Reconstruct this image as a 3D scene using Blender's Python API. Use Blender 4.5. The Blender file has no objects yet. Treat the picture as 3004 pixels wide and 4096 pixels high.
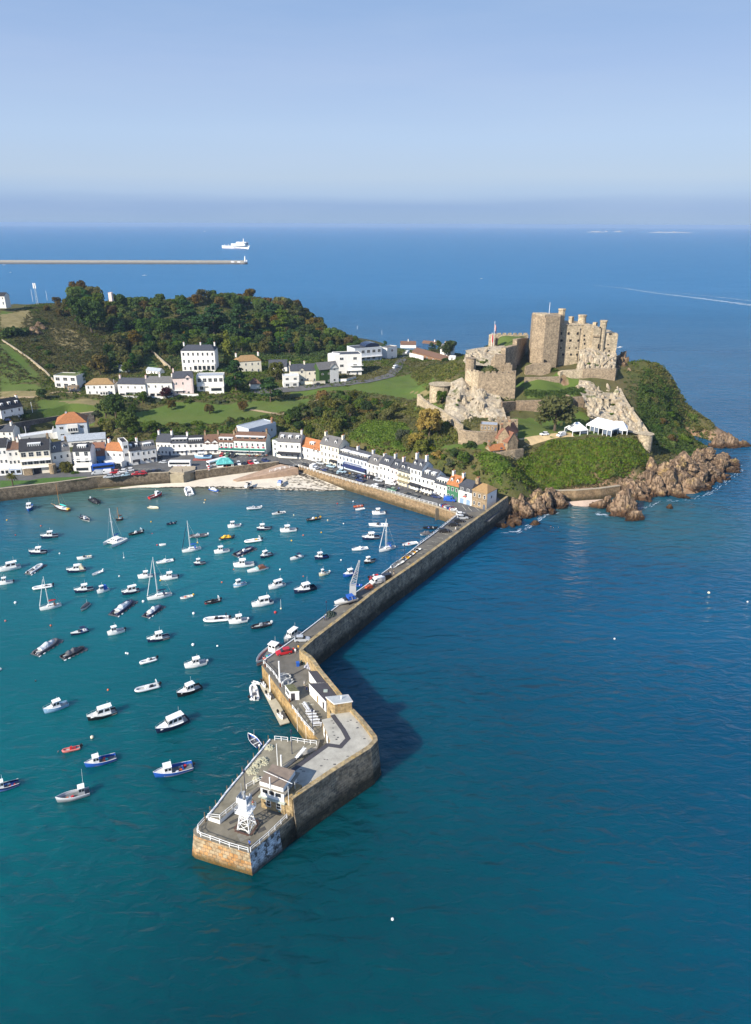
import bpy,bmesh,math,random
import numpy as np
from mathutils import Vector,Matrix,noise as mnoise
R=random.Random(7)
NR=np.random.default_rng(7)
PI=math.pi
SC=bpy.context.scene
COL=SC.collection
# ---------------------------------------------------------------- camera, sky, sun, exposure
CAMH,PITCH,FPX,CX,CY,ROLL=115.0,math.radians(22.25),2817.0,1502.0,2048.0,math.radians(0.23)
cd=bpy.data.cameras.new("camera")
cam=bpy.data.objects.new("camera",cd);COL.objects.link(cam)
cam.location=(0,0,CAMH)
cam.rotation_euler=(Matrix.Rotation(PI/2-PITCH,3,'X')@Matrix.Rotation(ROLL,3,'Z')).to_euler()
cd.sensor_fit='VERTICAL';cd.sensor_height=24.0;cd.lens=24.0*FPX/4096.0
cd.clip_start=1.0;cd.clip_end=80000.0
SC.camera=cam
SUN_EL,SUN_AZ=math.radians(32),math.radians(47)
sdir=Vector((math.sin(SUN_AZ)*math.cos(SUN_EL),math.cos(SUN_AZ)*math.cos(SUN_EL),-math.sin(SUN_EL)))
sl=bpy.data.lights.new("sun",'SUN');sl.energy=5.0;sl.angle=math.radians(0.5);sl.color=(1.0,0.93,0.82)
so=bpy.data.objects.new("sun",sl);COL.objects.link(so)
so.rotation_euler=sdir.to_track_quat('-Z','Y').to_euler()
w=bpy.data.worlds.new("World");SC.world=w;w.use_nodes=True
nt=w.node_tree;nt.nodes.clear()
def N(nt,t,**k):
 n=nt.nodes.new(t)
 for a,b in k.items():
  if a in n.inputs.keys()if isinstance(a,str)else False:n.inputs[a].default_value=b
  else:setattr(n,a,b)
 return n
sky=N(nt,'ShaderNodeTexSky',sky_type='NISHITA',sun_disc=False,sun_elevation=SUN_EL,sun_rotation=math.atan2(-sdir.x,-sdir.y),altitude=60.0,air_density=1.0,dust_density=0.7,ozone_density=2.2)
tc=N(nt,'ShaderNodeTexCoord');sx=N(nt,'ShaderNodeSeparateXYZ');nt.links.new(tc.outputs['Generated'],sx.inputs[0])
nz=N(nt,'ShaderNodeTexNoise');nz.inputs['Scale'].default_value=3.0;nz.inputs['Detail'].default_value=4.0
mp=N(nt,'ShaderNodeMapping');mp.inputs['Scale'].default_value=(1.0,1.0,14.0)
nt.links.new(tc.outputs['Generated'],mp.inputs[0]);nt.links.new(mp.outputs[0],nz.inputs['Vector'])
ad=N(nt,'ShaderNodeMath',operation='MULTIPLY_ADD');ad.inputs[1].default_value=0.014;ad.inputs[2].default_value=-0.007
nt.links.new(nz.outputs[0],ad.inputs[0])
ad2=N(nt,'ShaderNodeMath',operation='ADD');nt.links.new(sx.outputs[2],ad2.inputs[0]);nt.links.new(ad.outputs[0],ad2.inputs[1])
rp=N(nt,'ShaderNodeValToRGB');nt.links.new(ad2.outputs[0],rp.inputs[0])
cr=rp.color_ramp
SKYC=[(0.0,(2.2,3.25,4.9)),(0.022,(1.95,3.0,5.0)),(0.036,(2.75,3.8,5.5)),(0.055,(3.3,4.2,5.5)),(0.10,(3.25,4.3,5.95)),(0.173,(2.7,3.7,5.65)),(0.238,(2.1,3.2,5.25)),(0.42,(1.6,2.7,5.2)),(1.0,(1.5,2.5,4.8))]
while len(cr.elements)<len(SKYC):cr.elements.new(0.5)
for e,(p,c)in zip(cr.elements,SKYC):e.position=p;e.color=(*[q/10 for q in c],1)
sc10=N(nt,'ShaderNodeVectorMath',operation='SCALE');sc10.inputs[3].default_value=10.0
nt.links.new(rp.outputs[0],sc10.inputs[0])
mx=N(nt,'ShaderNodeMix',data_type='RGBA');mx.inputs[0].default_value=0.92
nt.links.new(sky.outputs[0],mx.inputs[6]);nt.links.new(sc10.outputs[0],mx.inputs[7])
n4=N(nt,'ShaderNodeTexNoise');n4.inputs['Scale'].default_value=2.2;n4.inputs['Detail'].default_value=7;n4.inputs['Roughness'].default_value=.6;mp4=N(nt,'ShaderNodeMapping');mp4.inputs['Scale'].default_value=(1,1,7);mp4.inputs['Rotation'].default_value=(.12,0,0);nt.links.new(tc.outputs['Generated'],mp4.inputs[0]);nt.links.new(mp4.outputs[0],n4.inputs['Vector'])
cf=N(nt,'ShaderNodeMapRange');cf.inputs[1].default_value=.42;cf.inputs[2].default_value=.8;cf.inputs[4].default_value=.22;nt.links.new(n4.outputs[0],cf.inputs[0])
mc=N(nt,'ShaderNodeMix',data_type='RGBA');nt.links.new(cf.outputs[0],mc.inputs[0]);nt.links.new(mx.outputs[2],mc.inputs[6]);mc.inputs[7].default_value=(3.9,4.6,5.8,1);mx=mc
bg=N(nt,'ShaderNodeBackground');bg.inputs[1].default_value=0.092
nt.links.new(mx.outputs[2],bg.inputs[0])
wo=N(nt,'ShaderNodeOutputWorld');nt.links.new(bg.outputs[0],wo.inputs[0])
SC.view_settings.view_transform='Standard';SC.view_settings.look='None'
SC.view_settings.exposure=0.66;SC.view_settings.gamma=1.0
SC.cycles.max_bounces=6;SC.cycles.diffuse_bounces=2;SC.cycles.glossy_bounces=3;SC.cycles.transmission_bounces=3
SC.cycles.use_adaptive_sampling=True;SC.cycles.adaptive_threshold=0.02
SC.cycles.sample_clamp_indirect=4.0;SC.cycles.volume_bounces=0
# ---------------------------------------------------------------- survey: where a sight line meets a level or a distance
def ray(px,py):
 u=(px-CX)/FPX;v=-(py-CY)/FPX
 c,s=math.cos(ROLL),math.sin(ROLL)
 u,v=u*c-v*s,v*c+u*s
 return(u,math.cos(PITCH)+v*math.sin(PITCH),-math.sin(PITCH)+v*math.cos(PITCH))
def G(p,z=0.0):
 d=ray(*p);t=(z-CAMH)/d[2];return Vector((d[0]*t,d[1]*t,z))
def GY(p,Y):
 d=ray(*p);t=Y/d[1];return Vector((d[0]*t,Y,CAMH+d[2]*t))
def proj(P):
 dz=P[2]-CAMH;yc=P[1]*math.cos(PITCH)-dz*math.sin(PITCH);up=dz*math.cos(PITCH)+P[1]*math.sin(PITCH)
 u=P[0]/yc;v=up/yc;c,s=math.cos(ROLL),math.sin(ROLL)
 return(CX+FPX*(u*c+v*s),CY-FPX*(v*c-u*s))
def zat(P,py):
 z=P[2]
 for _ in range(4):
  px=proj((P[0],P[1],z))[0];d=ray(px,py);z=CAMH+d[2]*P[1]/d[1]
 return z
ZN=dict(A=(0,1900,.48426),B=(0,2450,.48426),C=(700,1900,.3632),D=(1100,1950,.5448),E=(700,2450,.5448),P=(700,2950,.5448),F=(0,1550,.3874),G=(560,1600,.3874),H=(1100,1600,.3874),I=(1500,1650,.3874),J=(2000,1650,.3874),L=(2400,1650,.36562),M=(0,1100,.48426),N=(800,1100,.48426),K=(1600,1150,.48426),R=(2200,1150,.48426),T=(1020,2620,.1816),U=(760,3020,.30266),V=(660,1800,.1816))
def zp(z,x,y):o=ZN[z];return(o[0]+x*o[2],o[1]+y*o[2])
# ---------------------------------------------------------------- materials
MATS={}
def mat(name,col,rough=0.7,var=0.15,scale=1.5,bump=0.0,bscale=8.0,metal=0.0,spec=0.3,col2=None,obr=0.0,coat=0.0,detail=5.0):
 if name in MATS:return MATS[name]
 m=bpy.data.materials.new(name);m.use_nodes=True;nt=m.node_tree
 b=nt.nodes['Principled BSDF'];b.inputs['Roughness'].default_value=rough;b.inputs['Metallic'].default_value=metal
 b.inputs['Specular IOR Level'].default_value=spec;b.inputs['Coat Weight'].default_value=coat
 L=nt.links
 tc=N(nt,'ShaderNodeTexCoord')
 n1=N(nt,'ShaderNodeTexNoise');n1.inputs['Scale'].default_value=scale;n1.inputs['Detail'].default_value=detail;n1.inputs['Roughness'].default_value=0.65
 L.new(tc.outputs['Object'],n1.inputs['Vector'])
 mr=N(nt,'ShaderNodeMapRange');mr.inputs[1].default_value=0.3;mr.inputs[2].default_value=0.7
 L.new(n1.outputs[0],mr.inputs[0])
 mx=N(nt,'ShaderNodeMix',data_type='RGBA');L.new(mr.outputs[0],mx.inputs[0])
 c2=col2 or tuple(c*(1+var)for c in col)
 mx.inputs[6].default_value=(*[c*(1-var)for c in col],1);mx.inputs[7].default_value=(*c2,1)
 out=mx.outputs[2]
 if obr:
  oi=N(nt,'ShaderNodeObjectInfo')
  hs=N(nt,'ShaderNodeHueSaturation')
  for k,(a,sp,idx)in enumerate(((0.5,obr*.12,0),(1.0,obr,1),(1.0,obr*1.3,2))):
   ml=N(nt,'ShaderNodeMath',operation='MULTIPLY_ADD')
   fr=N(nt,'ShaderNodeMath',operation='MULTIPLY');fr.inputs[1].default_value=(1.0,7.3,13.7)[k]
   fc=N(nt,'ShaderNodeMath',operation='FRACT')
   L.new(oi.outputs['Random'],fr.inputs[0]);L.new(fr.outputs[0],fc.inputs[0]);L.new(fc.outputs[0],ml.inputs[0])
   ml.inputs[1].default_value=sp;ml.inputs[2].default_value=a-sp/2;L.new(ml.outputs[0],hs.inputs[idx])
  L.new(out,hs.inputs['Color']);out=hs.outputs[0]
 L.new(out,b.inputs['Base Color'])
 if bump:
  n2=N(nt,'ShaderNodeTexNoise');n2.inputs['Scale'].default_value=bscale;n2.inputs['Detail'].default_value=6
  L.new(tc.outputs['Object'],n2.inputs['Vector'])
  bp=N(nt,'ShaderNodeBump');bp.inputs['Strength'].default_value=1.0;bp.inputs['Distance'].default_value=bump
  L.new(n2.outputs[0],bp.inputs['Height']);L.new(bp.outputs[0],b.inputs['Normal'])
 MATS[name]=m;return m
def stone(name,c1,c2,mortar,bw=1.0,bh=0.5,msize=0.03,stain=None,bump=0.05,var=0.5,smear=None):
 """coursed masonry on the metre-true UV of the mesh builder"""
 if name in MATS:return MATS[name]
 m=bpy.data.materials.new(name);m.use_nodes=True;nt=m.node_tree;L=nt.links
 b=nt.nodes['Principled BSDF'];b.inputs['Roughness'].default_value=0.9;b.inputs['Specular IOR Level'].default_value=0.15
 tc=N(nt,'ShaderNodeTexCoord')
 nw=N(nt,'ShaderNodeTexNoise');nw.inputs['Scale'].default_value=1.2;L.new(tc.outputs['UV'],nw.inputs['Vector'])
 av=N(nt,'ShaderNodeVectorMath',operation='MULTIPLY_ADD');av.inputs[1].default_value=(0.35,0.25,0);L.new(nw.outputs[1],av.inputs[0]);L.new(tc.outputs['UV'],av.inputs[2])
 br=N(nt,'ShaderNodeTexBrick');br.inputs['Scale'].default_value=1.0
 br.inputs['Brick Width'].default_value=bw;br.inputs['Row Height'].default_value=bh;br.inputs['Mortar Size'].default_value=msize
 br.inputs['Color1'].default_value=(*c1,1);br.inputs['Color2'].default_value=(*c2,1);br.inputs['Mortar'].default_value=(*mortar,1)
 br.offset_frequency=2;L.new(av.outputs[0],br.inputs['Vector'])
 n1=N(nt,'ShaderNodeTexNoise');n1.inputs['Scale'].default_value=0.35;n1.inputs['Detail'].default_value=8;n1.inputs['Roughness'].default_value=0.7
 L.new(tc.outputs['Object'],n1.inputs['Vector'])
 mr=N(nt,'ShaderNodeMapRange');mr.inputs[1].default_value=0.32;mr.inputs[2].default_value=0.68;mr.inputs[3].default_value=1-var;mr.inputs[4].default_value=1+var*.6
 L.new(n1.outputs[0],mr.inputs[0])
 nv=N(nt,'ShaderNodeTexNoise');nv.inputs['Scale'].default_value=1.1;nv.inputs['Detail'].default_value=3;L.new(tc.outputs['Object'],nv.inputs['Vector'])
 mv=N(nt,'ShaderNodeMapRange');mv.inputs[1].default_value=.35;mv.inputs[2].default_value=.65;mv.inputs[3].default_value=.72;mv.inputs[4].default_value=1.25;L.new(nv.outputs[0],mv.inputs[0])
 mm_=N(nt,'ShaderNodeMath',operation='MULTIPLY');L.new(mr.outputs[0],mm_.inputs[0]);L.new(mv.outputs[0],mm_.inputs[1]);mr=mm_
 mu=N(nt,'ShaderNodeVectorMath',operation='SCALE');L.new(br.outputs[0],mu.inputs[0]);L.new(mr.outputs[0],mu.inputs[3])
 out=mu.outputs[0]
 if stain:
  geo=N(nt,'ShaderNodeNewGeometry');sp=N(nt,'ShaderNodeSeparateXYZ');L.new(geo.outputs['Position'],sp.inputs[0])
  ns=N(nt,'ShaderNodeTexNoise');ns.inputs['Scale'].default_value=0.5;ns.inputs['Detail'].default_value=6;L.new(tc.outputs['Object'],ns.inputs['Vector'])
  ma=N(nt,'ShaderNodeMath',operation='MULTIPLY_ADD');ma.inputs[1].default_value=-2.2;L.new(ns.outputs[0],ma.inputs[0]);L.new(sp.outputs[2],ma.inputs[2])
  m2=N(nt,'ShaderNodeMapRange');m2.inputs[1].default_value=stain[1];m2.inputs[2].default_value=stain[2];m2.inputs[3].default_value=stain[3]if len(stain)>3 else 0.8;m2.inputs[4].default_value=0.0
  L.new(ma.outputs[0],m2.inputs[0])
  mx=N(nt,'ShaderNodeMix',data_type='RGBA');L.new(m2.outputs[0],mx.inputs[0]);L.new(out,mx.inputs[6]);mx.inputs[7].default_value=(*stain[0],1)
  out=mx.outputs[2]
 if smear:
  ns=N(nt,'ShaderNodeTexNoise');ns.inputs['Scale'].default_value=smear[1];ns.inputs['Detail'].default_value=7;ns.inputs['Roughness'].default_value=0.75;L.new(tc.outputs['Object'],ns.inputs['Vector'])
  m2=N(nt,'ShaderNodeMapRange');m2.inputs[1].default_value=smear[2];m2.inputs[2].default_value=smear[3];m2.inputs[4].default_value=smear[4]
  L.new(ns.outputs[0],m2.inputs[0])
  mx=N(nt,'ShaderNodeMix',data_type='RGBA');L.new(m2.outputs[0],mx.inputs[0]);L.new(out,mx.inputs[6]);mx.inputs[7].default_value=(*smear[0],1)
  out=mx.outputs[2]
 L.new(out,b.inputs['Base Color'])
 if bump:
  n2=N(nt,'ShaderNodeTexNoise');n2.inputs['Scale'].default_value=3.0;n2.inputs['Detail'].default_value=8;L.new(tc.outputs['Object'],n2.inputs['Vector'])
  mm=N(nt,'ShaderNodeMath',operation='MULTIPLY_ADD');mm.inputs[1].default_value=-0.8;L.new(br.outputs['Fac'],mm.inputs[0]);L.new(n2.outputs[0],mm.inputs[2])
  bp=N(nt,'ShaderNodeBump');bp.inputs['Distance'].default_value=bump;L.new(mm.outputs[0],bp.inputs['Height']);L.new(bp.outputs[0],b.inputs['Normal'])
 MATS[name]=m;return m
def glass(name,col=(0.02,0.025,0.03)):
 if name in MATS:return MATS[name]
 m=bpy.data.materials.new(name);m.use_nodes=True
 b=m.node_tree.nodes['Principled BSDF'];b.inputs['Base Color'].default_value=(*col,1);b.inputs['Roughness'].default_value=0.08;b.inputs['Specular IOR Level'].default_value=0.6
 MATS[name]=m;return m
# ---------------------------------------------------------------- mesh builder
class MB:
 def __init__(s):s.v=[];s.f=[];s.m=[]
 def poly(s,pts,mi=0):
  i=len(s.v);s.v+=[tuple(p)for p in pts];s.f.append(tuple(range(i,i+len(pts))));s.m.append(mi);return s
 def box(s,c,d,rz=0.0,mi=0,taper=1.0,mtop=None):
  ca,sa=math.cos(rz),math.sin(rz);h=[q/2 for q in d];i=len(s.v)
  for z,k in((-1,1.0),(1,taper)):
   for x,y in((-1,-1),(1,-1),(1,1),(-1,1)):
    X,Y=x*h[0]*k,y*h[1]*k
    s.v.append((c[0]+X*ca-Y*sa,c[1]+X*sa+Y*ca,c[2]+z*h[2]))
  for q in((3,2,1,0),(4,5,6,7),(0,1,5,4),(1,2,6,5),(2,3,7,6),(3,0,4,7)):
   s.f.append(tuple(i+a for a in q));s.m.append(mi)
  if mtop is not None:s.m[-5]=mtop
  return s
 def b6(s,x0,x1,y0,y1,z0,z1,mi=0,mtop=None):return s.box(((x0+x1)/2,(y0+y1)/2,(z0+z1)/2),(x1-x0,y1-y0,z1-z0),0,mi,1.0,mtop)
 def prism(s,pts,z0,z1,mi=0,mtop=None,bot=True):
  """pts: plan polygon (ccw); z0/z1 numbers or lists; pts may be a pair (bottom, top) for batter"""
  bt,tp=pts if isinstance(pts,tuple)else(pts,pts)
  n=len(bt);i=len(s.v);Z0=z0 if isinstance(z0,list)else[z0]*n;Z1=z1 if isinstance(z1,list)else[z1]*n
  s.v+=[(p[0],p[1],z)for p,z in zip(bt,Z0)]+[(p[0],p[1],z)for p,z in zip(tp,Z1)]
  for k in range(n):
   j=(k+1)%n;s.f.append((i+k,i+j,i+n+j,i+n+k));s.m.append(mi)
  s.f.append(tuple(i+n+k for k in range(n)));s.m.append(mi if mtop is None else mtop)
  if bot:s.f.append(tuple(i+k for k in reversed(range(n))));s.m.append(mi)
  return s
 def cyl(s,p0,p1,r0,r1=None,n=8,mi=0,cap=True):
  r1=r0 if r1 is None else r1;p0=Vector(p0);p1=Vector(p1);d=(p1-p0)
  if d.length<1e-6:return s
  q=d.to_track_quat('Z','Y');i=len(s.v)
  for p,r in((p0,r0),(p1,r1)):
   for k in range(n):
    a=2*PI*k/n;o=q@Vector((r*math.cos(a),r*math.sin(a),0));s.v.append(tuple(p+o))
  for k in range(n):
   j=(k+1)%n;s.f.append((i+k,i+j,i+n+j,i+n+k));s.m.append(mi)
  if cap:
   s.f.append(tuple(i+n+k for k in range(n)));s.m.append(mi);s.f.append(tuple(i+k for k in reversed(range(n))));s.m.append(mi)
  return s
 def tube(s,pts,r,n=6,mi=0):
  for a,b in zip(pts,pts[1:]):s.cyl(a,b,r,r,n,mi)
  return s
 def loft(s,rings,mi=0,close=True,cap=True,mis=None):
  n=len(rings[0]);i=len(s.v)
  for r in rings:s.v+=[tuple(p)for p in r]
  for a in range(len(rings)-1):
   for k in range(n if close else n-1):
    j=(k+1)%n;s.f.append((i+a*n+k,i+a*n+j,i+(a+1)*n+j,i+(a+1)*n+k));s.m.append(mis[k]if mis else mi)
  if cap:
   s.f.append(tuple(i+k for k in reversed(range(n))));s.m.append(mi)
   s.f.append(tuple(i+(len(rings)-1)*n+k for k in range(n)));s.m.append(mi)
  return s
 def lathe(s,c,prof,n=10,mi=0):
  return s.loft([[(c[0]+r*math.cos(2*PI*k/n),c[1]+r*math.sin(2*PI*k/n),c[2]+z)for k in range(n)]for r,z in prof],mi)
 def ball(s,c,r,n=8,sz=1.0,mi=0):
  return s.lathe(c,[(r*math.sin(PI*(k+.25)/(n/2+.5)),-r*sz*math.cos(PI*(k+.25)/(n/2+.5)))for k in range(n//2+1)],n,mi)
 def xf(s,M):
  s.v=[tuple(M@Vector(p))for p in s.v];return s
 def mesh(s,name,mats,smooth=False):
  me=bpy.data.meshes.new(name);me.from_pydata(s.v,[],s.f)
  for m in(mats if isinstance(mats,(list,tuple))else[mats]):me.materials.append(m)
  nf=len(s.f)
  if any(s.m):me.polygons.foreach_set('material_index',s.m)
  if smooth:me.polygons.foreach_set('use_smooth',[True]*nf)
  uv=me.uv_layers.new(name='uv');V=s.v;co=[]
  for f in s.f:
   p=[Vector(V[k])for k in f[:4]]
   nrm=(p[1]-p[0]).cross(p[2]-p[0])
   if nrm.length<1e-9 and len(p)>3:nrm=(p[2]-p[0]).cross(p[3]-p[0])
   nrm=nrm.normalized()if nrm.length>1e-9 else Vector((0,0,1))
   if abs(nrm.z)>0.75:
    for k in f:co+=[V[k][0],V[k][1]]
   else:
    t=Vector((-nrm.y,nrm.x,0)).normalized()
    for k in f:co+=[V[k][0]*t.x+V[k][1]*t.y,V[k][2]]
  uv.data.foreach_set('uv',co)
  me.update();return me
 def build(s,name,mats,parent=None,smooth=False):
  return link(name,s.mesh(name,mats,smooth),parent)
def link(name,me,parent=None,loc=None,rz=None):
 o=bpy.data.objects.new(name,me);COL.objects.link(o)
 if parent is not None:o.parent=parent
 if loc is not None:o.location=loc
 if rz is not None:o.rotation_euler=(0,0,rz)
 return o
def tag(o,label,cat,group=None,kind=None):
 if label:o['label']=label
 if cat:o['category']=cat
 if group:o['group']=group
 if kind:o['kind']=kind
 return o
def thing(name,label,cat,loc=(0,0,0),rz=0.0,group=None):
 o=bpy.data.objects.new(name,None);COL.objects.link(o);o.location=loc;o.rotation_euler=(0,0,rz);o.empty_display_size=0.5
 return tag(o,label,cat,group)
def struct(name,me):return tag(link(name,me),None,None,None,'structure')
def dup(root,loc,rz=0.0,label=None,group=None,scale=None):
 def cp(o,par):
  c=o.copy();COL.objects.link(c)
  if par is not None:c.parent=par
  for ch in o.children:cp(ch,c)
  return c
 r=cp(root,None);r.location=loc;r.rotation_euler=(0,0,rz)
 if scale:r.scale=(scale,)*3 if not hasattr(scale,'__len__')else scale
 if label:r['label']=label
 if group:r['group']=group
 return r
def npmesh(name,V,F,mats,midx=None,smooth=False):
 me=bpy.data.meshes.new(name);V=np.asarray(V,dtype=np.float32);F=np.asarray(F,dtype=np.int32)
 k=F.shape[1];me.vertices.add(len(V));me.vertices.foreach_set('co',V.ravel())
 me.loops.add(F.size);me.loops.foreach_set('vertex_index',F.ravel())
 me.polygons.add(len(F));me.polygons.foreach_set('loop_start',np.arange(0,F.size,k,dtype=np.int32))
 for m in(mats if isinstance(mats,(list,tuple))else[mats]):me.materials.append(m)
 if midx is not None:me.polygons.foreach_set('material_index',np.asarray(midx,dtype=np.int32))
 if smooth:me.polygons.foreach_set('use_smooth',np.ones(len(F),dtype=bool))
 me.update(calc_edges=True);return me
# ================================================================ TERRAIN
TP=[]
def tp(px,py,Y):TP.append(tuple(GY((px,py),Y)))
def tz(px,py,z):TP.append(tuple(G((px,py),z)))
def tw(x,y,z):TP.append((x,y,z))
for x,y,z in((-230,300,5),(-200,330,5),(-170,315,4.6),(-140,325,4.6),(-110,330,4.6),(-80,332,4.6),(-60,345,4.6),(-38,345,4.6),(-10,325,4.6),(15,305,4.6),(30,300,4.6),(50,288,4.6),(-180,345,6.5),(-140,350,6.5),(-100,356,7),(-70,358,7.5),(-40,358,8)):tw(x,y,z)
for a in((50,1675,372),(0,1690,366),(150,1630,396),(0,1600,412),(300,1625,398),(380,1590,414),(200,1570,424),(0,1540,440),(120,1540,440),(600,1690,384),(900,1682,388),(1150,1640,402),(600,1622,416),(900,1617,420),(1200,1592,432),(400,1576,424),(600,1584,424),(750,1584,426),(880,1570,432),(770,1490,466),(950,1490,464),(1100,1540,446),(1250,1540,450),(1400,1560,444),(1380,1500,476),(1550,1530,462),(1620,1590,426),(1500,1590,430),(1560,1480,492),(1700,1440,535),(1760,1480,490),(1620,1520,470),(1800,1440,520),(1700,1540,450),(1750,1590,420),(1650,1620,405)):tp(*a)
for a in((0,1225,620),(130,1222,630),(60,1300,560),(300,1215,650),(550,1200,680),(800,1185,690),(1000,1210,690),(1150,1260,670),(1250,1318,650),(1350,1355,630),(1450,1372,615),(1550,1393,600),(100,1345,530),(300,1360,540),(200,1450,485),(0,1380,500),(50,1480,462),(500,1380,550),(700,1330,590),(900,1380,560),(1100,1390,560),(1200,1430,535),(1400,1440,530),(350,1500,470),(600,1480,480),(550,1280,620),(300,1280,600),(1000,1300,620),(1620,1420,570),(1740,1400,580),(1850,1420,545)):tp(*a)
for x,y,z in((-400,700,40),(-300,760,22),(-200,790,12),(-100,800,2),(0,740,2),(-420,500,40),(-330,400,22),(-300,330,10),(60,680,-6),(-60,900,-8),(-200,1000,-8),(-400,1000,0),(120,600,-8),(20,700,-2)):tw(x,y,z)
for a in((1500,1760,340),(1400,1740,350),(1300,1700,366),(1420,1650,392),(1550,1680,372),(1650,1720,352),(1700,1800,322),(1850,1800,314),(1920,1795,314),(1980,1830,304),(1760,1750,336),(1880,1760,328),(2000,1900,290),(2060,1900,292)):tp(*a)
for px,py,z in((2100,1748,20),(2200,1735,20),(2300,1728,20),(2400,1725,20),(2500,1735,20),(2550,1745,19.5),(2060,1800,17),(2200,1900,7),(2400,1900,8),(2300,1835,13.5),(2450,1840,14),(2550,1860,11),(2120,1850,11),(2100,1920,5.5),(2250,1945,4),(2400,1940,4),(2500,1925,5),(2150,1680,21),(2250,1665,21.5),(2350,1650,22),(2420,1640,23),(1880,1700,23),(1780,1660,21),(1700,1625,20),(1950,1740,21),(2020,1720,22)):tz(px,py,z)
for x,y,z in((70,372,27),(95,372,27.5),(110,372,28),(75,392,30),(105,392,31),(60,400,31),(95,405,35),(85,418,38),(115,412,38),(135,405,36),(45,392,28),(30,405,22),(40,420,27),(60,430,38),(75,455,43),(45,450,32),(35,440,26),(95,440,41),(130,430,36),(120,450,32),(80,490,30),(40,480,20),(30,372,20),(40,365,21),(22,352,18),(140,385,28),(132,372,25),(124,360,21.5)):tw(x,y,z)
for a in((2000,1350,458),(2100,1350,460),(2000,1392,437),(2060,1388,440),(1930,1400,432),(2110,1450,412),(2250,1475,412),(2350,1440,410),(1930,1488,386),(1985,1488,388),(1955,1465,396),(2110,1560,380),(2300,1560,380),(1960,1580,374),(2150,1510,393),(2250,1510,394)):tp(*a)
for a in((2560,1450,425),(2640,1500,425),(2700,1560,420),(2790,1680,405),(2830,1730,398),(2620,1700,372),(2650,1620,390),(2700,1700,380),(2760,1760,372),(2720,1830,345),(2640,1830,334),(2800,1830,356),(2600,1900,318),(2580,1800,338)):tp(*a)
for px,py in((2000,2095),(2050,2060),(2200,2035),(2280,2000),(2400,1985),(2520,1985),(2620,1975),(2700,1975),(2790,1965),(2850,1915),(2920,1865)):tz(px,py,0.6)
for px,py in((2100,2120),(2230,2080),(2350,2070),(2500,2040),(2620,2030),(2720,2030),(2830,2010),(2920,1950),(3010,1900),(3000,1830),(2980,1760)):tz(px,py,-5)
for x,y in((185,400),(175,430),(160,460),(140,490),(110,530),(220,370),(200,350),(250,450),(60,255),(100,240),(180,260),(250,300),(40,225),(200,550)):tw(x,y,-7)
for x,y in((-230,270),(-160,280),(-110,290),(-40,300),(0,280),(25,262),(-60,318)):tw(x,y,-6)
TPA=np.array(TP)
def rbf_fit(A):
 D=np.sqrt(((A[:,None,:2]-A[None,:,:2])**2).sum(-1)+4.0)
 n=len(A);M=np.zeros((n+1,n+1));M[:n,:n]=-D+np.eye(n)*-0.0;M[:n,n]=1;M[n,:n]=1
 return np.linalg.solve(M,np.append(A[:,2],0.0))
RW=rbf_fit(TPA)
def hgt_np(X,Y):
 X=np.asarray(X,float);Y=np.asarray(Y,float);o=np.full(X.shape,RW[-1])
 for(a,b,_),wv in zip(TPA,RW[:-1]):o-=wv*np.sqrt((X-a)**2+(Y-b)**2+4.0)
 return o
GX0,GX1,GY0,GY1,GS=-440.0,260.0,225.0,1010.0,2.5
gx=np.arange(GX0,GX1+.1,GS);gy=np.arange(GY0,GY1+.1,GS)
XX,YY=np.meshgrid(gx,gy);HH=hgt_np(XX,YY)
nn=np.zeros_like(HH)
for j in range(0,len(gy)):
 for i in range(0,len(gx)):
  if HH[j,i]>-8:nn[j,i]=mnoise.fractal(Vector((XX[j,i]*.05,YY[j,i]*.05,0)),0.9,2.1,4)
HH=HH+nn*np.clip((HH-6)/10,0,1)*1.0
def hz(x,y):
 fx=min(max((x-GX0)/GS,0),len(gx)-1.001);fy=min(max((y-GY0)/GS,0),len(gy)-1.001);i,j=int(fx),int(fy);u,v=fx-i,fy-j
 return float((HH[j,i]*(1-u)+HH[j,i+1]*u)*(1-v)+(HH[j+1,i]*(1-u)+HH[j+1,i+1]*u)*v)
def GT(p):
 d=Vector(ray(*p));d=d/d.y;t=240.0
 while t<900:
  q=Vector((0,0,CAMH))+d*t
  if q.z<=max(hz(q.x,q.y),-1):return Vector((q.x,q.y,hz(q.x,q.y)))
  t+=1.0
 return Vector((0,0,CAMH))+d*600
def in_poly(x,y,P):
 c=False;n=len(P)
 for k in range(n):
  a,b=P[k],P[k-1]
  if(a[1]>y)!=(b[1]>y)and x<(b[0]-a[0])*(y-a[1])/(b[1]-a[1])+a[0]:c=not c
 return c
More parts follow.
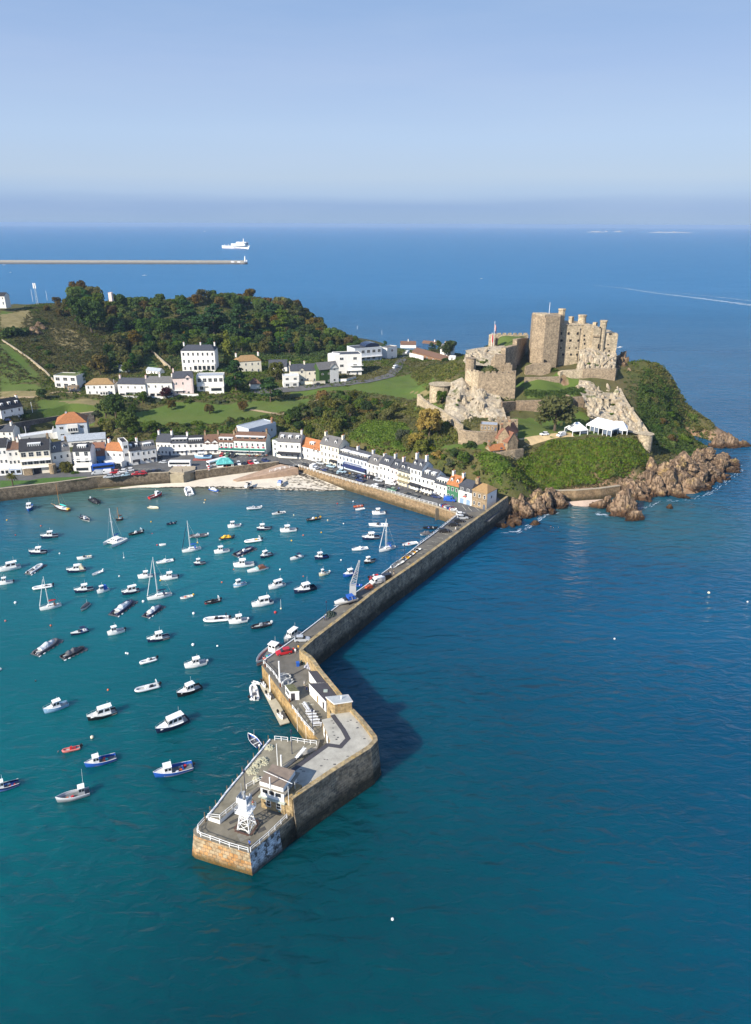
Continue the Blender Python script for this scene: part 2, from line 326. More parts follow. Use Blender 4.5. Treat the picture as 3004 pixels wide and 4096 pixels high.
# ================================================================ SEA
def water_mat():
 m=bpy.data.materials.new('sea water');m.use_nodes=True;nt=m.node_tree;L=nt.links
 b=nt.nodes['Principled BSDF'];b.inputs['IOR'].default_value=1.33;b.inputs['Specular IOR Level'].default_value=0.5
 geo=N(nt,'ShaderNodeNewGeometry');sp=N(nt,'ShaderNodeSeparateXYZ');L.new(geo.outputs['Position'],sp.inputs[0])
 def dist(cx,cy,rad,inv=False):
  d=N(nt,'ShaderNodeVectorMath',operation='DISTANCE');d.inputs[1].default_value=(cx,cy,0);L.new(geo.outputs['Position'],d.inputs[0])
  r=N(nt,'ShaderNodeMapRange',interpolation_type='SMOOTHSTEP');r.inputs[1].default_value=rad[0];r.inputs[2].default_value=rad[1];r.inputs[3].default_value=1;r.inputs[4].default_value=0
  L.new(d.outputs['Value'],r.inputs[0]);return r.outputs[0]
 def mix(f,a,c):
  x=N(nt,'ShaderNodeMix',data_type='RGBA')
  if hasattr(f,'name'):L.new(f,x.inputs[0])
  else:x.inputs[0].default_value=f
  for v,k in((a,6),(c,7)):
   if isinstance(v,tuple):x.inputs[k].default_value=(*v,1)
   else:L.new(v,x.inputs[k])
  return x.outputs[2]
 big=N(nt,'ShaderNodeTexNoise');big.inputs['Scale'].default_value=0.012;big.inputs['Detail'].default_value=5;L.new(geo.outputs['Position'],big.inputs['Vector'])
 bm=N(nt,'ShaderNodeMapRange');bm.inputs[1].default_value=0.35;bm.inputs[2].default_value=0.65;L.new(big.outputs[0],bm.inputs[0])
 c=mix(bm.outputs[0],(0.0006,0.056,0.118),(0.0014,0.074,0.148))
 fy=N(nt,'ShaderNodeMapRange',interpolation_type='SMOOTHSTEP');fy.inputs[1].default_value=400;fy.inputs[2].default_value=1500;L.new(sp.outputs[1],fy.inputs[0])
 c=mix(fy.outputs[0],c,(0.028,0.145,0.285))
 c=mix(dist(-45,70,(40,190)),c,mix(bm.outputs[0],(0.0001,0.036,0.044),(0.0002,0.047,0.056)))
 c=mix(dist(-150,150,(60,150)),c,(0.001,0.090,0.100))
 c=mix(dist(-75,245,(20,90)),c,(0.005,0.112,0.132))
 hb=mix(bm.outputs[0],(0.030,0.105,0.105),(0.055,0.12,0.105))
 c=mix(dist(-120,300,(15,60)),c,hb)
 c=mix(dist(-75,312,(4,34)),c,(0.105,0.120,0.085))
 c=mix(dist(-30,305,(4,40)),c,(0.045,0.085,0.085))
 c=mix(dist(92,292,(10,34)),c,(0.05,0.11,0.10))
 c=mix(dist(120,275,(10,60)),c,(0.012,0.085,0.115))
 L.new(c,b.inputs['Base Color']);b.subsurface_method='BURLEY';b.inputs['Subsurface Weight'].default_value=0.85;b.inputs['Subsurface Radius'].default_value=(.5,1.0,1.1);b.inputs['Subsurface Scale'].default_value=5.0
 fs=N(nt,'ShaderNodeMapRange');fs.inputs[1].default_value=300;fs.inputs[2].default_value=1600;fs.inputs[3].default_value=0.7;b.inputs['Specular Tint'].default_value=(.42,.74,1.0,1);fs.inputs[4].default_value=0.17;L.new(sp.outputs[1],fs.inputs[0]);L.new(fs.outputs[0],b.inputs['Specular IOR Level'])
 w1=N(nt,'ShaderNodeTexNoise');w1.inputs['Scale'].default_value=0.9;w1.inputs['Detail'].default_value=4;w1.inputs['Roughness'].default_value=0.6;w1.inputs['Distortion'].default_value=0.6
 mp=N(nt,'ShaderNodeMapping');mp.inputs['Rotation'].default_value=(0,0,0.35);mp.inputs['Scale'].default_value=(0.45,1.25,1);L.new(geo.outputs['Position'],mp.inputs[0]);L.new(mp.outputs[0],w1.inputs['Vector'])
 w2=N(nt,'ShaderNodeTexNoise');w2.inputs['Scale'].default_value=0.16;w2.inputs['Detail'].default_value=5;L.new(mp.outputs[0],w2.inputs['Vector'])
 hs=dist(-85,225,(60,130))
 a1=N(nt,'ShaderNodeMapRange');a1.inputs[3].default_value=0.09;a1.inputs[4].default_value=0.05;L.new(hs,a1.inputs[0])
 gust=N(nt,'ShaderNodeTexNoise');gust.inputs['Scale'].default_value=0.02;gust.inputs['Detail'].default_value=4;L.new(mp.outputs[0],gust.inputs['Vector'])
 gm=N(nt,'ShaderNodeMapRange');gm.inputs[1].default_value=0.35;gm.inputs[2].default_value=0.65;gm.inputs[3].default_value=0.55;gm.inputs[4].default_value=1.3;L.new(gust.outputs[0],gm.inputs[0])
 ag=N(nt,'ShaderNodeMath',operation='MULTIPLY');L.new(a1.outputs[0],ag.inputs[0]);L.new(gm.outputs[0],ag.inputs[1])
 m1=N(nt,'ShaderNodeMath',operation='MULTIPLY');L.new(w1.outputs[0],m1.inputs[0]);L.new(ag.outputs[0],m1.inputs[1])
 w3=N(nt,'ShaderNodeTexNoise');w3.inputs['Scale'].default_value=0.34;w3.inputs['Detail'].default_value=3;w3.inputs['Roughness'].default_value=.46;w3.inputs['Distortion'].default_value=.5;mp3=N(nt,'ShaderNodeMapping');mp3.inputs['Rotation'].default_value=(0,0,-.22);mp3.inputs['Scale'].default_value=(.62,1.3,1);L.new(geo.outputs['Position'],mp3.inputs[0]);L.new(mp3.outputs[0],w3.inputs['Vector'])
 a3=N(nt,'ShaderNodeMapRange');a3.inputs[3].default_value=1.1;a3.inputs[4].default_value=.22;L.new(hs,a3.inputs[0]);a4=N(nt,'ShaderNodeMath',operation='MULTIPLY');L.new(a3.outputs[0],a4.inputs[0]);L.new(gm.outputs[0],a4.inputs[1])
 m3=N(nt,'ShaderNodeMath',operation='MULTIPLY_ADD');L.new(w3.outputs[0],m3.inputs[0]);L.new(a4.outputs[0],m3.inputs[1]);L.new(m1.outputs[0],m3.inputs[2]);m1=m3
 a2=N(nt,'ShaderNodeMapRange');a2.inputs[3].default_value=0.8;a2.inputs[4].default_value=0.25;L.new(hs,a2.inputs[0])
 m2=N(nt,'ShaderNodeMath',operation='MULTIPLY_ADD');L.new(w2.outputs[0],m2.inputs[0]);L.new(a2.outputs[0],m2.inputs[1]);L.new(m1.outputs[0],m2.inputs[2])
 bp=N(nt,'ShaderNodeBump');bp.inputs['Distance'].default_value=1.0;bp.inputs['Strength'].default_value=1.0;L.new(m2.outputs[0],bp.inputs['Height']);L.new(bp.outputs[0],b.inputs['Normal'])
 fr=N(nt,'ShaderNodeMapRange');fr.inputs[1].default_value=250;fr.inputs[2].default_value=1000;fr.inputs[3].default_value=0.05;fr.inputs[4].default_value=0.42;L.new(sp.outputs[1],fr.inputs[0]);L.new(fr.outputs[0],b.inputs['Roughness'])
 return m
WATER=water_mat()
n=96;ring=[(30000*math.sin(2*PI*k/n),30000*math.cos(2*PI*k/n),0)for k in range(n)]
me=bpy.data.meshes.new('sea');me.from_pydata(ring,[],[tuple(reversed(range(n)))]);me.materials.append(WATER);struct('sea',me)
hm=bpy.data.materials.new('haze');hm.use_nodes=True;hm.node_tree.nodes.remove(hm.node_tree.nodes['Principled BSDF']);pv=N(hm.node_tree,'ShaderNodeVolumePrincipled');pv.inputs['Density'].default_value=7.0e-5;pv.inputs['Color'].default_value=(.40,.58,.86,1);hm.node_tree.links.new(pv.outputs[0],hm.node_tree.nodes['Material Output'].inputs['Volume'])
b=MB();b.b6(-31000,31000,-31000,31000,-14,119);tag(b.build('haze',hm),'thin pale sea haze','haze',None,'stuff')
# ================================================================ LAND SURFACE
QZ=5.4
qe=[(-20,1962),(0,1959),(232,1932),(387,1910),(581,1897),(676,1893),(754,1891),(781,1887),(900,1873),(1000,1862),(1114,1850),(1150,1858),(1195,1860),(1320,1898),(1452,1937),(1600,1983),(1739,2024),(1790,2041),(1825,2053)]
qe=[G(p,QZ)for p in qe]
qback=[(50.5,268),(54,275),(55,286),(48,296),(20,322),(-8,340),(-20,352),(-40,356),(-110,358),(-150,350),(-200,335),(-215,300),(-200,282)]
qin=[(45.5,258.5)]
deckpoly=[(p.x,p.y)for p in qe]+[(37.0,257.5)]+qin+qback
for j in range(len(gy)):
 for i in range(len(gx)):
  if gy[j]<362 and gx[i]<70 and in_poly(gx[i],gy[j],deckpoly):HH[j,i]=min(HH[j,i],4.4)
below=[tuple(G(p,6.2)[:2])for p in((-60,1770),(0,1757),(130,1726),(260,1702),(385,1686),(470,1690),(450,1800),(-60,1800))]
for j in range(len(gy)):
 for i in range(len(gx)):
  if gy[j]<400 and gx[i]<-90 and in_poly(gx[i],gy[j],below):HH[j,i]=min(HH[j,i],5.9)
def land_mat():
 m=bpy.data.materials.new('land');m.use_nodes=True;nt=m.node_tree;L=nt.links
 b=nt.nodes['Principled BSDF'];b.inputs['Roughness'].default_value=0.95;b.inputs['Specular IOR Level'].default_value=0.1
 at=N(nt,'ShaderNodeVertexColor',layer_name='cover');se=N(nt,'ShaderNodeSeparateColor');L.new(at.outputs[0],se.inputs[0])
 tc=N(nt,'ShaderNodeTexCoord')
 def noi(s,a,c,rough=.65):
  n1=N(nt,'ShaderNodeTexNoise');n1.inputs['Scale'].default_value=s;n1.inputs['Detail'].default_value=7;n1.inputs['Roughness'].default_value=rough;L.new(tc.outputs['Object'],n1.inputs['Vector'])
  r=N(nt,'ShaderNodeMapRange');r.inputs[1].default_value=.33;r.inputs[2].default_value=.67;L.new(n1.outputs[0],r.inputs[0])
  x=N(nt,'ShaderNodeMix',data_type='RGBA');L.new(r.outputs[0],x.inputs[0])
  for v,k in((a,6),(c,7)):
   if isinstance(v,tuple):x.inputs[k].default_value=(*v,1)
   else:L.new(v,x.inputs[k])
  return x.outputs[2],n1
 scrub,n0=noi(0.35,(0.030,0.046,0.012),(0.085,0.10,0.028))
 scrub2,_=noi(0.06,scrub,(0.125,0.10,0.045))
 grass,_=noi(0.15,(0.062,0.115,0.018),(0.088,0.140,0.027))
 grass2,_=noi(0.02,grass,(0.115,0.140,0.038))
 dry,_=noi(0.2,(0.17,0.145,0.06),(0.27,0.22,0.105))
 rock,_=noi(0.4,(0.17,0.10,0.058),(0.33,0.23,0.14))
 c=scrub2
 for k,v in((0,grass2),(1,dry),(2,rock)):
  ad=N(nt,'ShaderNodeMath',operation='MULTIPLY_ADD');ad.inputs[1].default_value=0.5;L.new(n0.outputs[0],ad.inputs[0]);L.new(se.outputs[k],ad.inputs[2])
  r=N(nt,'ShaderNodeMapRange');r.inputs[1].default_value=.66;r.inputs[2].default_value=.84;L.new(ad.outputs[0],r.inputs[0])
  x=N(nt,'ShaderNodeMix',data_type='RGBA');L.new(r.outputs[0],x.inputs[0]);L.new(c,x.inputs[6]);L.new(v,x.inputs[7]);c=x.outputs[2]
 L.new(c,b.inputs['Base Color'])
 n2=N(nt,'ShaderNodeTexNoise');n2.inputs['Scale'].default_value=1.5;n2.inputs['Detail'].default_value=6;L.new(tc.outputs['Object'],n2.inputs['Vector'])
 bp=N(nt,'ShaderNodeBump');bp.inputs['Distance'].default_value=0.5;bp.inputs['Strength'].default_value=0.8;L.new(n2.outputs[0],bp.inputs['Height']);L.new(bp.outputs[0],b.inputs['Normal'])
 return m
def gpoly(*pts):return[tuple(GT(p)[:2])for p in pts]
GRASS=[gpoly((540,1650),(700,1605),(900,1618),(1120,1598),(1240,1592),(1235,1620),(1130,1650),(900,1690),(620,1700),(520,1688)),gpoly((1130,1560),(1400,1545),(1540,1510),(1640,1500),(1740,1520),(1700,1560),(1640,1600),(1560,1585),(1420,1560),(1200,1588)),gpoly((0,1212),(95,1208),(125,1235),(90,1255),(0,1262)),gpoly((0,1530),(140,1540),(180,1560),(0,1575)),gpoly((0,1370),(60,1400),(160,1500),(130,1530),(0,1530)),gpoly((150,1600),(420,1600),(430,1640),(160,1655)),gpoly((560,1425),(605,1425),(640,1470),(600,1482)),gpoly((2030,1670),(2330,1650),(2420,1680),(2400,1740),(2040,1750)),gpoly((1640,1600),(1720,1610),(1780,1640),(1740,1660),(1660,1640)),gpoly((2000,1500),(2240,1490),(2330,1520),(2320,1540),(2020,1530)),gpoly((1860,1775),(1940,1775),(1945,1805),(1780,1800),(1740,1780)),gpoly((2080,1540),(2320,1540),(2320,1590),(2100,1600)),gpoly((1992,1346),(2108,1346),(2080,1400),(1990,1396))]
DRY=[gpoly((240,1605),(415,1600),(410,1630),(300,1645)),gpoly((0,1260),(120,1240),(140,1300),(60,1320),(0,1310)),gpoly((190,1310),(300,1320),(380,1390),(330,1410),(220,1380)),gpoly((1620,1565),(1790,1510),(1800,1545),(1700,1590)),gpoly((0,1570),(150,1565),(150,1590),(0,1592))]
sl_y,sl_x=np.gradient(HH,GS);slope=np.hypot(sl_x,sl_y)
cov=np.zeros(HH.shape+(4,),np.float32);cov[...,3]=1
for k,polys in((0,GRASS),(1,DRY)):
 for P in polys:
  xs=[p[0]for p in P];ys=[p[1]for p in P]
  for j in range(max(0,int((min(ys)-GY0)/GS)),min(len(gy),int((max(ys)-GY0)/GS)+2)):
   for i in range(max(0,int((min(xs)-GX0)/GS)),min(len(gx),int((max(xs)-GX0)/GS)+2)):
    if in_poly(gx[i],gy[j],P):cov[j,i,k]=1
cov[...,2]=np.clip((6.5-HH)/4,0,1)*(XX>45)
cov[...,2]=np.maximum(cov[...,2],np.clip((slope-0.85)/0.4,0,.6)*(XX>75)*(XX<140))
ny,nx=HH.shape;idx=np.arange(nx*ny).reshape(ny,nx)
F=np.stack([idx[:-1,:-1],idx[:-1,1:],idx[1:,1:],idx[1:,:-1]],-1).reshape(-1,4)
keep=HH.reshape(-1)[F].max(1)>-3.0
me=npmesh('hillside',np.stack([XX,YY,HH],-1).reshape(-1,3),F[keep],land_mat(),smooth=True)
ca=me.color_attributes.new('cover','FLOAT_COLOR','POINT');ca.data.foreach_set('color',cov.reshape(-1))
struct('hillside',me)
# ================================================================ QUAY, SEA WALLS, BEACH
M_asph=mat('asphalt',(0.105,0.103,0.10),0.9,0.22,0.25,0.02,10)
M_conc=mat('weathered concrete',(0.25,0.225,0.18),0.9,0.28,0.3,0.02,6)
M_white=mat('white paint',(0.80,0.79,0.76),0.5,0.05,0.7)
M_quay=stone('quay masonry',(0.36,0.24,0.13),(0.30,0.215,0.125),(0.20,0.15,0.09),0.9,0.42,0.03,((0.055,0.045,0.022),0.0,1.6,.85),0.06,0.4,((0.17,0.13,0.08),0.35,.5,.7,.6))
M_rubble=stone('rubble sea wall',(0.20,0.155,0.105),(0.12,0.095,0.07),(0.28,0.23,0.16),0.75,0.42,0.045,((0.05,0.042,0.026),-0.4,1.4,.8),0.1,0.5)
M_cope=mat('coping stone',(0.36,0.30,0.21),0.9,0.2,0.8,0.02,5)
M_sand=mat('pale sand',(0.58,0.52,0.42),0.95,0.08,0.25,0.03,3)
b=MB()
b.poly([(x,y,QZ)for x,y in deckpoly]);struct('quay',b.mesh('quay',M_asph))
def wall_faces(b,path,zt,zb=-2.0,batter=0.0,mi=0):
 for p,q in zip(path,path[1:]):
  d=Vector((q[0]-p[0],q[1]-p[1],0)).normalized();nrm=Vector((d.y,-d.x,0))*batter
  z0=zt if not isinstance(zt,list)else zt[0]
  b.poly([(p[0]+nrm.x,p[1]+nrm.y,zb),(q[0]+nrm.x,q[1]+nrm.y,zb),(q[0],q[1],z0),(p[0],p[1],z0)],mi)
def wall_run(name,label,cat,path,z0,z1,th,mats,cope=0.0,group=None,left=True):
 """free-standing wall of thickness th behind the path; z0/z1 lists or numbers"""
 t=thing(name,label,cat,(path[0][0],path[0][1],0),0,group);ox,oy=path[0][0],path[0][1]
 n=len(path);Z0=z0 if isinstance(z0,list)else[z0]*n;Z1=z1 if isinstance(z1,list)else[z1]*n
 off=[]
 for k in range(n):
  d=Vector((0,0,0))
  for a,c in((k-1,k),(k,k+1)):
   if 0<=a and c<n:d+=Vector((path[c][0]-path[a][0],path[c][1]-path[a][1],0)).normalized()
  d.normalize();off.append(Vector((-d.y,d.x,0))*th*(1 if left else-1))
 def ring(k,za,zb,e0=0.0,e1=1.0):
  p=Vector((path[k][0]-ox,path[k][1]-oy,0));a=p+off[k]*e0;c=p+off[k]*e1
  return[(a.x,a.y,za),(c.x,c.y,za),(c.x,c.y,zb),(a.x,a.y,zb)]
 b=MB();b.loft([ring(k,Z0[k],Z1[k]-cope)for k in range(n)]);b.build('masonry',mats[0],t)
 if cope:
  b=MB();b.loft([ring(k,Z1[k]-cope,Z1[k],-.12/th,1+.12/th)for k in range(n)]);b.build('coping',mats[1],t)
 return t
P2=[(p.x,p.y)for p in qe]
wall_run('sea_wall','long dark rubble stone sea wall in front of the garden and car park at left','sea wall',P2[0:6],-2.0,QZ+0.55,0.7,(M_rubble,M_cope),0.2)
wall_run('sea_wall','rubble stone sea wall rising behind the pale beach below the green roofed shelter','sea wall',P2[7:11],-1.0,QZ+0.5,0.7,(M_rubble,M_cope),0.2)
wall_run('quay_wall','long ochre stone quay wall in front of the row of quayside houses','quay wall',P2[12:],-2.0,QZ+0.02,0.9,(M_quay,M_cope),0.25)
bb=[G(zp('G',*p),0.3)for p in((292,858),(455,868),(570,835))];
t=thing('concrete_bastion','square blocky concrete bastion projecting from the sea wall onto the beach','bastion',(bb[1].x,bb[1].y,0))
b=MB();q=[(p.x-bb[1].x,p.y-bb[1].y)for p in bb];q=[q[0],q[1],q[2],(q[2][0]-1,q[2][1]+5),(q[0][0]+.5,q[0][1]+9)]
b.prism(q,-1.0,4.9);b.build('block',mat('bastion concrete',(0.33,0.28,0.19),0.9,0.25,0.5,.02,4),t)
b=MB();q2=[(x*1.0+(.4 if x>-5 else.5),y+.35)for x,y in q];b.prism(q2,4.9,6.0);b.build('parapet',M_cope,t)
front=[G(p,-0.25)for p in((380,1966),(480,1958),(560,1952),(640,1953),(736,1954),(850,1957),(947,1963),(1100,1970),(1200,1970),(1294,1970),(1400,1964))]
backp=[G(p,z)for p,z in(((384,1963),0.3),((480,1950),0.6),((560,1941),0.9),((660,1934),1.0),((745,1930),1.0),((850,1906),1.6),((947,1894),1.9),((1080,1878),2.2),((1195,1880),2.4),((1290,1922),1.3),((1392,1958),0.2))]
b=MB();NB=14
for k in range(len(front)-1):
 for j in range(NB):
  def pt(kk,jj):
   p=front[kk].lerp(backp[kk],jj/NB);return(p.x,p.y,p.z+.12*math.sin(p.x*.7+p.y)*(0<jj<NB))
  b.poly([pt(k,j),pt(k+1,j),pt(k+1,j+1),pt(k,j+1)])
struct('beach',b.mesh('beach',M_sand,True))
def on_beach(u,v):
 k=min(int(u*(len(front)-1)),len(front)-2);f=u*(len(front)-1)-k
 p=front[k].lerp(front[k+1],f).lerp(backp[k].lerp(backp[k+1],f),v);return p
b=MB()
for i in range(950):
 s=R.random()
 if s<.45:u,v=R.uniform(.3,.97),R.gauss(.16,.03)
 elif s<.6:u,v=R.uniform(.05,.95),R.gauss(.08,.03)
 elif s<.85:u,v=min(.9,abs(R.gauss(.80,.05))),R.gauss(.83,.06)
 else:u,v=R.uniform(.75,.95),R.uniform(.3,.8)
 v=min(max(v,.03),.95);p=on_beach(min(max(u,0),.99),v);a=R.uniform(-.5,.5);l=R.uniform(.3,1.5);ww=R.uniform(.08,.3)
 pts=[]
 for k in range(6):
  th=2*PI*k/6;q=Vector((math.cos(th)*l*R.uniform(.6,1),math.sin(th)*ww*R.uniform(.5,1.2),0));q.rotate(Matrix.Rotation(a,3,'Z'));pts.append((p.x+q.x,p.y+q.y,p.z+.16+.02*R.random()))
 b.poly(pts)
tag(b.build('seaweed',mat('dark seaweed',(0.045,0.036,0.022),0.9,.3)),'dark seaweed strewn in lines across the pale sand','seaweed',None,'stuff')
sA,sB=G(zp('G',960,822),1.6),G(zp('G',1652,668),QZ);sC,sD=G(zp('G',1645,730),QZ-.2),G(zp('G',1000,835),1.3)
sC=G(zp('H',240,700),QZ);sB=G(zp('G',1450,660),QZ)
t=thing('slipway','reddish stone slipway ramping up from the beach to the quay corner','slipway',tuple(sA))
b=MB();q=[Vector(p)-sA for p in(sA,sD,sC,sB)]
b.poly([tuple(p)for p in q]);
for i in range(4):
 p,r=q[i],q[(i+1)%4];b.poly([(p.x,p.y,-2.6),(r.x,r.y,-2.6),tuple(r),tuple(p)])
b.build('ramp',mat('slipway stone',(0.33,0.23,0.16),.9,.2,.6),t)
# ---------------------------------------------------------------- railings
M_rail=mat('white railing paint',(0.83,0.83,0.81),0.45,0.04)
def railing(name,label,pts,h=1.1,rails=(0.5,1.0),gap=2.2,r=0.05,m=None,cat='railing',group=None,posts=True,par=None):
 o=Vector(pts[0]);t=thing(name,label,cat,tuple(o),0,group)if par is None else par
 if par is not None:o=Vector((0,0,0))
 m=m or M_rail;P=[Vector(p)-o for p in pts]
 for k in rails:
  b=MB();b.tube([p+Vector((0,0,h*k))for p in P],r,5);b.build('rail',m,t)
 k=0;proto=None
 for p,q in zip(P,P[1:]):
  L=(q-p).length;n=max(1,round(L/gap))
  for i in range(n+(1 if q is P[-1]else 0)):
   c=p.lerp(q,i/n)
   if proto is None:b=MB();b.b6(-r*1.3,r*1.3,-r*1.3,r*1.3,0,h);proto=b.mesh('post',m)
   link('post',proto,t,tuple(c))
 return t
b=[G(zp('G',1337,745),4.3),G(zp('G',1500,705),QZ-.2),G(zp('H',5,725),QZ),G(zp('H',243,685),QZ)]
railing('railing','white painted railing along the edge of the reddish slipway',b,1.1,gap=2.6)
qr=[G(zp('H',*p),QZ)for p in((245,690),(560,788),(910,885))]+[G(zp('I',*p),QZ)for p in((170,830),(370,890),(505,928),(640,965))]
railing('railing','long white painted railing along the top of the ochre quay wall',qr,1.1,gap=2.0,r=.055)
# ================================================================ PIER
M_pier_head=stone('pier head granite',(0.50,0.25,0.085),(0.42,0.35,0.23),(0.25,0.19,0.12),0.95,0.85,0.05,((0.075,0.055,0.016),-0.7,1.0,.9),0.07,0.35,((0.45,0.40,0.30),.5,.55,.75,.5))  # ochre and pale granite blocks of the pier head, algae band low down
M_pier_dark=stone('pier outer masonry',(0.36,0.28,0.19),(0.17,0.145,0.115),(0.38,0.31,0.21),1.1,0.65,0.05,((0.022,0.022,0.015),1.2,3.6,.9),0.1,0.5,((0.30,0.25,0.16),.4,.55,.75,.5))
M_pier_wash=stone('white washed masonry',(0.72,0.74,0.76),(0.62,0.66,0.70),(0.33,0.33,0.33),0.95,0.6,0.03,((0.03,0.03,0.02),-.6,1.0,.9),0.08,0.15,((0.07,0.065,0.055),.8,.50,.56,.95))
M_inner=stone('terrace quay wall',(0.42,0.27,0.11),(0.36,0.26,0.13),(0.26,0.19,0.10),1.6,0.9,0.02,((0.07,0.055,0.025),.2,1.6,.85),0.05,0.45,((0.30,0.13,0.03),.35,.55,.75,.6))
M_ochre=stone('ochre rough stone',(0.43,0.31,0.16),(0.36,0.26,0.13),(0.30,0.23,0.13),0.5,0.3,0.02,None,0.04,0.3)
M_roofgrey=mat('pale roof felt',(0.38,0.36,0.305),0.9,0.2,0.5)
M_dfelt=mat('dark roof felt',(0.060,0.056,0.062),0.85,0.15,0.6)
M_lichen=stone('lichened coping',(0.38,0.29,0.15),(0.31,0.25,0.16),(0.2,0.16,0.1),1.5,1.2,0.03,None,0.04,0.3,((0.45,0.27,0.04),.45,.52,.66,.8))
DZ=5.4
def E_(x,y,z):return G(zp('E',x,y),z)
def P_(x,y,z):return G(zp('P',x,y),z)
def D_(x,y,z):return G(zp('D',x,y),z)
HL,HC=P_(155,722,DZ),P_(548,852,DZ)
BL,BC=G((776,3429)),G((1010.5,3503))
pout=[(HC,DZ),(P_(868,582,DZ),DZ)]
outer_px=[('P',866,452,9.8),('P',1180,240,9.7),('P',1440,75,9.6),('E',1488,938,9.5),('E',1482,905,9.5),('E',1440,850,9.4),('E',1380,775,9.3),('E',1300,695,9.2),('E',1200,565,9.0),('E',1075,415,8.8),('E',1032,352,8.7),('E',1000,315,8.6),('E',952,283,8.6),('E',940,272,8.6),('E',958,253,8.6),('E',1030,190,8.6)]
OT=[G(zp(z,x,y),h)for z,x,y,h in outer_px]+[G(zp('D',x,y),8.6)for x,y in((470,975),(760,745),(1010,575),(1250,400),(1450,255),(1640,118))]
OT.append(OT[-1]+(OT[-1]-OT[-2]).normalized()*10)
def offs(path,d):
 out=[]
 for k in range(len(path)):
  t=Vector((0,0,0))
  for a,c in((k-1,k),(k,k+1)):
   if a>=0 and c<len(path):t+=(path[c]-path[a]).to_2d().to_3d().normalized()
  t.normalize();out.append(path[k]+Vector((t.y,-t.x,0))*d)
 return out
OB=[Vector((p.x,p.y,-2.5))for p in offs(OT,1.15)]
OI=offs(OT,-1.05)
pier=thing('harbour_pier','long dog-legged stone pier enclosing the harbour with a high seaward wall','pier',(HC.x,HC.y,0))
def pb(b,name,mats,smooth=False):
 b.v=[(x-HC.x,y-HC.y,z)for x,y,z in b.v];return b.build(name,mats,pier,smooth)
b=MB()
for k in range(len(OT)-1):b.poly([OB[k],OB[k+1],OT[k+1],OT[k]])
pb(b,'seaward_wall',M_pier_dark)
b=MB()
for k in range(len(OT)-1):
 b.poly([OT[k],OT[k+1],OI[k+1],OI[k]]);dz=Vector((0,0,OT[k].z-DZ+.3));dz2=Vector((0,0,OT[k+1].z-DZ+.3))
 b.poly([OI[k],OI[k+1],OI[k+1]-dz2,OI[k]-dz],1)
b.poly([OT[0],OI[0],OI[0]-Vector((0,0,4.7)),OT[0]-Vector((0,0,4.7))],1)
pb(b,'parapet',[M_lichen,M_ochre])
b=MB();dn=Vector((0,0,-2.5));BLd,BCd=BL+(BL-HL)*.35+dn,BC+(BC-HC)*.35+dn;BLd.z=BCd.z=-2.5
rnd=[HL+Vector((-.9,1.6,0)),HL+Vector((-.6,.5,0)),HL+Vector((.25,-.25,0))]
rbd=[p+(BLd-HL)for p in rnd];rbd[0]=Vector((rnd[0].x-.7,rnd[0].y,-2.5))
path,pbt=rnd+[HC],rbd+[BCd]
for k in range(3):b.poly([pbt[k],pbt[k+1],path[k+1],path[k]])
pb(b,'head_wall',M_pier_head)
Wk=P_(818,640,DZ);Wk=HC.lerp(P_(868,582,DZ),.66);Wb=BCd.lerp(OB[0],.66)
b=MB();b.poly([BCd,Wb,Wk,HC]);pb(b,'limewashed_wall',M_pier_wash)
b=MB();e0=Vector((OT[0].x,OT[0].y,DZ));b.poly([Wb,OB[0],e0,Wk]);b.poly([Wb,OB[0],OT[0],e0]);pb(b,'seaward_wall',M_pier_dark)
ic=E_(636,388,DZ)
inner=[E_(660,352,DZ),E_(745,290,DZ)]+[D_(x,y,DZ)for x,y in((185,1085),(345,962),(600,770),(850,590),(1045,432),(1200,318),(1330,212))]
terr=[E_(858,690,DZ),E_(950,815,DZ),E_(1020,892,DZ),E_(1070,955,DZ)]
plat=[E_(850,940,6.4),E_(735,930,6.4),E_(700,928,6.4)]
deck=[rnd[2],HC,P_(868,582,DZ)]+OI[1:-1]+[G((1842,2052),DZ)]+inner[::-1]+[ic]+terr+[plat[0],plat[1],plat[2],P_(235,575,DZ)]+rnd[:2]
b=MB();b.poly([(p.x,p.y,DZ)for p in deck]);pb(b,'deck',mat('pier deck concrete',(0.15,0.135,0.10),.9,.3,.22,.02,6,col2=(0.225,0.20,0.15)))
b=MB();strip=OI[12:-1];rd=[G((1842,2052),DZ)]+inner[::-1]+[ic]
b.poly([(p.x,p.y,DZ+.02)for p in offs(strip,-.1)]+[(p.x,p.y,DZ+.02)for p in rd]+[(terr[0].x+1,terr[0].y+.5,DZ+.02),(OI[9].x-4.5,OI[9].y-8,DZ+.02),(OI[10].x-.3,OI[10].y,DZ+.02)]);pb(b,'roadway',mat('worn pier asphalt',(0.13,0.12,0.10),.9,.3,.25,.01,8))
b=MB();iw=[G((1842,2052),DZ)]+inner[::-1]+[ic]+terr+plat[:1]
wall_faces(b,[(p.x,p.y)for p in iw],DZ+.01,-2.5,-0.0);pb(b,'inner_wall',M_inner)
b=MB();pw=[plat[0],plat[1],plat[2],P_(235,575,6.4),rnd[0]]
wall_faces(b,[(p.x,p.y)for p in pw],DZ,-2.5);pb(b,'inner_wall',M_pier_head)
b=MB();b.tube([(p.x,p.y,DZ+.25)for p in inner],.16,6);pb(b,'edge_kerb',M_rail)
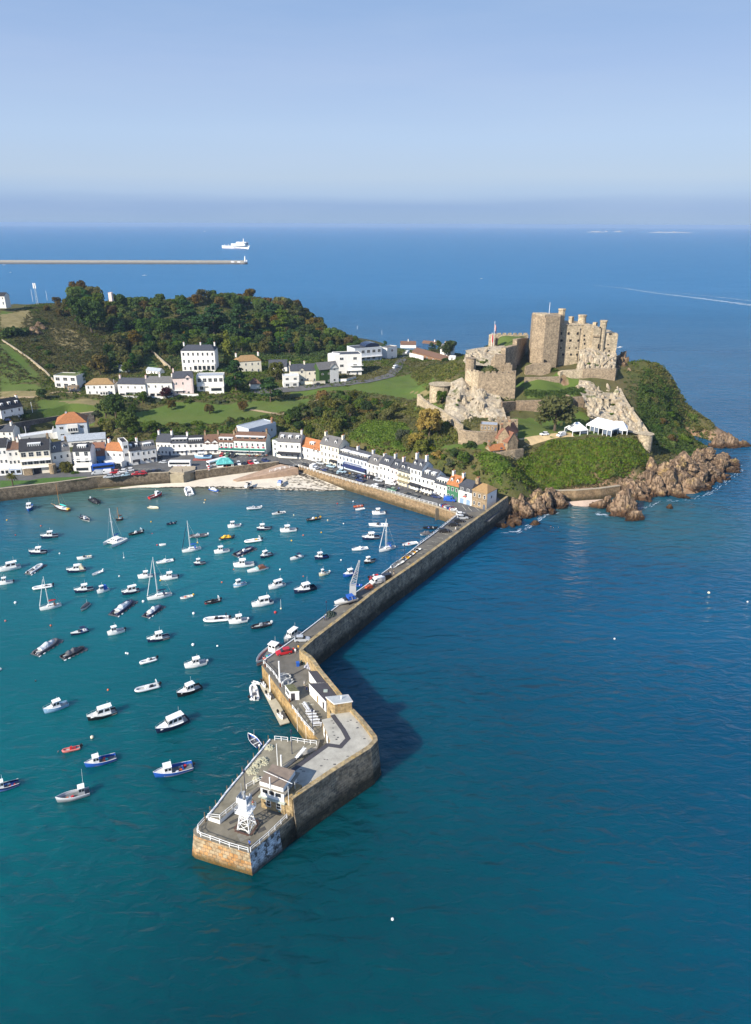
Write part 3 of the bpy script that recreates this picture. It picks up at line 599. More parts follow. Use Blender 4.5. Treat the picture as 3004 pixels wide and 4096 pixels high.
for i in range(26):
 if i<9:c=HL.lerp(HC,R.uniform(.2,.9))+Vector((.45,.9,0))*R.uniform(2,8)
 else:k=R.randrange(0,8);c=inner[2+min(k,5)].lerp(inner[3+min(k,5)],R.random()).lerp(OI[min(15+k,len(OI)-3)],R.uniform(.2,.75))
 c.z=DZ
 if in_poly(c.x,c.y,[(p.x,p.y)for p in deck]):b=MB();b.box((c.x,c.y,DZ+.026+.0005*i),(R.uniform(.6,2.2),R.uniform(.4,1.6),.008),.57);pb(b,'deck_patch',mat('tar patch '+str(i%3),((.07,.066,.06),(.19,.18,.15),(.11,.10,.085))[i%3],.9,.3,1))
a0,a1=P_(222,600,DZ),P_(328,612,DZ)
pl=[P_(235,578,6.4),P_(328,608,6.4),P_(470,480,6.4),P_(560,400,6.4),P_(640,330,6.4),P_(850,170,6.4),P_(920,110,6.4),E_(1040,985,6.4),E_(1060,930,6.4),plat[0],plat[1],plat[2]]
b=MB();b.prism([(p.x,p.y)for p in pl],DZ-.2,6.4,1,0);pb(b,'raised_platform',[mat('platform concrete',(0.19,0.17,0.12),.9,.25,.3,.02,5,col2=(0.29,0.26,0.19)),M_white])
edge=[P_(x,y,6.55)for x,y in((232,585),(300,505),(372,408),(440,325),(500,255),(572,165),(640,85),(697,15))]
b=MB();b.tube(edge,.2,8);pb(b,'edge_fender',M_rail)
b=MB()
for i in range(13):
 t=i/12*(len(edge)-1);k=min(int(t),len(edge)-2);p=edge[k].lerp(edge[k+1],t-k);b.cyl((p.x-.35,p.y,1.0),(p.x-.35,p.y,7.6+R.uniform(-.3,.2)),.09,.09,6)
pb(b,'fender_post',mat('weathered timber',(0.20,0.13,0.07),.9,.3,2))
RZ=8.7
ro=[P_(868,238,RZ),P_(905,200,RZ),P_(985,140,RZ),P_(1110,60,RZ),E_(1122,975,RZ),E_(1140,940,RZ),E_(1078,786,RZ),E_(1150,770,RZ),E_(1140,742,RZ),E_(1290,712,RZ)]
rin=[p for p in OI[1:8]]
roof=[P_(905,425,RZ)]+[Vector((p.x,p.y,RZ))for p in offs(OI[1:7],-.02)]+ro[::-1]
st=thing('pier_stores','long low stores with a pale flat felt roof built against the pier wall','store',(ro[0].x,ro[0].y,DZ))
def ps(b,name,mats,root=st):
 o=root.location;b.v=[(x-o.x,y-o.y,z-o.z)for x,y,z in b.v];return b.build(name,mats,root)
b=MB();b.prism([(p.x,p.y)for p in roof],RZ-.35,RZ);ps(b,'roof',M_roofgrey)
b=MB();b.prism([(p.x+.0,p.y+.0)for p in offs(roof+roof[:1],-.15)[:-1]],DZ,RZ-.35);ps(b,'wall',M_ochre)
dk=[P_(868,236,RZ+.02),P_(1110,62,RZ+.02),E_(1122,972,RZ+.02),E_(1215,985,RZ+.02),E_(1270,925,RZ+.02),E_(1235,860,RZ+.02),E_(1160,758,RZ+.02)]
b=MB()
for p,q in zip(dk,dk[1:]):
 d=(q-p).normalized();nn_=Vector((-d.y,d.x,0))*.55;b.poly([p-nn_-d*.3,p+nn_-d*.3,q+nn_+d*.3,q-nn_+d*.3]);b.v[-4:]=[(x,y,z+.003*len(b.f))for x,y,z in b.v[-4:]]
ps(b,'roof_gutter',M_dfelt)
for i in range(90):
 x,y=R.uniform(ro[0].x,OI[4].x),R.uniform(ro[0].y-12,ro[8].y)
 if in_poly(x,y,[(p.x,p.y)for p in roof]):b=MB();b.b6(x-.3*R.uniform(.3,1),x+.3,y-.15,y+.2*R.random(),RZ+.004,RZ+.012);ps(b,'roof_patch',M_dfelt)
b=MB();f0,f1=ro[6],ro[5]
for i,(u0,u1)in enumerate(((.2,.38),(.55,.75))):
 p,q=f0.lerp(f1,u0),f0.lerp(f1,u1);d=(q-p).normalized();n_=Vector((d.y,-d.x,0))*-.1;n_=Vector((-abs(d.y),d.x,0))*.06
 b.poly([(p.x+n_.x,p.y+n_.y,DZ+.1),(q.x+n_.x,q.y+n_.y,DZ+.1),(q.x+n_.x,q.y+n_.y,RZ-.5),(p.x+n_.x,p.y+n_.y,RZ-.5)])
ps(b,'door',M_white)
def hut(name,label,px4,z1,wallm,roofm,z0=DZ,over=.25,rt=.28,cat='hut'):
 """flat roofed hut over four roof-corner sight lines taken at its roof level"""
 c=[G(p,z1)for p in px4];o=c[0];t=thing(name,label,cat,(o.x,o.y,z0))
 m=sum(c,Vector())/4
 b=MB();b.prism([tuple((p-(p-m).normalized()*over-o).to_2d())for p in c],0,z1-z0-rt);b.build('wall',wallm,t)
 b=MB();b.prism([tuple((p-o).to_2d())for p in c],z1-z0-rt,z1-z0,0,1);b.build('roof',[M_white,roofm],t)
 return t,[p-o for p in c]
def q4(z,*p):return[zp(z,*a)for a in p]
h1,c1=hut('block_house','square white and ochre block house with a pale flat roof above the pier stores',q4('E',(1168,670),(1306,650),(1272,600),(1105,618)),11.8,M_ochre,mat('grey lead roof',(0.38,0.40,0.40),.7,.12,.7),cat='building')
fr=c1[0].lerp(c1[1],.13),c1[0].lerp(c1[1],.9);d=(fr[1]-fr[0]).normalized();nf=Vector((d.y,-d.x,0))
b=MB();pp=[fr[0]+nf*-.18,fr[1]+nf*-.18];b.poly([(pp[0].x,pp[0].y,3.35),(pp[1].x,pp[1].y,3.35),(pp[1].x,pp[1].y,6.1),(pp[0].x,pp[0].y,6.1)]);b.build('white_panel',M_white,h1)
for u in(.12,.78):
 for z in(3.9,5.4):
  b=MB();p=pp[0].lerp(pp[1],u);q=p+d*.5;n3=nf*.03;b.poly([(p.x+n3.x,p.y+n3.y,z),(q.x+n3.x,q.y+n3.y,z),(q.x+n3.x,q.y+n3.y,z+.3),(p.x+n3.x,p.y+n3.y,z+.3)]);b.build('vent',mat('rusty vent',(.35,.15,.04)),h1)
b=MB();b.cyl(c1[0].lerp(c1[2],.5)+Vector((0,0,6.4)),c1[0].lerp(c1[2],.5)+Vector((0,0,7.3)),.13);b.build('flue',M_rail,h1)
h2,c2=hut('pier_shed','dark felt roofed shed with white front halfway along the pier terrace',q4('E',(1108,655),(1200,607),(1135,515),(982,520)),8.6,M_white,M_dfelt,over=.12,cat='shed')
b=MB();m=sum(c2,Vector())/4;b.b6(m.x-.5,m.x+.5,m.y-.7,m.y+.3,3.2,3.35);b.build('skylight',mat('skylight',(.36,.4,.34),.3),h2)
h3,c3=hut('pier_shed','smaller dark felt roofed shed at the far end of the pier terrace',q4('E',(1040,517),(1135,515),(1070,427),(980,430)),8.4,M_white,M_dfelt,over=.12,cat='shed')
for h,c,n_ in((h2,c2,3),(h3,c3,4)):
 for i in range(n_):
  p=c[3].lerp(c[0],(i+.35)/n_);q=c[3].lerp(c[0],(i+.65)/n_);dd=(q-p).normalized();n3=Vector((-dd.y,dd.x,0));n3=n3 if n3.x<0 else-n3;n3=n3*-.05
  b=MB();b.poly([(p.x+n3.x,p.y+n3.y,.1),(q.x+n3.x,q.y+n3.y,.1),(q.x+n3.x,q.y+n3.y,2.2),(p.x+n3.x,p.y+n3.y,2.2)]);b.build('door',mat('dark doorway',(.05,.045,.05))if i%2==0 else M_ochre,h)
h4,c4=hut('harbour_kiosk','small white kiosk with a mossy flat roof at the terrace edge',q4('E',(842,580),(913,577),(870,525),(805,530)),8.1,M_white,mat('mossy roof',(.12,.12,.06),.9,.4,2),over=.12,cat='kiosk')
b=MB();p,q=c4[0].lerp(c4[1],.1),c4[0].lerp(c4[1],.5);b.poly([(p.x,p.y-.0,.05),(q.x,q.y,.05),(q.x,q.y,2.1),(p.x,p.y,2.1)]);b.build('door',mat('dark doorway',(.05,.045,.05)),h4)
for u in(.2,.45,.7):
 b=MB();p,q=c4[3].lerp(c4[0],u),c4[3].lerp(c4[0],u+.14);b.poly([(p.x-.02,p.y,1.0),(q.x-.02,q.y,1.0),(q.x-.02,q.y,2.0),(p.x-.02,p.y,2.0)]);b.build('window',glass('dark glass'),h4)
# ---------------------------------------------------------------- lookout
lo,lr=P_(635,512,DZ),P_(808,566,DZ);ux=(lr-lo).normalized();LW=(lr-lo).length;rz=math.atan2(ux.y,ux.x)
lk=thing('lookout_station','two storey harbour lookout with white glazed upper floor on an ochre stone base','lookout',tuple(lo),rz)
b=MB();b.b6(0,LW,0,5.6,0,2.9);b.b6(LW,LW+1.7,.15,4.5,0,4.2);b.build('stone_base',M_ochre,lk)
b=MB();b.b6(-.3,LW+.25,-.45,5.8,2.9,3.15);b.build('slab',mat('pale green ledge',(.42,.45,.38)),lk)
b=MB();b.b6(0.1,LW-.05,0,5.6,3.15,5.6);b.build('wall',M_white,lk)
b=MB();b.b6(-.4,LW+.6,-.38,6.0,5.6,5.72);b.build('roof_slab',M_conc,lk)
b=MB();b.b6(0,LW-.1,0,5.2,5.75,6.75,0,1);b.build('roof_parapet',[M_white,mat('brown roof deck',(.22,.17,.13),.9,.2,1)],lk)
Wm=None
def window(par,x,z,w,h,y=0.0,ry=0.0,fm=None,gm=None,fw=.08,bars=1,proud=.06,face=0.0):
 """frame part with a pane sub-part on a wall; face = rotation of the wall about z"""
 key=('win',round(w,2),round(h,2),(fm or M_white).name,bars,fw)
 if key not in MATS:
  b=MB()
  for a in((-w/2-fw,-w/2,-fw,h+fw),(w/2,w/2+fw,-fw,h+fw)):b.b6(a[0],a[1],-proud,.03,a[2],a[3])
  b.b6(-w/2,w/2,-proud,.03,h,h+fw);b.b6(-w/2,w/2,-proud*1.6,.03,-fw,0)
  if bars>=1:b.b6(-w/2,w/2,-proud*.6,.03,h*.48,h*.48+.05)
  if bars>=2:b.b6(-.025,.025,-proud*.7,.03,0,h)
  p=MB();p.poly([(-w/2,-.015,0),(w/2,-.015,0),(w/2,-.015,h),(-w/2,-.015,h)])
  MATS[key]=(b.mesh('window',fm or M_white),p.mesh('pane',gm or glass('dark glass')))
 f=link('window',MATS[key][0],par,(x,y,z),face);link('pane',MATS[key][1],f);return f
for i in range(3):window(lk,LW*(.21+.28*i),4.1,LW*.22,1.0,0,bars=0)
for i in range(3):window(lk,LW-.05,4.2,1.1,.85,1.0+1.5*i,bars=0,face=PI/2)
for x in(.32,.75):window(lk,LW*x,.95,.95,1.45,0,bars=1)
b=MB();b.cyl((LW*.45,-.1,5.2),(LW*.45,-.1,8.6),.13);b.build('mast',M_rail,lk)
b=MB();b.tube([(-.3,2.2,7.4),(LW+1.2,1.4,7.1)],.05);b.tube([(LW+.9,.2,2.5),(LW+.9,.2,7.4)],.06);b.tube([(LW+.9,3.0,2.5),(LW+.9,3.0,6.0)],.05);b.build('aerial',M_rail,lk)
for p,l in((P_(755,222,6.4),'taller of two white poles behind the lookout'),(P_(783,232,6.4),'shorter thick white pole behind the lookout')):
 top=zat(p,zp('P',0,47 if l[0]=='t' else 130)[1]);b=MB();b.cyl((0,0,0),(0,0,top-6.4),.1 if l[0]=='t' else.19,.07 if l[0]=='t' else.17,8)
 o=b.build('white_pole',M_rail);o.location=p;tag(o,l,'pole')
# ---------------------------------------------------------------- light beacon: white lattice tower
bc=P_(528,662,DZ);bt=thing('light_beacon','white painted lattice light tower standing on the pier head','beacon',tuple(bc),rz)
s0,s1,HT=1.35,.75,8.9
b=MB()
for sx_,sy_ in((-1,-1),(1,-1),(1,1),(-1,1)):b.cyl((sx_*s0,sy_*s0,0),(sx_*s1,sy_*s1,4.6),.1,.09,5)
b.build('leg',M_rail,bt)
b=MB()
for lv in(0.7,2.0,3.3,4.5):
 k=s0+(s1-s0)*lv/4.6;c=[(-k,-k,lv),(k,-k,lv),(k,k,lv),(-k,k,lv)]
 for i in range(4):b.cyl(c[i],c[(i+1)%4],.05,.05,4)
for z0_,z1_ in((.1,2.0),(2.0,3.3),(3.3,4.5)):
 k0,k1=s0+(s1-s0)*z0_/4.6,s0+(s1-s0)*z1_/4.6
 for i,(a,c)in enumerate((((-1,-1),(1,-1)),((1,-1),(1,1)),((1,1),(-1,1)),((-1,1),(-1,-1)))):
  b.cyl((a[0]*k0,a[1]*k0,z0_),(c[0]*k1,c[1]*k1,z1_),.05,.05,4);b.cyl((c[0]*k0,c[1]*k0,z0_),(a[0]*k1,a[1]*k1,z1_),.05,.05,4)
b.build('bracing',M_rail,bt)
b=MB();b.b6(-1.5,1.5,-1.5,1.5,4.5,4.62);b.build('platform',M_rail,bt)
b=MB()
for sx_,sy_ in((-1,-1),(1,-1),(1,1),(-1,1)):b.cyl((sx_*.75,sy_*.75,4.6),(sx_*.75,sy_*.75,8.2),.07,.07,5)
for lv in(5.4,6.2,7.0):b.tube([(-.75,-.75,lv),(.75,-.75,lv),(.75,.75,lv),(-.75,.75,lv),(-.75,-.75,lv)],.045,4)
b.build('upper_frame',M_rail,bt);b=MB();b.b6(-.42,.5,-.72,-.3,4.62,6.9);b.build('equipment_cabinet',M_rail,bt)
b=MB();b.b6(-1.1,1.1,-1.1,1.1,6.95,7.05);b.b6(-1.1,1.1,-1.14,-1.08,7.05,8.25);b.build('lamp_gallery',M_rail,bt)
b=MB();b.b6(1.08,1.13,-.9,.9,7.1,8.2);b.b6(-1.13,-1.08,-.9,.9,7.1,8.2);b.build('day_panel',mat('grey side panel',(.33,.37,.42),.6,.15,2),bt)  # side panels of the gallery, greyer than its white front
b=MB();b.cyl((0,0,7.05),(0,0,9.1),.3,.26,8);b.cyl((-.7,.3,7.05),(-.7,.3,10.6),.05);b.build('lamp',mat('lamp housing',(.35,.36,.36),.4),bt)
railing('x',None,[(-1.5,-1.5,4.65),(1.5,-1.5,4.65),(1.5,1.5,4.65),(-1.5,1.5,4.65),(-1.5,-1.5,4.65)],1.0,gap=1.5,r=.035,par=bt)
b=MB()
for s in(-1,1):b.b6(-1.6,1.6,s*1.85-.2,s*1.85+.2,.42,.5);b.b6(s*1.85-.2,s*1.85+.2,-1.6,1.6,.42,.5)
b.build('seat',mat('bench timber',(.10,.055,.04),.7,.2,2),bt)
hr=[P_(222,612,DZ),P_(172,668,DZ),P_(165,700,DZ),P_(190,728,DZ),P_(260,752,DZ),P_(400,803,DZ),P_(538,842,DZ)]
railing('railing','white railing round the sunny front edge of the pier head',hr,1.1,gap=2.0)
railing('railing','white railing along the limewashed side of the pier head',[P_(556,838,DZ),P_(690,722,DZ),P_(822,592,DZ)],1.1,gap=1.9)
railing('railing','white railing on the raised platform beside the light beacon',[P_(245,590,6.4),P_(330,600,6.4),P_(465,490,6.4)],1.1,gap=1.8)
railing('railing','white railing on the raised platform just left of the lookout',[P_(525,375,6.4),P_(580,345,6.4),P_(640,320,6.4)],1.1,gap=1.4)
railing('railing','short white railing at the back corner of the raised platform',[E_(733,938,6.4),E_(828,948,6.4)],1.2,gap=1.9)
railing('railing','long white railing between the raised platform and the terrace',[E_(852,945,6.4),E_(950,962,6.4),E_(1040,975,6.4)],1.2,gap=1.9)
railing('railing','white railing along the terrace edge beside the picnic tables',[E_(862,705,DZ),E_(950,825,DZ),E_(1020,900,DZ)],1.1,gap=1.9)
railing('railing','white railing along the terrace edge beyond the kiosk',[E_(650,378,DZ),E_(725,455,DZ),E_(785,545,DZ)],1.1,gap=2.2)
railing('railing','white railing along the harbour edge of the pier near the parked cars',[D_(x,y,DZ)for x,y in((1050,430),(1200,318),(1330,212))],1.1,gap=2.0)
railing('railing','curved white railing where the quay meets the pier',[G(zp('I',*p),QZ)for p in((765,1008),(845,1030),(862,1052),(845,1065))],1.1,gap=1.8)
sp_,sq_=E_(895,1065,6.4),E_(950,1035,6.4)
t=thing('steel_stair','white steel stair beside the raised platform and the stores','stair',tuple(sp_))
for i in range(7):
 b=MB();p=(sq_-sp_)*(i/6);b.box((p.x,p.y,.15+i*.2),(.9,.45,.06));b.build('step',M_rail,t)
railing('x',None,[(0,-.5,0),tuple((sq_-sp_)+Vector((0,-.5,1.4)))],1.0,gap=1.0,r=.04,par=t)
for x,y,l,mm in((668,400,'rusty steel pile on the terrace wall nearest the inner corner','r'),(782,545,'rusty steel pile between the kiosk and the pontoon','r'),(850,655,'rusty steel pile at the near end of the pontoon','r')):
 p=E_(x,y,DZ);b=MB();b.cyl((-.25,0,-7.5),(-.25,0,.9),.22,.22,8);o=b.build('steel_pile',mat('rusty steel',(.16,.065,.03),.9,.3,1.5));o.location=p;tag(o,l,'pile')
for x,y,l in((697,470,'white fender board on the terrace wall near the inner corner'),(763,385,'tall white post standing at the terrace edge')):
 p=E_(x,y,DZ-.2);b=MB()
 if 'board' in l:b.b6(-.3,0,-.35,.35,-5,.3)
 else:p=E_(770,505,DZ);b.cyl((0,0,0),(0,0,zat(p,zp('E',0,358)[1])-DZ),.2,.18,8)
 o=b.build('white_post',M_rail);o.location=p;tag(o,l,'post')
for k,(x,y,l)in enumerate(((905,735,'white steel ladder on the terrace wall beside the picnic tables'),(970,820,'white steel ladder on the terrace wall nearest the raised platform'))):
 p=E_(x,y,DZ);t=thing('wall_ladder',l,'ladder',tuple(p))
 for s in(-.25,.25):b=MB();b.cyl((-.2+s*.5,s,-5.5),(-.2+s*.5,s,1),.05,.05,5);b.build('rail',M_rail,t)
 for i in range(9):b=MB();b.cyl((-.32,-.25,-5+i*.6),(-.08,.25,-5+i*.6),.035,.035,4);b.build('rung',M_rail,t)
pp=[E_(625,532,.6),E_(772,818,.6),E_(838,800,.6),E_(685,527,.6)]
t=thing('pontoon','long narrow floating pontoon moored beside the pier terrace wall','pontoon',(pp[0].x,pp[0].y,0))
b=MB();b.prism([tuple((p-pp[0]).to_2d())for p in pp],-.4,.35);b.build('float',mat('float side',(.16,.15,.12)),t)
b=MB();m=sum(pp,Vector())/4;b.prism([tuple((p+(p-m)*.03-pp[0]).to_2d())for p in pp],.35,.6);b.build('deck',mat('pontoon deck',(.40,.37,.28),.9,.15,.8),t)
cr_=D_(570,808,DZ);t=thing('pier_crane','tall grey lattice crane with a solid lower mast on the pier','crane',tuple(cr_))
tp_=GY(zp('D',618,543),cr_.y+2.5)-cr_;md=GY(zp('D',572,715),cr_.y+.8)-cr_
M_cr=mat('crane grey paint',(.33,.34,.35),.6,.1,.6)
b=MB();b.loft([[(x*1.1,y*.8,0)for x,y in((-1,-1),(1,-1),(1,1),(-1,1))],[(md.x+x*1.0,md.y+y*.7,md.z)for x,y in((-1,-1),(1,-1),(1,1),(-1,1))]]);b.build('mast_base',M_cr,t)
b=MB();cor=((-1,-1),(1,-1),(1,1),(-1,1));lv=[]
for i in range(10):
 f=i/9;c=md.lerp(tp_,f);k=.95*(1-f)+.18*f;lv.append([c+Vector((x*k,y*k*.7,0))for x,y in cor])
for a,c in zip(lv,lv[1:]):
 for i in range(4):b.cyl(a[i],c[i],.09,.09,4);b.cyl(a[i],c[(i+1)%4],.055,.055,4);b.cyl(c[i],c[(i+1)%4],.055,.055,4)
b.build('jib',M_cr,t)
b=MB();b.cyl(tp_,tp_+Vector((0,0,-2)),.03,.03,4);b.b6(tp_.x-.3,tp_.x+.3,tp_.y-.2,tp_.y+.2,tp_.z-.1,tp_.z+.35);b.build('sheave',M_cr,t)
t=thing('harbour_steps','flight of stone steps set into the ochre quay wall','steps',tuple(G(zp('I',640,975),QZ)))
s0_,s1_=G(zp('I',640,985),QZ),G(zp('I',700,1090),0.2);o=Vector(t.location);nq=Vector((-.75,-.66,0))*.9
b=MB()
for i in range(16):
 p=s0_.lerp(s1_,i/15)-o;z=QZ-.33*i;z1_=z-o.z;d=(s1_-s0_).to_2d().to_3d().normalized()*.34;a_=p
 b.prism([tuple((a_+nq*.0).to_2d()),tuple((a_+nq).to_2d()),tuple((a_+d*1.4+nq).to_2d()),tuple((a_+d*1.4).to_2d())],-7.5,z1_+.02)
b.build('step',M_cope,t)
# ================================================================ BOATS
BC_=dict(w=(.80,.80,.78),n=(.012,.02,.06),k=(.015,.015,.017),b=(.02,.10,.42),r=(.50,.03,.03),o=(.62,.13,.05),g=(.30,.32,.34),y=(.75,.42,.03),c=(.72,.64,.45),t=(.03,.42,.40),l=(.30,.50,.68),s=(.55,.57,.58),d=(.09,.09,.10),p=(.55,.16,.14),a=(.25,.42,.40),m=(.16,.07,.04),e=(.20,.22,.18))
def bm_(c):return mat('boat paint '+c,BC_[c],.35 if c not in 'gd' else.6,.06,1.2,spec=.4)
M_gl=glass('dark glass');M_deck=mat('boat deck',(.66,.65,.60),.6,.08,1.5);M_sole=mat('boat sole',(.42,.41,.38),.8,.2,2);M_wire=mat('steel wire',(.55,.55,.53),.35)
M_spar=mat('alloy spar',(.74,.74,.72),.4);M_wood=mat('varnished spar',(.42,.20,.06),.4,.2,3);M_rope=mat('tarred rope',(.25,.16,.10),.8);M_black=mat('black plastic',(.02,.02,.022),.4,.1)
def hw(t,B,fine=1.0,st=.86):
 """half width along the boat: t 0 stern .. 1 bow"""
 return B/2*((st+(1-st)*math.sin(min(t/.45,1)*PI/2))if t<.45 else max(.02,1-((t-.45)/.55)**(2.3*fine)))
def gz(t,f0,f1):return f0+(f1-f0)*t**1.8
def hull(L,B,f0,f1,top,low,fine=1.0,st=.86,d=.45,stripe=None,n=14):
 if stripe is None:stripe=.80 if low!=top and low in 'nkblr' else.5
 b=MB();rings=[]
 for i in range(n+1):
  t=i/n;x=-L/2+L*t;w_=hw(t,B,fine,st);z=gz(t,f0,f1);k=.93-.25*max(0,t-.5)*2;dd=d*(1-.8*max(0,t-.6)/.4)
  xo=.10*L*.35*max(0,t-.55)/.45
  rings.append([(x+xo,w_,z),(x+xo*.6,w_*(k+.04),z*stripe),(x,w_*k*.9,0.0),(x,w_*.35*k,-dd),(x,-w_*.35*k,-dd),(x,-w_*k*.9,0.0),(x+xo*.6,-w_*(k+.04),z*stripe),(x+xo,-w_,z)])
 b.loft(rings,0,close=False,cap=False,mis=[0,1,1,1,1,1,0,0]);r=rings[0];b.poly([r[k]for k in range(8)],1)
 return b,[bm_(top),bm_(low)]
def deckm(L,B,f0,f1,t0,t1,dz=-.03,fine=1.0,st=.86,n=8,camber=.0):
 b=MB()
 for i in range(n):
  a,c=t0+(t1-t0)*i/n,t0+(t1-t0)*(i+1)/n
  def P(t,s):return(-L/2+L*t+.035*L*max(0,t-.55)/.45,s*hw(t,B,fine,st)*.97,gz(t,f0,f1)+dz+camber*(1-abs(s)))
  for s0,s1 in((-1,0),(0,1)):b.poly([P(a,s0),P(c,s0),P(c,s1),P(a,s1)])
 return b
def cabin(x0,x1,wb,wt,z0,z1,rf,rb,mi=0):
 """raked box: x0 aft, x1 fore at the foot; rf, rb rakes of the two ends"""
 b=MB();b.loft([[(x0,-wb,z0),(x1,-wb*.86,z0),(x1,wb*.86,z0),(x0,wb,z0)],[(x0+rb,-wt,z1),(x1-rf,-wt*.9,z1),(x1-rf,wt*.9,z1),(x0+rb,wt,z1)]]);return b
def cabin_glass(x0,x1,wb,wt,z0,z1,rf,rb,lo=.42,hi=.86,nf=2):
 """separate panes a little proud of a cabin's sides and front"""
 out=[]
 def lp(a,c,f):return tuple(a[i]+(c[i]-a[i])*f for i in range(3))
 A={'s':((x0,wb,z0),(x1,wb*.86,z0),(x1-rf,wt*.9,z1),(x0+rb,wt,z1)),'p':((x1,-wb*.86,z0),(x0,-wb,z0),(x0+rb,-wt,z1),(x1-rf,-wt*.9,z1)),'f':((x1,wb*.86,z0),(x1,-wb*.86,z0),(x1-rf,-wt*.9,z1),(x1-rf,wt*.9,z1))}
 for k,q in A.items():
  n=nf
  for i in range(n):
   u0,u1=(i+.12)/n,(i+.88)/n
   b0,b1=lp(q[0],q[3],lo),lp(q[1],q[2],lo);t0,t1=lp(q[0],q[3],hi),lp(q[1],q[2],hi)
   pts=[lp(b0,b1,u0),lp(b0,b1,u1),lp(t0,t1,u1),lp(t0,t1,u0)]
   e=Vector(pts[1])-Vector(pts[0]);g=Vector(pts[3])-Vector(pts[0]);nn=e.cross(g).normalized()
   cen=Vector(((x0+x1)/2,0,z0));
   if nn.dot(Vector(pts[0])-cen)<0:nn=-nn
   b=MB();b.poly([tuple(Vector(p)+nn*.025)for p in pts]);out.append(b)
 return out
def outboard(par,x,z=.55,y=0.0,c='k',s=1.0):
 b=MB();b.loft([[(x-.55*s,y-.2*s,z+.1),(x-.02,y-.2*s,z+.1),(x-.02,y+.2*s,z+.1),(x-.55*s,y+.2*s,z+.1)],[(x-.6*s,y-.2*s,z+.45*s),(x-.05,y-.2*s,z+.5*s),(x-.05,y+.2*s,z+.5*s),(x-.6*s,y+.2*s,z+.45*s)],[(x-.5*s,y-.13*s,z+.68*s),(x-.12,y-.13*s,z+.68*s),(x-.12,y+.13*s,z+.68*s),(x-.5*s,y+.13*s,z+.68*s)]])
 b.cyl((x-.25*s,y,z+.1),(x-.25*s,y,-.35),.09*s,.07*s,6);b.build('outboard',bm_(c),par)
def bowrail(par,L,B,f0,f1,t0=.55,h=.5,fine=1.0):
 P=[]
 for s in(1,-1):
  for i in range(6):
   t=t0+(.985-t0)*(i/5 if s>0 else 1-i/5);P.append((-L/2+L*t+.035*L*max(0,t-.55)/.45,s*hw(t,B,fine)*.93,gz(t,f0,f1)+h))
 b=MB();b.tube(P,.025,4)
 for p in P[::2]:b.cyl((p[0],p[1],p[2]-h),p,.02,.02,4)
 b.build('bow_rail',M_wire,par)
def aerial(par,x,z,h,y=0.,m=None,r=.035):
 b=MB();b.cyl((x,y,z),(x-.06*h,y,z+h),r,r*.6,5);b.build('mast',m or M_spar,par)
def fenders(par,L,B,n=2,c='w',f=.8):
 for i in range(n):
  b=MB();t=.2+.5*i/max(1,n-1);b.cyl((-L/2+L*t,-hw(t,B)-.12,.15),(-L/2+L*t,-hw(t,B)-.12,.75*f),.13,.13,6);b.build('fender',bm_(c),par)
def mk_cab(t,L,o):
 B=min(L*.40,3.6);f0,f1=.65+.04*L,1.05+.085*L;h,ms=hull(L,B,f0,f1,o.get('top','w'),o.get('low','w'),.95);h.build('hull',ms,t,True)
 sp=o.get('sty','m');xa={'m':-.16,'f':-.02,'l':-.30,'b':-.05}[sp]*L;xf={'m':.22,'f':.30,'l':.24,'b':.26}[sp]*L;ta=xa/L+.5
 deckm(L,B,f0,f1,ta,1.0,-.02,.95,camber=.08).build('foredeck',M_deck if o.get('top','w')=='w' else bm_('w'),t)
 deckm(L,B,.3,.3,.015,ta,0,.95).build('cockpit',bm_(o['sole'])if 'sole' in o else M_sole,t)
 ch=(1.3 if sp!='l' else 1.4)+.06*L;z0=gz(ta,f0,f1)-.1;wb=hw(ta,B)*.78;cc=bm_(o.get('cab','w'));rf=.12*L if sp in 'ml' else.05*L
 if sp in 'ml':
  b=cabin(xf-.05*L,xf+.17*L,wb*.8,wb*.62,z0+.15,z0+.55,.1*L,0);b.build('coachroof',cc,t)
 b=cabin(xa,xf,wb,wb*.82,z0,z0+ch,rf,.02*L);b.build('cabin',cc,t)
 for g in cabin_glass(xa,xf,wb,wb*.82,z0,z0+ch,rf,.02*L,.45,.86,2 if L<8 else 3):g.build('window',M_gl,t)
 b=MB();b.b6(xa-.06*L,xf-rf+.12,-wb*.86,wb*.86,z0+ch,z0+ch+.08);b.build('cabin_roof',cc,t)
 if o.get('mast',1):aerial(t,xa+.08*L,z0+ch,.9+.12*L*o.get('mast',1),.25)
 if L>5.5:bowrail(t,L,B,f0,f1)
 if o.get('ob'):outboard(t,-L/2,f0*.6,0,o['ob'])
 if o.get('fend'):fenders(t,L,B,o['fend'],o.get('fc','w'))
 if o.get('can'):b=cabin(-L*.42,xa+.05,wb,wb*.85,f0,z0+ch-.05,0,.12*L);b.build('canopy',bm_(o['can']),t)
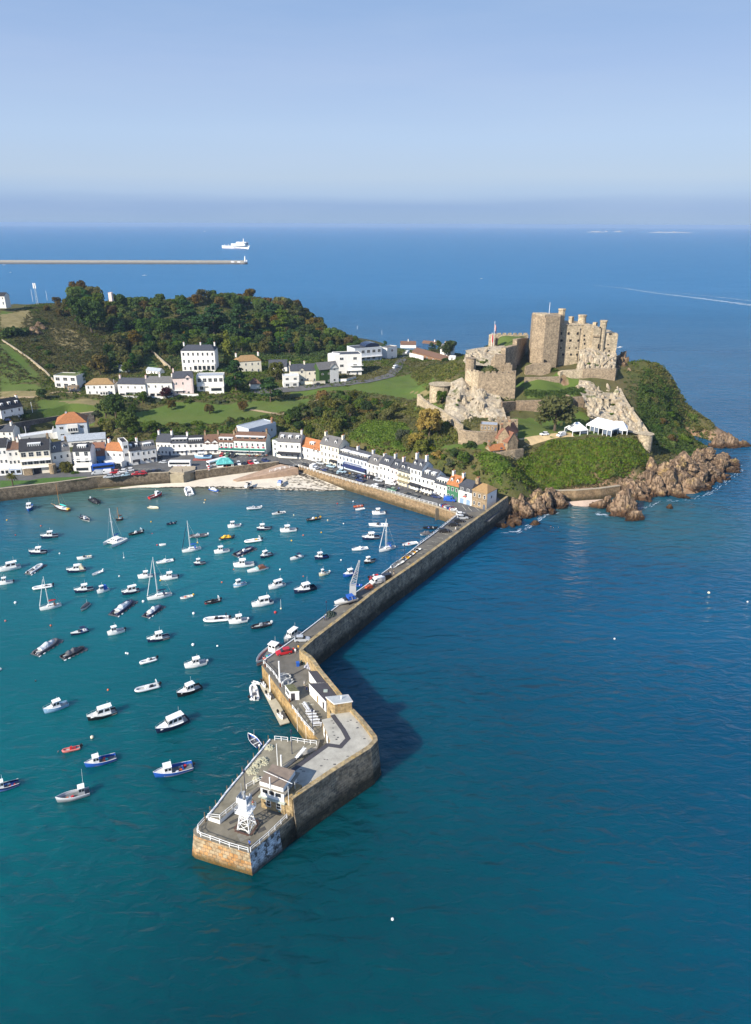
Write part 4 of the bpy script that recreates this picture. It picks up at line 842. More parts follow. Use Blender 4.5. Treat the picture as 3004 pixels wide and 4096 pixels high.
def mk_fish(t,L,o):
 B=L*.36;f0,f1=.65+.03*L,1.0+.08*L;h,ms=hull(L,B,f0,f1,o.get('top','b'),o.get('low','b'),1.0,.8,stripe=o.get('str',.55));h.build('hull',ms,t,True)
 x0,x1=(.06*L,.27*L)if not o.get('aft')else(-.36*L,-.16*L);wb=B*.34
 if not o.get('aft'):deckm(L,B,f0,f1,.72,1,-.15).build('foredeck',M_deck,t)
 deckm(L,B,.28,.28+.2*(o.get('aft',0)),.015,.72 if not o.get('aft')else 1,0).build('deck',mat('working deck',(.14,.15,.15),.8,.3,2),t)
 b=cabin(x0,x1,wb,wb*.9,.3,f0+1.55,.03*L,0);b.build('wheelhouse',bm_(o.get('cab','w')),t)
 for g in cabin_glass(x0,x1,wb,wb*.9,.3,f0+1.55,.03*L,0,.58,.88,2):g.build('window',M_gl,t)
 b=MB();b.b6(x0-.1,x1-.0,-wb*1.0,wb*1.0,f0+1.55,f0+1.63);b.build('wheelhouse_roof',bm_(o.get('roof','w')),t)
 b=MB();
 for s in(-1,1):b.tube([(-L/2+L*i/10+.035*L*max(0,i/10-.55)/.45,s*hw(i/10,B),gz(i/10,f0,f1)+.02)for i in range(11)],.05,4)
 b.build('rubbing_strake',bm_(o.get('trim','w')),t)
 aerial(t,x0+.1,f0+1.6,o.get('mast',1.6));
 for i in range(o.get('gear',3)):
  b=MB();x,y=(R.uniform(-.4,-.05)*L,R.uniform(-.25,.25)*B)if not o.get('aft')else(R.uniform(0,.3)*L,R.uniform(-.2,.2)*B);b.box((x,y,.5),(.7,.6,.45),R.uniform(0,3),taper=.8);b.build('fishing_gear',bm_(R.choice('togrsb')),t)
 if o.get('ob'):outboard(t,-L/2,f0*.7,0,o['ob'])
 if o.get('fend'):fenders(t,L,B,o['fend'],o.get('fc','o'))
def mk_rib(t,L,o):
 B=L*.38;r=.055*L*.8+.03;c=o.get('top','g');P=[]
 for i in range(9):
  a=i/8;P.append((-L/2+L*.68*a,B/2-r,.38+.02*i))
 for i in range(1,8):
  a=i/8*PI;P.append((-L/2+L*.68+L*.30*math.sin(a),(B/2-r)*math.cos(a),.56+.12*math.sin(a)))
 for i in range(9):a=1-i/8;P.append((-L/2+L*.68*a,-B/2+r,.38+.02*(8-i)))
 rings=[]
 for k,p in enumerate(P):
  q=Vector(P[min(k+1,len(P)-1)])-Vector(P[max(k-1,0)]);q.normalize();n_=Vector((-q.y,q.x,0)).normalized();rr=r*(.7 if k in(0,len(P)-1)else 1)
  rings.append([tuple(Vector(p)+n_*rr*math.cos(2*PI*j/8)+Vector((0,0,rr*math.sin(2*PI*j/8))))for j in range(8)])
 b=MB();b.loft(rings);b.build('tube',bm_(c),t,True)
 h,ms=hull(L*.97,B*.8,.36,.5,o.get('low','w'),o.get('low','w'),.9);h.build('hull',ms,t,True)
 deckm(L*.95,B*.78,.36,.5,.01,.97,.02,.9).build('deck',M_sole,t)
 if o.get('cov'):
  w_=B*.36;b=MB();rg=[]
  for i in range(7):
   a=i/6;x=-L*.30+L*.66*a;hh=.35+.85*math.sin(PI*(.15+.75*a))*(1+.35*math.sin(i*2.3+L));ww=w_*(1.1-.7*max(0,a-.5)/.5);rg.append([(x,-ww*1.15,.55),(x,-ww*.6,.55+hh*.75),(x,0,.55+hh),(x,ww*.6,.55+hh*.7),(x,ww*1.15,.55)])
  b.loft(rg);b.build('cover',bm_(o['cov']),t)
 else:
  b=cabin(-.06*L,.10*L,B*.16,B*.13,.45,1.25,.05*L,0);b.build('console',bm_(o.get('con','w')),t)
  b=MB();b.b6(-.24*L,-.12*L,-B*.15,B*.15,.45,.9);b.build('seat',bm_(o.get('seat','d')),t)
  if o.get('scr'):b=cabin(.0,.18*L,B*.2,B*.12,.6,1.55,.14*L,0);b.build('windscreen',bm_('g'),t)
 if o.get('frame'):
  b=MB();x=-.36*L
  for dx in(0,.35):b.tube([(x-dx,-B*.36,.5),(x-dx*.3-.1,-B*.32,1.9),(x-dx*.3-.1,B*.32,1.9),(x-dx,B*.36,.5)],.05,5)
  b.build('a_frame',bm_(o['frame']),t)
 for y in((0,)if not o.get('twin')else(-.35,.35)):outboard(t,-L/2+.1,.5,y,o.get('ob','k'),1.1)
 if o.get('dock'):
  b=MB();b.b6(-L*.55,L*.6,-B*.55,B*.55,-.15,.18);b.build('floating_dock',bm_('d'),t)
  for i in range(6):
   b=MB();b.cyl((-L*.55+i*L*.2,-B*.62,.0),(-L*.55+i*L*.2+.6,-B*.62,.0),.2,.2,6);b.build('dock_float',bm_('w' if i<2 else 'd'),t)
def mk_open(t,L,o):
 B=L*.38;f0,f1=.42,.68+.02*L;h,ms=hull(L,B,f0,f1,o.get('top','w'),o.get('low','w'),.95,.8,.3);h.build('hull',ms,t,True)
 deckm(L,B*.93,.14,.2,.02,.95,0,.95,.8).build('floor',bm_(o.get('sole','s')),t)
 for x in(-.25,.08):b=MB();w_=hw(x+.5,B)*.95;b.b6(x*L-.13,x*L+.13,-w_,w_,.36,.41);b.build('thwart',M_deck,t)
 b=MB()
 for s in(-1,1):b.tube([(-L/2+L*i/8+.035*L*max(0,i/8-.55)/.45,s*hw(i/8,B,.95,.8),gz(i/8,f0,f1))for i in range(9)],.04,4)
 b.build('gunwale',bm_(o.get('trim',o.get('top','w'))),t)
 if o.get('con'):b=cabin(-.05*L,.1*L,B*.2,B*.16,.2,1.3,.04*L,0);b.build('console',bm_(o['con']),t)
 if o.get('ob'):outboard(t,-L/2,f0,0,o['ob'],.9)
 if o.get('cov'):b=cabin(.0*L,.38*L,B*.36,B*.2,f0,f0+.55,.25*L,0);b.build('spray_cover',bm_(o['cov']),t)
 if o.get('mast'):aerial(t,-.05*L,.3,o['mast'],0,M_spar)
 if o.get('gear'):b=MB();b.box((.1*L,.1,.45),(.6,.5,.4),.5);b.build('fishing_gear',bm_(o['gear']),t)
 if o.get('fend'):fenders(t,L,B,o['fend'],'w',.6)
def mk_cov(t,L,o):
 B=L*.38;f0,f1=.55,.95;h,ms=hull(L,B,f0,f1,o.get('top','w'),o.get('low','w'),.95);h.build('hull',ms,t,True)
 b=MB();rg=[]
 for i in range(9):
  a=.03+.93*i/8;w_=hw(a,B)*1.02;z=gz(a,f0,f1);hh=.55*math.sin(PI*(.25+.6*a))+.1;x=-L/2+L*a+.03*L*max(0,a-.55);rg.append([(x,-w_,z-.12),(x,-w_*.6,z+hh*.6),(x,0,z+hh),(x,w_*.6,z+hh*.6),(x,w_,z-.12)])
 b.loft(rg);b.build('cover',bm_(o.get('cov','d')),t)
 if o.get('ob'):outboard(t,-L/2,f0*.6,0,o['ob'])
 if o.get('mast'):aerial(t,-.3*L,.8,1.6)
def mk_speed(t,L,o):
 B=L*.36;f0,f1=.65,1.0;h,ms=hull(L,B,f0,f1,o.get('top','w'),o.get('low','w'),.85);h.build('hull',ms,t,True)
 deckm(L,B,f0,f1,.5,1.0,0,.85,camber=.18).build('foredeck',M_deck,t);deckm(L,B,.35,.35,.02,.5,0,.85).build('cockpit',bm_(o.get('sole','s')),t)
 b=cabin(-.04*L,.14*L,B*.40,B*.33,gz(.5,f0,f1),gz(.5,f0,f1)+.55,.14*L,.02*L);b.build('windscreen',M_gl if not o.get('scr')else bm_(o['scr']),t)
 b=MB()
 for x in(-.2,-.36):b.b6(x*L-.25,x*L+.25,-B*.3,B*.3,.35,.8)
 b.build('seats',bm_(o.get('seat','w')),t)
 if o.get('arch'):
  b=MB();x=-.22*L;b.tube([(x-.2,-B*.42,f0),(x+.1,-B*.38,f0+1.1),(x+.1,B*.38,f0+1.1),(x-.2,B*.42,f0)],.06,5);b.build('arch',bm_('w'),t)
  b=MB();b.b6(-.34*L,-.04*L,-B*.38,B*.38,f0+1.1,f0+1.16);b.build('canopy',bm_(o['arch']),t)
 if o.get('ob'):outboard(t,-L/2,f0*.6,0,o['ob'])
 if o.get('can'):b=cabin(-.42*L,.0,B*.4,B*.34,f0,f0+1.0,.12*L,.1*L);b.build('canopy',bm_(o['can']),t)
 if o.get('fend'):fenders(t,L,B,o['fend'],o.get('fc','w'))
def rig(t,L,x,z,H_,o,wood=False):
 m=M_wood if wood else M_spar;b=MB();b.cyl((x,0,z),(x,0,H_),.12,.09,7);b.build('mast',m,t)
 bl=o.get('bl',.36)*L;b=MB();b.cyl((x-.1,0,z+1.1),(x-bl,0,z+1.15),.09,.08,6);b.build('boom',m,t)
 b=MB();b.loft([[(x-.1-bl*i/5,-.2*math.sin(PI*(.2+.7*i/5)),z+1.15),(x-.1-bl*i/5,0,z+1.2+.42*math.sin(PI*(.35+.55*i/5))),(x-.1-bl*i/5,.2*math.sin(PI*(.2+.7*i/5)),z+1.15)]for i in range(6)]);b.build('sail_cover',bm_(o.get('sail','b')),t)
 wr=M_rope if wood else M_wire
 for p in((L*.5,0,z-.1),(-L*.48,0,z-.2),(x-.2,L*.14,z-.3),(x-.2,-L*.14,z-.3)):b=MB();b.cyl(p,(x,0,H_*.97),.022,.022,4);b.build('stay',wr,t)
 if not wood:
  b=MB();b.cyl((x,-L*.09,H_*.62),(x,L*.09,H_*.62),.045,.045,5);b.build('spreader',M_spar,t)
 if o.get('jib'):b=MB();b.cyl((L*.5,0,z+.2),(x+.3,0,H_*.93),.11,.05,6);b.build('furled_jib',bm_(o['jib']),t)
def mk_yacht(t,L,o):
 B=L*.31;f0,f1=.85,1.1;h,ms=hull(L,B,f0,f1,o.get('top','w'),o.get('low','w'),.8,.62,.5,.3);h.build('hull',ms,t,True)
 deckm(L,B,f0,f1,.34,1,-.02,.8,.62,camber=.1).build('deck',M_deck,t);deckm(L,B,f0-.4,f0-.4,.02,.34,0,.8,.62).build('cockpit',M_sole,t)
 b=cabin(-.16*L,.22*L,B*.30,B*.24,.85,1.45,.10*L,.02*L);b.build('coachroof',bm_('w'),t)
 for g in cabin_glass(-.16*L,.2*L,B*.30,B*.24,.85,1.45,.1*L,.02*L,.35,.75,3)[:6]:g.build('window',M_gl,t)
 b=cabin(-.24*L,-.13*L,B*.30,B*.24,.9,1.95,.05*L,.03*L);b.build('spray_hood',bm_(o.get('hood',o.get('sail','b'))),t)
 rig(t,L,.08*L,1.4,o.get('H',11),o);bowrail(t,L,B,f0,f1,.1,.6,.8)
 if o.get('fend'):fenders(t,L,B,o['fend'])
def mk_cat(t,L,o):
 for s in(-1,1):
  h,ms=hull(L,1.7,.95,1.25,'w','w',.9,.7,.35);h.v=[(x,y+s*2.2,z)for x,y,z in h.v];h.build('hull',ms,t,True)
  d=deckm(L,1.7,.95,1.25,.02,1,0,.9,.7);d.v=[(x,y+s*2.2,z)for x,y,z in d.v];d.build('side_deck',M_deck,t)
 b=MB();b.b6(-.42*L,.18*L,-2.2,2.2,.6,1.15);b.b6(.3*L,.34*L,-2.2,2.2,.8,1.05);b.build('bridge_deck',M_deck,t)
 b=cabin(-.2*L,.16*L,2.2,1.6,1.1,1.9,.12*L,.03*L);b.build('coachroof',bm_('w'),t)
 for g in cabin_glass(-.2*L,.16*L,2.2,1.6,1.1,1.9,.12*L,.03*L,.35,.75,3):g.build('window',M_gl,t)
 rig(t,L,.06*L,1.85,o.get('H',13),o)
def mk_gaff(t,L,o):
 B=L*.30;f0,f1=.8,1.15;h,ms=hull(L,B,f0,f1,'k','m',.75,.5,.5,.25);h.build('hull',ms,t,True)
 deckm(L,B,f0,f1,.02,1,-.08,.75,.5).build('deck',M_deck,t)
 b=cabin(-.12*L,.12*L,B*.26,B*.22,.8,1.3,.02*L,.02*L);b.build('coachroof',bm_('w'),t)
 rig(t,L,.12*L,.9,o.get('H',11),o,True)
 b=MB();b.cyl((.42*L,0,1.1),(.72*L,0,1.6),.09,.06,6);b.build('bowsprit',M_wood,t)
 b=MB();b.cyl((.70*L,0,1.58),(.12*L,0,o.get('H',11)*.85),.02,.02,4);b.build('forestay',M_rope,t)
 b=MB();b.b6(-.5*L,-.36*L,-B*.2,B*.2,.8,1.25);b.build('stern_locker',bm_(o.get('loc','y')),t)
MK=dict(cab=mk_cab,fish=mk_fish,rib=mk_rib,open=mk_open,cov=mk_cov,speed=mk_speed,yacht=mk_yacht,cat=mk_cat,gaff=mk_gaff)
KN=dict(cab=('cabin_boat','cabin boat'),fish=('fishing_boat','fishing boat'),rib=('inflatable_boat','inflatable boat'),open=('dinghy','dinghy'),cov=('covered_boat','covered boat'),speed=('speedboat','speedboat'),yacht=('sailing_yacht','yacht'),cat=('catamaran','catamaran'),gaff=('gaff_cutter','sailing boat'))
def boat(kind,zone,bx,by,sx,sy,label,z=0.0,**o):
 p,q=G(zp(zone,bx,by),z),G(zp(zone,sx,sy),z);L=max((p-q).length,2.4);L=min(L,o.get('Lmax',12.5));c=(p+q)/2;d=p-q
 t=thing(KN[kind][0],label,KN[kind][1],(c.x,c.y,z),math.atan2(d.y,d.x),o.get('group','boats moored in the harbour'))
 MK[kind](t,L,o);return t
# ---------------------------------------------------------------- the fleet: bow and stern at the water line
FLEET=[('cab','A',238,303,252,258,'small white cabin boat with blue hull nearest the long sea wall at far left',dict(low='b',sty='b')),('gaff','A',452,268,574,300,'black hulled gaff cutter with tan mast and teal sail cover by the sea wall',dict(H=11.5,sail='t',bl=.45)),('rib','A',818,243,752,202,'black and white covered inflatable close in under the garden sea wall',dict(top='k',cov='k',ob='w')),('fish','A',1335,165,1232,198,'red and white fishing boat with white wheelhouse moored near the concrete bastion',dict(top='r',low='r',cab='w',mast=2.6,trim='w')),('open','A',1308,280,1225,268,'cream flat punt floating just below the red fishing boat',dict(top='c',low='c')),('rib','A',1548,112,1572,172,'white inflatable with raised outboards close to the sand beside the bastion',dict(top='w',frame='w',ob='w',twin=1)),('open','A',738,385,670,345,'black workboat with pale box and white stem near the far left sea wall',dict(top='k',low='w',sole='k',con='s',ob='k')),('cab','A',342,525,482,505,'white and navy cabin boat moored below the black gaff cutter',dict(low='n',sty='m',mast=1.1)),('cat','A',893,590,1010,530,'white twin hulled catamaran with tall mast in the upper harbour',dict(H=14.5,Lmax=10,sail='b')),('gaff','A',962,382,1018,370,'small dark open gaffer with brown mast behind the catamaran',dict(H=6.0,sail='m',bl=.5,loc='m')),('rib','A',1065,502,1182,472,'black inflatable with pale stern arch right of the catamaran',dict(top='k',low='k',frame='w')),('open','A',1378,415,1452,398,'small navy dinghy with outboard alone below the red fishing boat',dict(top='n',low='n',sole='d',ob='k',con='n')),('cab','A',247,655,387,640,'white cabin boat with dark hull flank and wooden mast at far left',dict(low='n',sty='m',mast=1.3)),('speed','A',640,700,760,680,'white sports boat with cream seats and two white fenders at left',dict(fend=2,seat='c')),('cab','A',-8,800,172,760,'large white motor cruiser with black stripe cut by the left picture edge',dict(low='w',sty='l',mast=1.5,Lmax=11)),('rib','A',350,748,235,818,'grey inflatable on a floating dock, stern towards the shore corner at left',dict(top='s',low='s',dock=1,con='s')),('cab','A',557,808,710,785,'white cruiser with navy hull and cream canopy left of centre',dict(low='n',top='w',sty='m',mast=0,can='c')),('open','A',765,832,848,798,'plain white rowing dinghy with raised outboard in the left harbour',dict(ob='w',sole='w')),('cab','A',-5,908,108,888,'white cabin boat with dark outboard at the left picture edge',dict(sty='f',ob='k')),('rib','A',272,950,437,918,'white inflatable with white covered console behind the left yacht mast',dict(top='w',con='w')),('yacht','A',335,1120,508,1078,'white sloop with red sail cover nearest the left side',dict(H=11.5,sail='r',hood='m',jib='w',Lmax=9.5)),('cab','A',620,975,772,945,'white pilot style boat with navy hull and black fenders at left',dict(low='n',sty='m',fend=2,fc='k',mast=1.3)),('cab','A',806,980,900,950,'little white boat with a blue cockpit cover and thin mast',dict(sty='f',can='b',mast=1.2)),('cov','A',672,1128,732,1068,'boat wholly wrapped in a dark grey cover pointing at the camera',dict(cov='d',low='c',mast=1)),('cab','A',1012,992,1152,958,'high white cabin boat with navy hull and orange fender at centre left',dict(low='n',sty='l',fend=1,fc='o',mast=.8)),('rib','A',1088,1050,940,1158,'covered pale inflatable on a floating dock, left of the pair below the large sloop',dict(top='n',low='n',cov='s',dock=1)),('rib','A',1328,1090,1205,1172,'covered pale inflatable on a floating dock, right of the pair below the large sloop',dict(top='n',low='n',cov='s',dock=1)),('yacht','A',1222,1035,1418,990,'largest white sloop with navy sail cover and white furled jib at centre left',dict(H=15,sail='n',jib='w',fend=4,Lmax=11.5)),('open','A',1295,732,1432,708,'white centre console boat with short mast above the large sloop',dict(con='w',ob='k',mast=2.5)),('cab','A',1143,855,1262,838,'white hardtop boat immediately left of the large sloop mast',dict(sty='m')),('cab','A',1328,868,1468,848,'white hardtop boat with wavy stripe immediately right of the large sloop mast',dict(sty='m',ob='k')),('open','C',62,1368,195,1338,'small white open boat with orange gear aboard near the harbour centre',dict(gear='o',ob='y',sole='c')),('open','A',1322,583,1365,578,'tiny white tender beside a red buoy at upper centre',dict(sole='w')),('yacht','C',85,855,284,815,'white sloop with blue sail cover and dark furled jib at upper centre',dict(H=12.5,sail='b',jib='n',fend=3,Lmax=9.5)),('rib','C',160,690,358,668,'grey inflatable with folded windscreen behind the blue covered sloop',dict(top='d',low='w',scr=1,ob='w')),('cab','C',212,998,335,975,'small white wheelhouse boat with navy hull and a red buoy at its bow',dict(low='n',sty='f',mast=.7)),('rib','C',475,192,388,160,'dark blue inflatable with white motor cover close to the sand',dict(top='b',cov='s',ob='w')),('rib','C',792,382,947,364,'pale grey inflatable with peaked cover nearest the beach',dict(top='s',low='s',scr=1,ob='w')),('open','C',1072,438,1216,414,'white open workboat with dark gear right of the peaked inflatable',dict(top='w',low='w',con='k',fend=2,sole='d')),('rib','C',1450,510,1598,480,'black inflatable patrol boat with yellow seats at upper right of the harbour',dict(top='k',low='k',con='w',seat='y',frame='k',ob='y')),('cab','C',585,584,715,564,'small white dayboat with black cockpit at upper centre',dict(sty='f',low='w',sole='k',ob='w',mast=0)),('cab','C',905,612,1052,594,'little navy fishing boat hung with red and yellow fenders',dict(low='n',sty='f',fend=3,fc='r',ob='k')),('cab','C',1163,630,1335,612,'white cuddy boat with rounded hardtop and black outboard, upper right centre',dict(sty='b',ob='k',fend=2)),('rib','C',485,718,645,690,'black inflatable with a bright yellow cover',dict(top='k',cov='y')),('rib','C',768,750,955,718,'long white inflatable with yellow seats',dict(top='w',seat='y',frame='w',low='k')),('cab','C',437,866,596,840,'white cabin boat with round white roof right of the blue covered sloop',dict(sty='b',mast=1.4)),('rib','C',855,810,668,890,'dark blue inflatable on a long floating dock at harbour centre',dict(top='n',low='n',dock=1,twin=1)),('cab','C',945,922,1072,878,'small white wheelhouse boat with dark blue hull and fringe, right of the long dock',dict(low='n',sty='f',mast=1.1)),('speed','C',1272,940,1405,900,'white speedboat with white arch on the right of the harbour',dict(arch='n')),('cab','C',650,1015,870,992,'white sport fisher with flybridge tower touching its covered neighbour',dict(sty='b',mast=2.0,fend=2,Lmax=8)),('speed','C',802,1075,1016,1025,'white cruiser under a pale green windscreen cover and brown tonneau',dict(scr='a',can='m',fend=2)),('cab','C',648,1242,780,1200,'tiny white and pale blue boat with red fender, lower centre of the harbour',dict(sty='f',low='w',top='l',fend=1,fc='r',mast=0)),('cab','C',1035,1262,1206,1212,'sleek white hardtop cruiser with one skylight, right of centre',dict(sty='l',mast=1.1)),('cab','C',1318,1308,1546,1245,'navy hulled launch with white wheelhouse and tall aerial at right',dict(low='n',top='n',sty='m',mast=1.9,sole='k')),('rib','C',328,1424,502,1385,'black and red striped inflatable with white stern arch',dict(top='k',low='r',frame='w',con='k',seat='k')),('cab','C',852,1455,1074,1405,'white cruiser with black stern canopy and orange buoy at its bow',dict(sty='l',can='n',mast=1.2)),('rib','C',318,1615,600,1585,'large white inflatable with black sunbed cover and dark arch',dict(top='w',con='k',seat='k',frame='k')),('cab','C',598,1640,796,1606,'white cabin boat moored right beside the large white inflatable',dict(sty='m',ob='w',fend=2)),('rib','E',560,122,705,86,'black inflatable with grey console nearest the crane side of the pier',dict(top='k',low='k',con='g',ob='w')),('cab','D',293,530,390,512,'small navy launch with low white cabin right of the white speedboat',dict(low='n',top='n',sty='f',mast=1.2,sole='b')),('fish','D',325,652,396,632,'small cream fishing boat with white wheelhouse at right of the harbour',dict(top='c',low='c',cab='w',ob='w',mast=1.2)),('open','D',578,146,645,138,'orange open boat beside a white dinghy below the quay wall',dict(top='o',low='o',sole='d',ob='k')),('open','D',592,168,658,158,'white dinghy beside the orange open boat',dict()),('cab','D',715,198,808,192,'white cuddy boat moored alone closest to the quay wall',dict(sty='b',mast=0,ob='k')),('speed','D',692,280,828,282,'long low white speedboat behind the mast of the right hand sloop',dict(sole='w',fend=1)),('cab','D',642,384,764,370,'white cruiser with deep navy hull band left of the right hand sloop',dict(low='n',sty='m',mast=0,fend=2)),('yacht','D',767,475,880,442,'white sloop with bright blue sail cover nearest the pier',dict(H=13,sail='b',jib='w',Lmax=10)),('open','D',567,462,682,448,'white console boat left of the sloop by the pier',dict(con='w')),('cab','D',656,562,728,542,'small white dayboat with dark roof below the sloop by the pier',dict(sty='f',low='k',mast=0,ob='k')),('open','D',938,428,1046,408,'white open boat tied by the pier rail',dict(sole='s',gear='r')),('cab','D',503,660,594,632,'white cabin boat with blue hull left of the grey crane',dict(low='b',top='b',sty='m',mast=.6,sole='b')),('open','D',1088,302,1185,300,'black open boat at the inner corner of quay and pier',dict(top='k',low='k',sole='k',gear='b',ob='k')),('rib','D',1068,350,1152,342,'dark grey covered inflatable by the inner corner of quay and pier',dict(top='d',cov='d')),('open','D',560,722,640,724,'bright blue boat moored behind the crane mast',dict(top='b',low='b',sole='b',cov='b')),('speed','B',590,192,732,150,'white and navy speedboat with blue canopy frame at left',dict(low='n',arch='n',sole='b',fend=1,fc='r')),('cab','B',893,190,1028,152,'small white cabin boat with round fenders at left centre',dict(sty='f',fend=3,ob='k')),('cab','B',1222,248,1398,205,'white hardtop cruiser with navy hull and twin aerials',dict(low='n',sty='m',mast=1.5)),('rib','B',475,235,295,348,'inflatable under a crumpled pale cover on a dock at lower left',dict(top='d',cov='s',dock=1)),('rib','B',690,300,518,378,'black inflatable under a grey cover on a dock at lower left',dict(top='k',cov='d',dock=1,low='k')),('rib','B',1157,432,1295,388,'white open inflatable with white seat hung with round fenders',dict(top='w',con='w',ob='k',low='w')),('cab','E',75,410,230,372,'white cabin boat with square white engine cover left of the pier corner',dict(sty='m',ob='w',mast=.7)),('rib','B',1117,662,1320,605,'long silver inflatable with dark seats and stern arch',dict(top='s',con='w',frame='w',seat='k',low='n')),('cab','E',22,622,190,550,'white launch with black hull and yellow ropes left of the pontoon',dict(low='k',top='k',sty='m',mast=1.8)),('cab','B',370,835,563,760,'white cabin boat with pale blue hull and white fenders, lower left',dict(low='l',top='l',sty='m',fend=4,mast=.6)),('cab','B',730,895,962,820,'white motor yacht with dark wrap round windows and dark hull',dict(low='k',sty='l',mast=.8)),('cab','B',1298,1000,1550,885,'largest dark navy motor launch with white wheelhouse',dict(low='n',top='n',sty='l',mast=1.6,Lmax=13)),('rib','B',517,1160,667,1122,'small red inflatable dinghy with black outboard',dict(top='p',low='p',con='r',seat='r')),('fish','B',712,1280,960,1205,'bright blue fishing boat with white wheelhouse and pale foredeck below the red dinghy',dict(top='b',low='b',mast=1.0,str=.3)),('fish','B',1282,1362,1592,1278,'bright blue fishing boat with large white wheelhouse nearest the pier platform',dict(top='b',low='b',roof='w',mast=1.4,gear=6,ob='k')),('fish','B',475,1568,742,1490,'grey aluminium work boat with wheelhouse aft and tall mast at lower left',dict(top='s',low='g',cab='g',aft=1,mast=4.5,trim='w')),('fish','B',-60,1490,160,1415,'blue fishing boat with pink buoy cut by the left edge',dict(top='n',low='b',gear=5,fend=1,fc='r',Lmax=9)),('open','B',-60,500,8,472,'sliver of a small white boat at the left picture edge',dict()),('rib','E',572,545,592,645,'white inflatable with lime green jacket alongside the pontoon',dict(top='w',con='w',ob='k')),('open','E',612,530,578,518,'small white tender at the far end of the pontoon',dict(sole='w')),('rib','E',605,645,562,640,'little grey tender behind the inflatable at the pontoon',dict(top='s')),('open','E',540,905,618,990,'white and blue dory with short mast left of the raised platform',dict(low='b',mast=3.5,ob='w',sole='d')),('fish','E',606,395,760,250,'red and white potting boat laden with gear tied at the pier corner',dict(top='w',low='p',cab='w',gear=9,aft=1,mast=2,fend=2)),('cab','E',805,228,905,150,'white wheelhouse boat with twin aerials tied beside the silver car on the pier',dict(sty='l',mast=1.5,Lmax=9)),]
for k,z,bx,by,sx,sy,lab,o in FLEET:boat(k,z,bx,by,sx,sy,lab,**o)
def trailer(t,L,z=-.9):
 b=MB();b.tube([(-L*.35,-.6,z+.45),(L*.3,-.25,z+.45),(L*.55,0,z+.45)],.07,5);b.tube([(-L*.35,.6,z+.45),(L*.3,.25,z+.45),(L*.55,0,z+.45)],.07,5);b.cyl((-.1*L,-1,z+.35),(-.1*L,1,z+.35),.06,.06,5);b.build('trailer_frame',M_wire,t)
 for s in(-1,1):b=MB();b.cyl((-.1*L,s*.95,z+.33),(-.1*L,s*1.15,z+.33),.33,.33,10);b.build('trailer_wheel',M_black,t)
def ashore(kind,zone,bx,by,sx,sy,zg,lab,**o):
 p,q=G(zp(zone,bx,by),zg),G(zp(zone,sx,sy),zg);zb=zg+.9;o['group']='boats standing ashore'
 d=(p-q);c=(p+q)/2;L=o.pop('L',d.length);t=thing(KN[kind][0],lab,KN[kind][1],(c.x,c.y,zb),math.atan2(d.y,d.x),o['group']);MK[kind](t,L,o);trailer(t,L);return t
ashore('speed','G',1150,880,1095,915,.7,'white boat with black canopy standing on a trailer at the water edge of the beach',can='k',low='w',L=5.5)
ashore('speed','G',1478,850,1432,898,.8,'white boat with bright blue canopy standing on a trailer on the beach',can='b',L=6.0)
ashore('speed','D',455,872,585,838,DZ,'white cruiser with blue canopy standing on a trailer on the pier beside the crane',arch='b',can='b',low='w',L=7.5)
p,q=G(zp('V',715,215),QZ),G(zp('V',985,212),QZ);c=(p+q)/2;d=p-q
t=thing('display_boat','old pale blue boat displayed on a low red plinth in the car park square','display boat',(c.x,c.y,QZ+.95),math.atan2(d.y,d.x))
mk_cab(t,8.2,dict(top='l',low='l',sty='f',mast=0));b=MB();b.b6(-5,5,-1.5,1.5,-.95,-.55);b.build('plinth',mat('plinth red',(.30,.09,.07),.8),t)
b=MB();b.cyl((3.2,0,1),(.8,0,7.5),.06,.04,5);b.build('leaning_mast',M_spar,t)
def buoy(zone,x,y,c,r,lab,pole=0,grp='mooring buoys'):
 p=G(zp(zone,x,y));t=thing('mooring_buoy',lab,'buoy',(p.x,p.y,0),0,grp)
 b=MB();b.ball((0,0,r*.45),r,10);b.build('float',bm_(c),t,True)
 b=MB();b.cyl((0,0,r*1.3),(0,0,r*1.65+pole),.05,.04,5);b.build('top_ring' if not pole else 'pole',M_wire if not pole else bm_('w'),t)
BU=[('A',57,375,'y','pale yellow'),('A',338,422,'o','orange'),('A',128,497,'r','small red'),('A',1257,485,'r','small red'),('A',1248,388,'y','dull yellow'),('A',1298,580,'r','red'),('A',493,650,'w','white'),('A',985,838,'w','white'),('A',1184,1048,'w','large white'),('A',1600,1147,'w','large white'),('A',128,1058,'w','large white'),('A',45,1207,'p','faded red'),('A',1325,873,'y','yellow'),('C',332,277,'y','yellow'),('C',322,307,'c','cream'),('C',1308,445,'c','cream'),('C',1612,635,'y','yellow'),('C',1412,667,'o','orange'),('C',1283,725,'y','yellow'),('C',1158,1045,'w','white'),('C',1413,1118,'o','small orange'),('C',516,1185,'o','pale orange'),('C',1105,1518,'r','large red'),('C',204,1528,'w','white'),('C',647,1042,'o','small orange'),('D',458,120,'r','pink red'),('D',574,104,'w','white'),('D',138,205,'c','cream'),('D',387,242,'c','cream'),('D',503,268,'w','white'),('D',340,332,'y','yellow'),('D',208,352,'o','orange'),('D',122,392,'y','yellow'),('D',485,535,'w','white'),('D',38,603,'w','white'),('B',420,110,'o','orange yellow'),('B',1042,338,'w','white'),('B',1057,342,'w','white'),('B',1595,270,'w','large white'),('B',893,642,'o','orange'),('B',762,1035,'c','large cream'),('B',482,1152,'d','tiny dark'),('B',295,567,'k','small dark'),('E',132,242,'w','white'),('E',312,248,'w','white')]
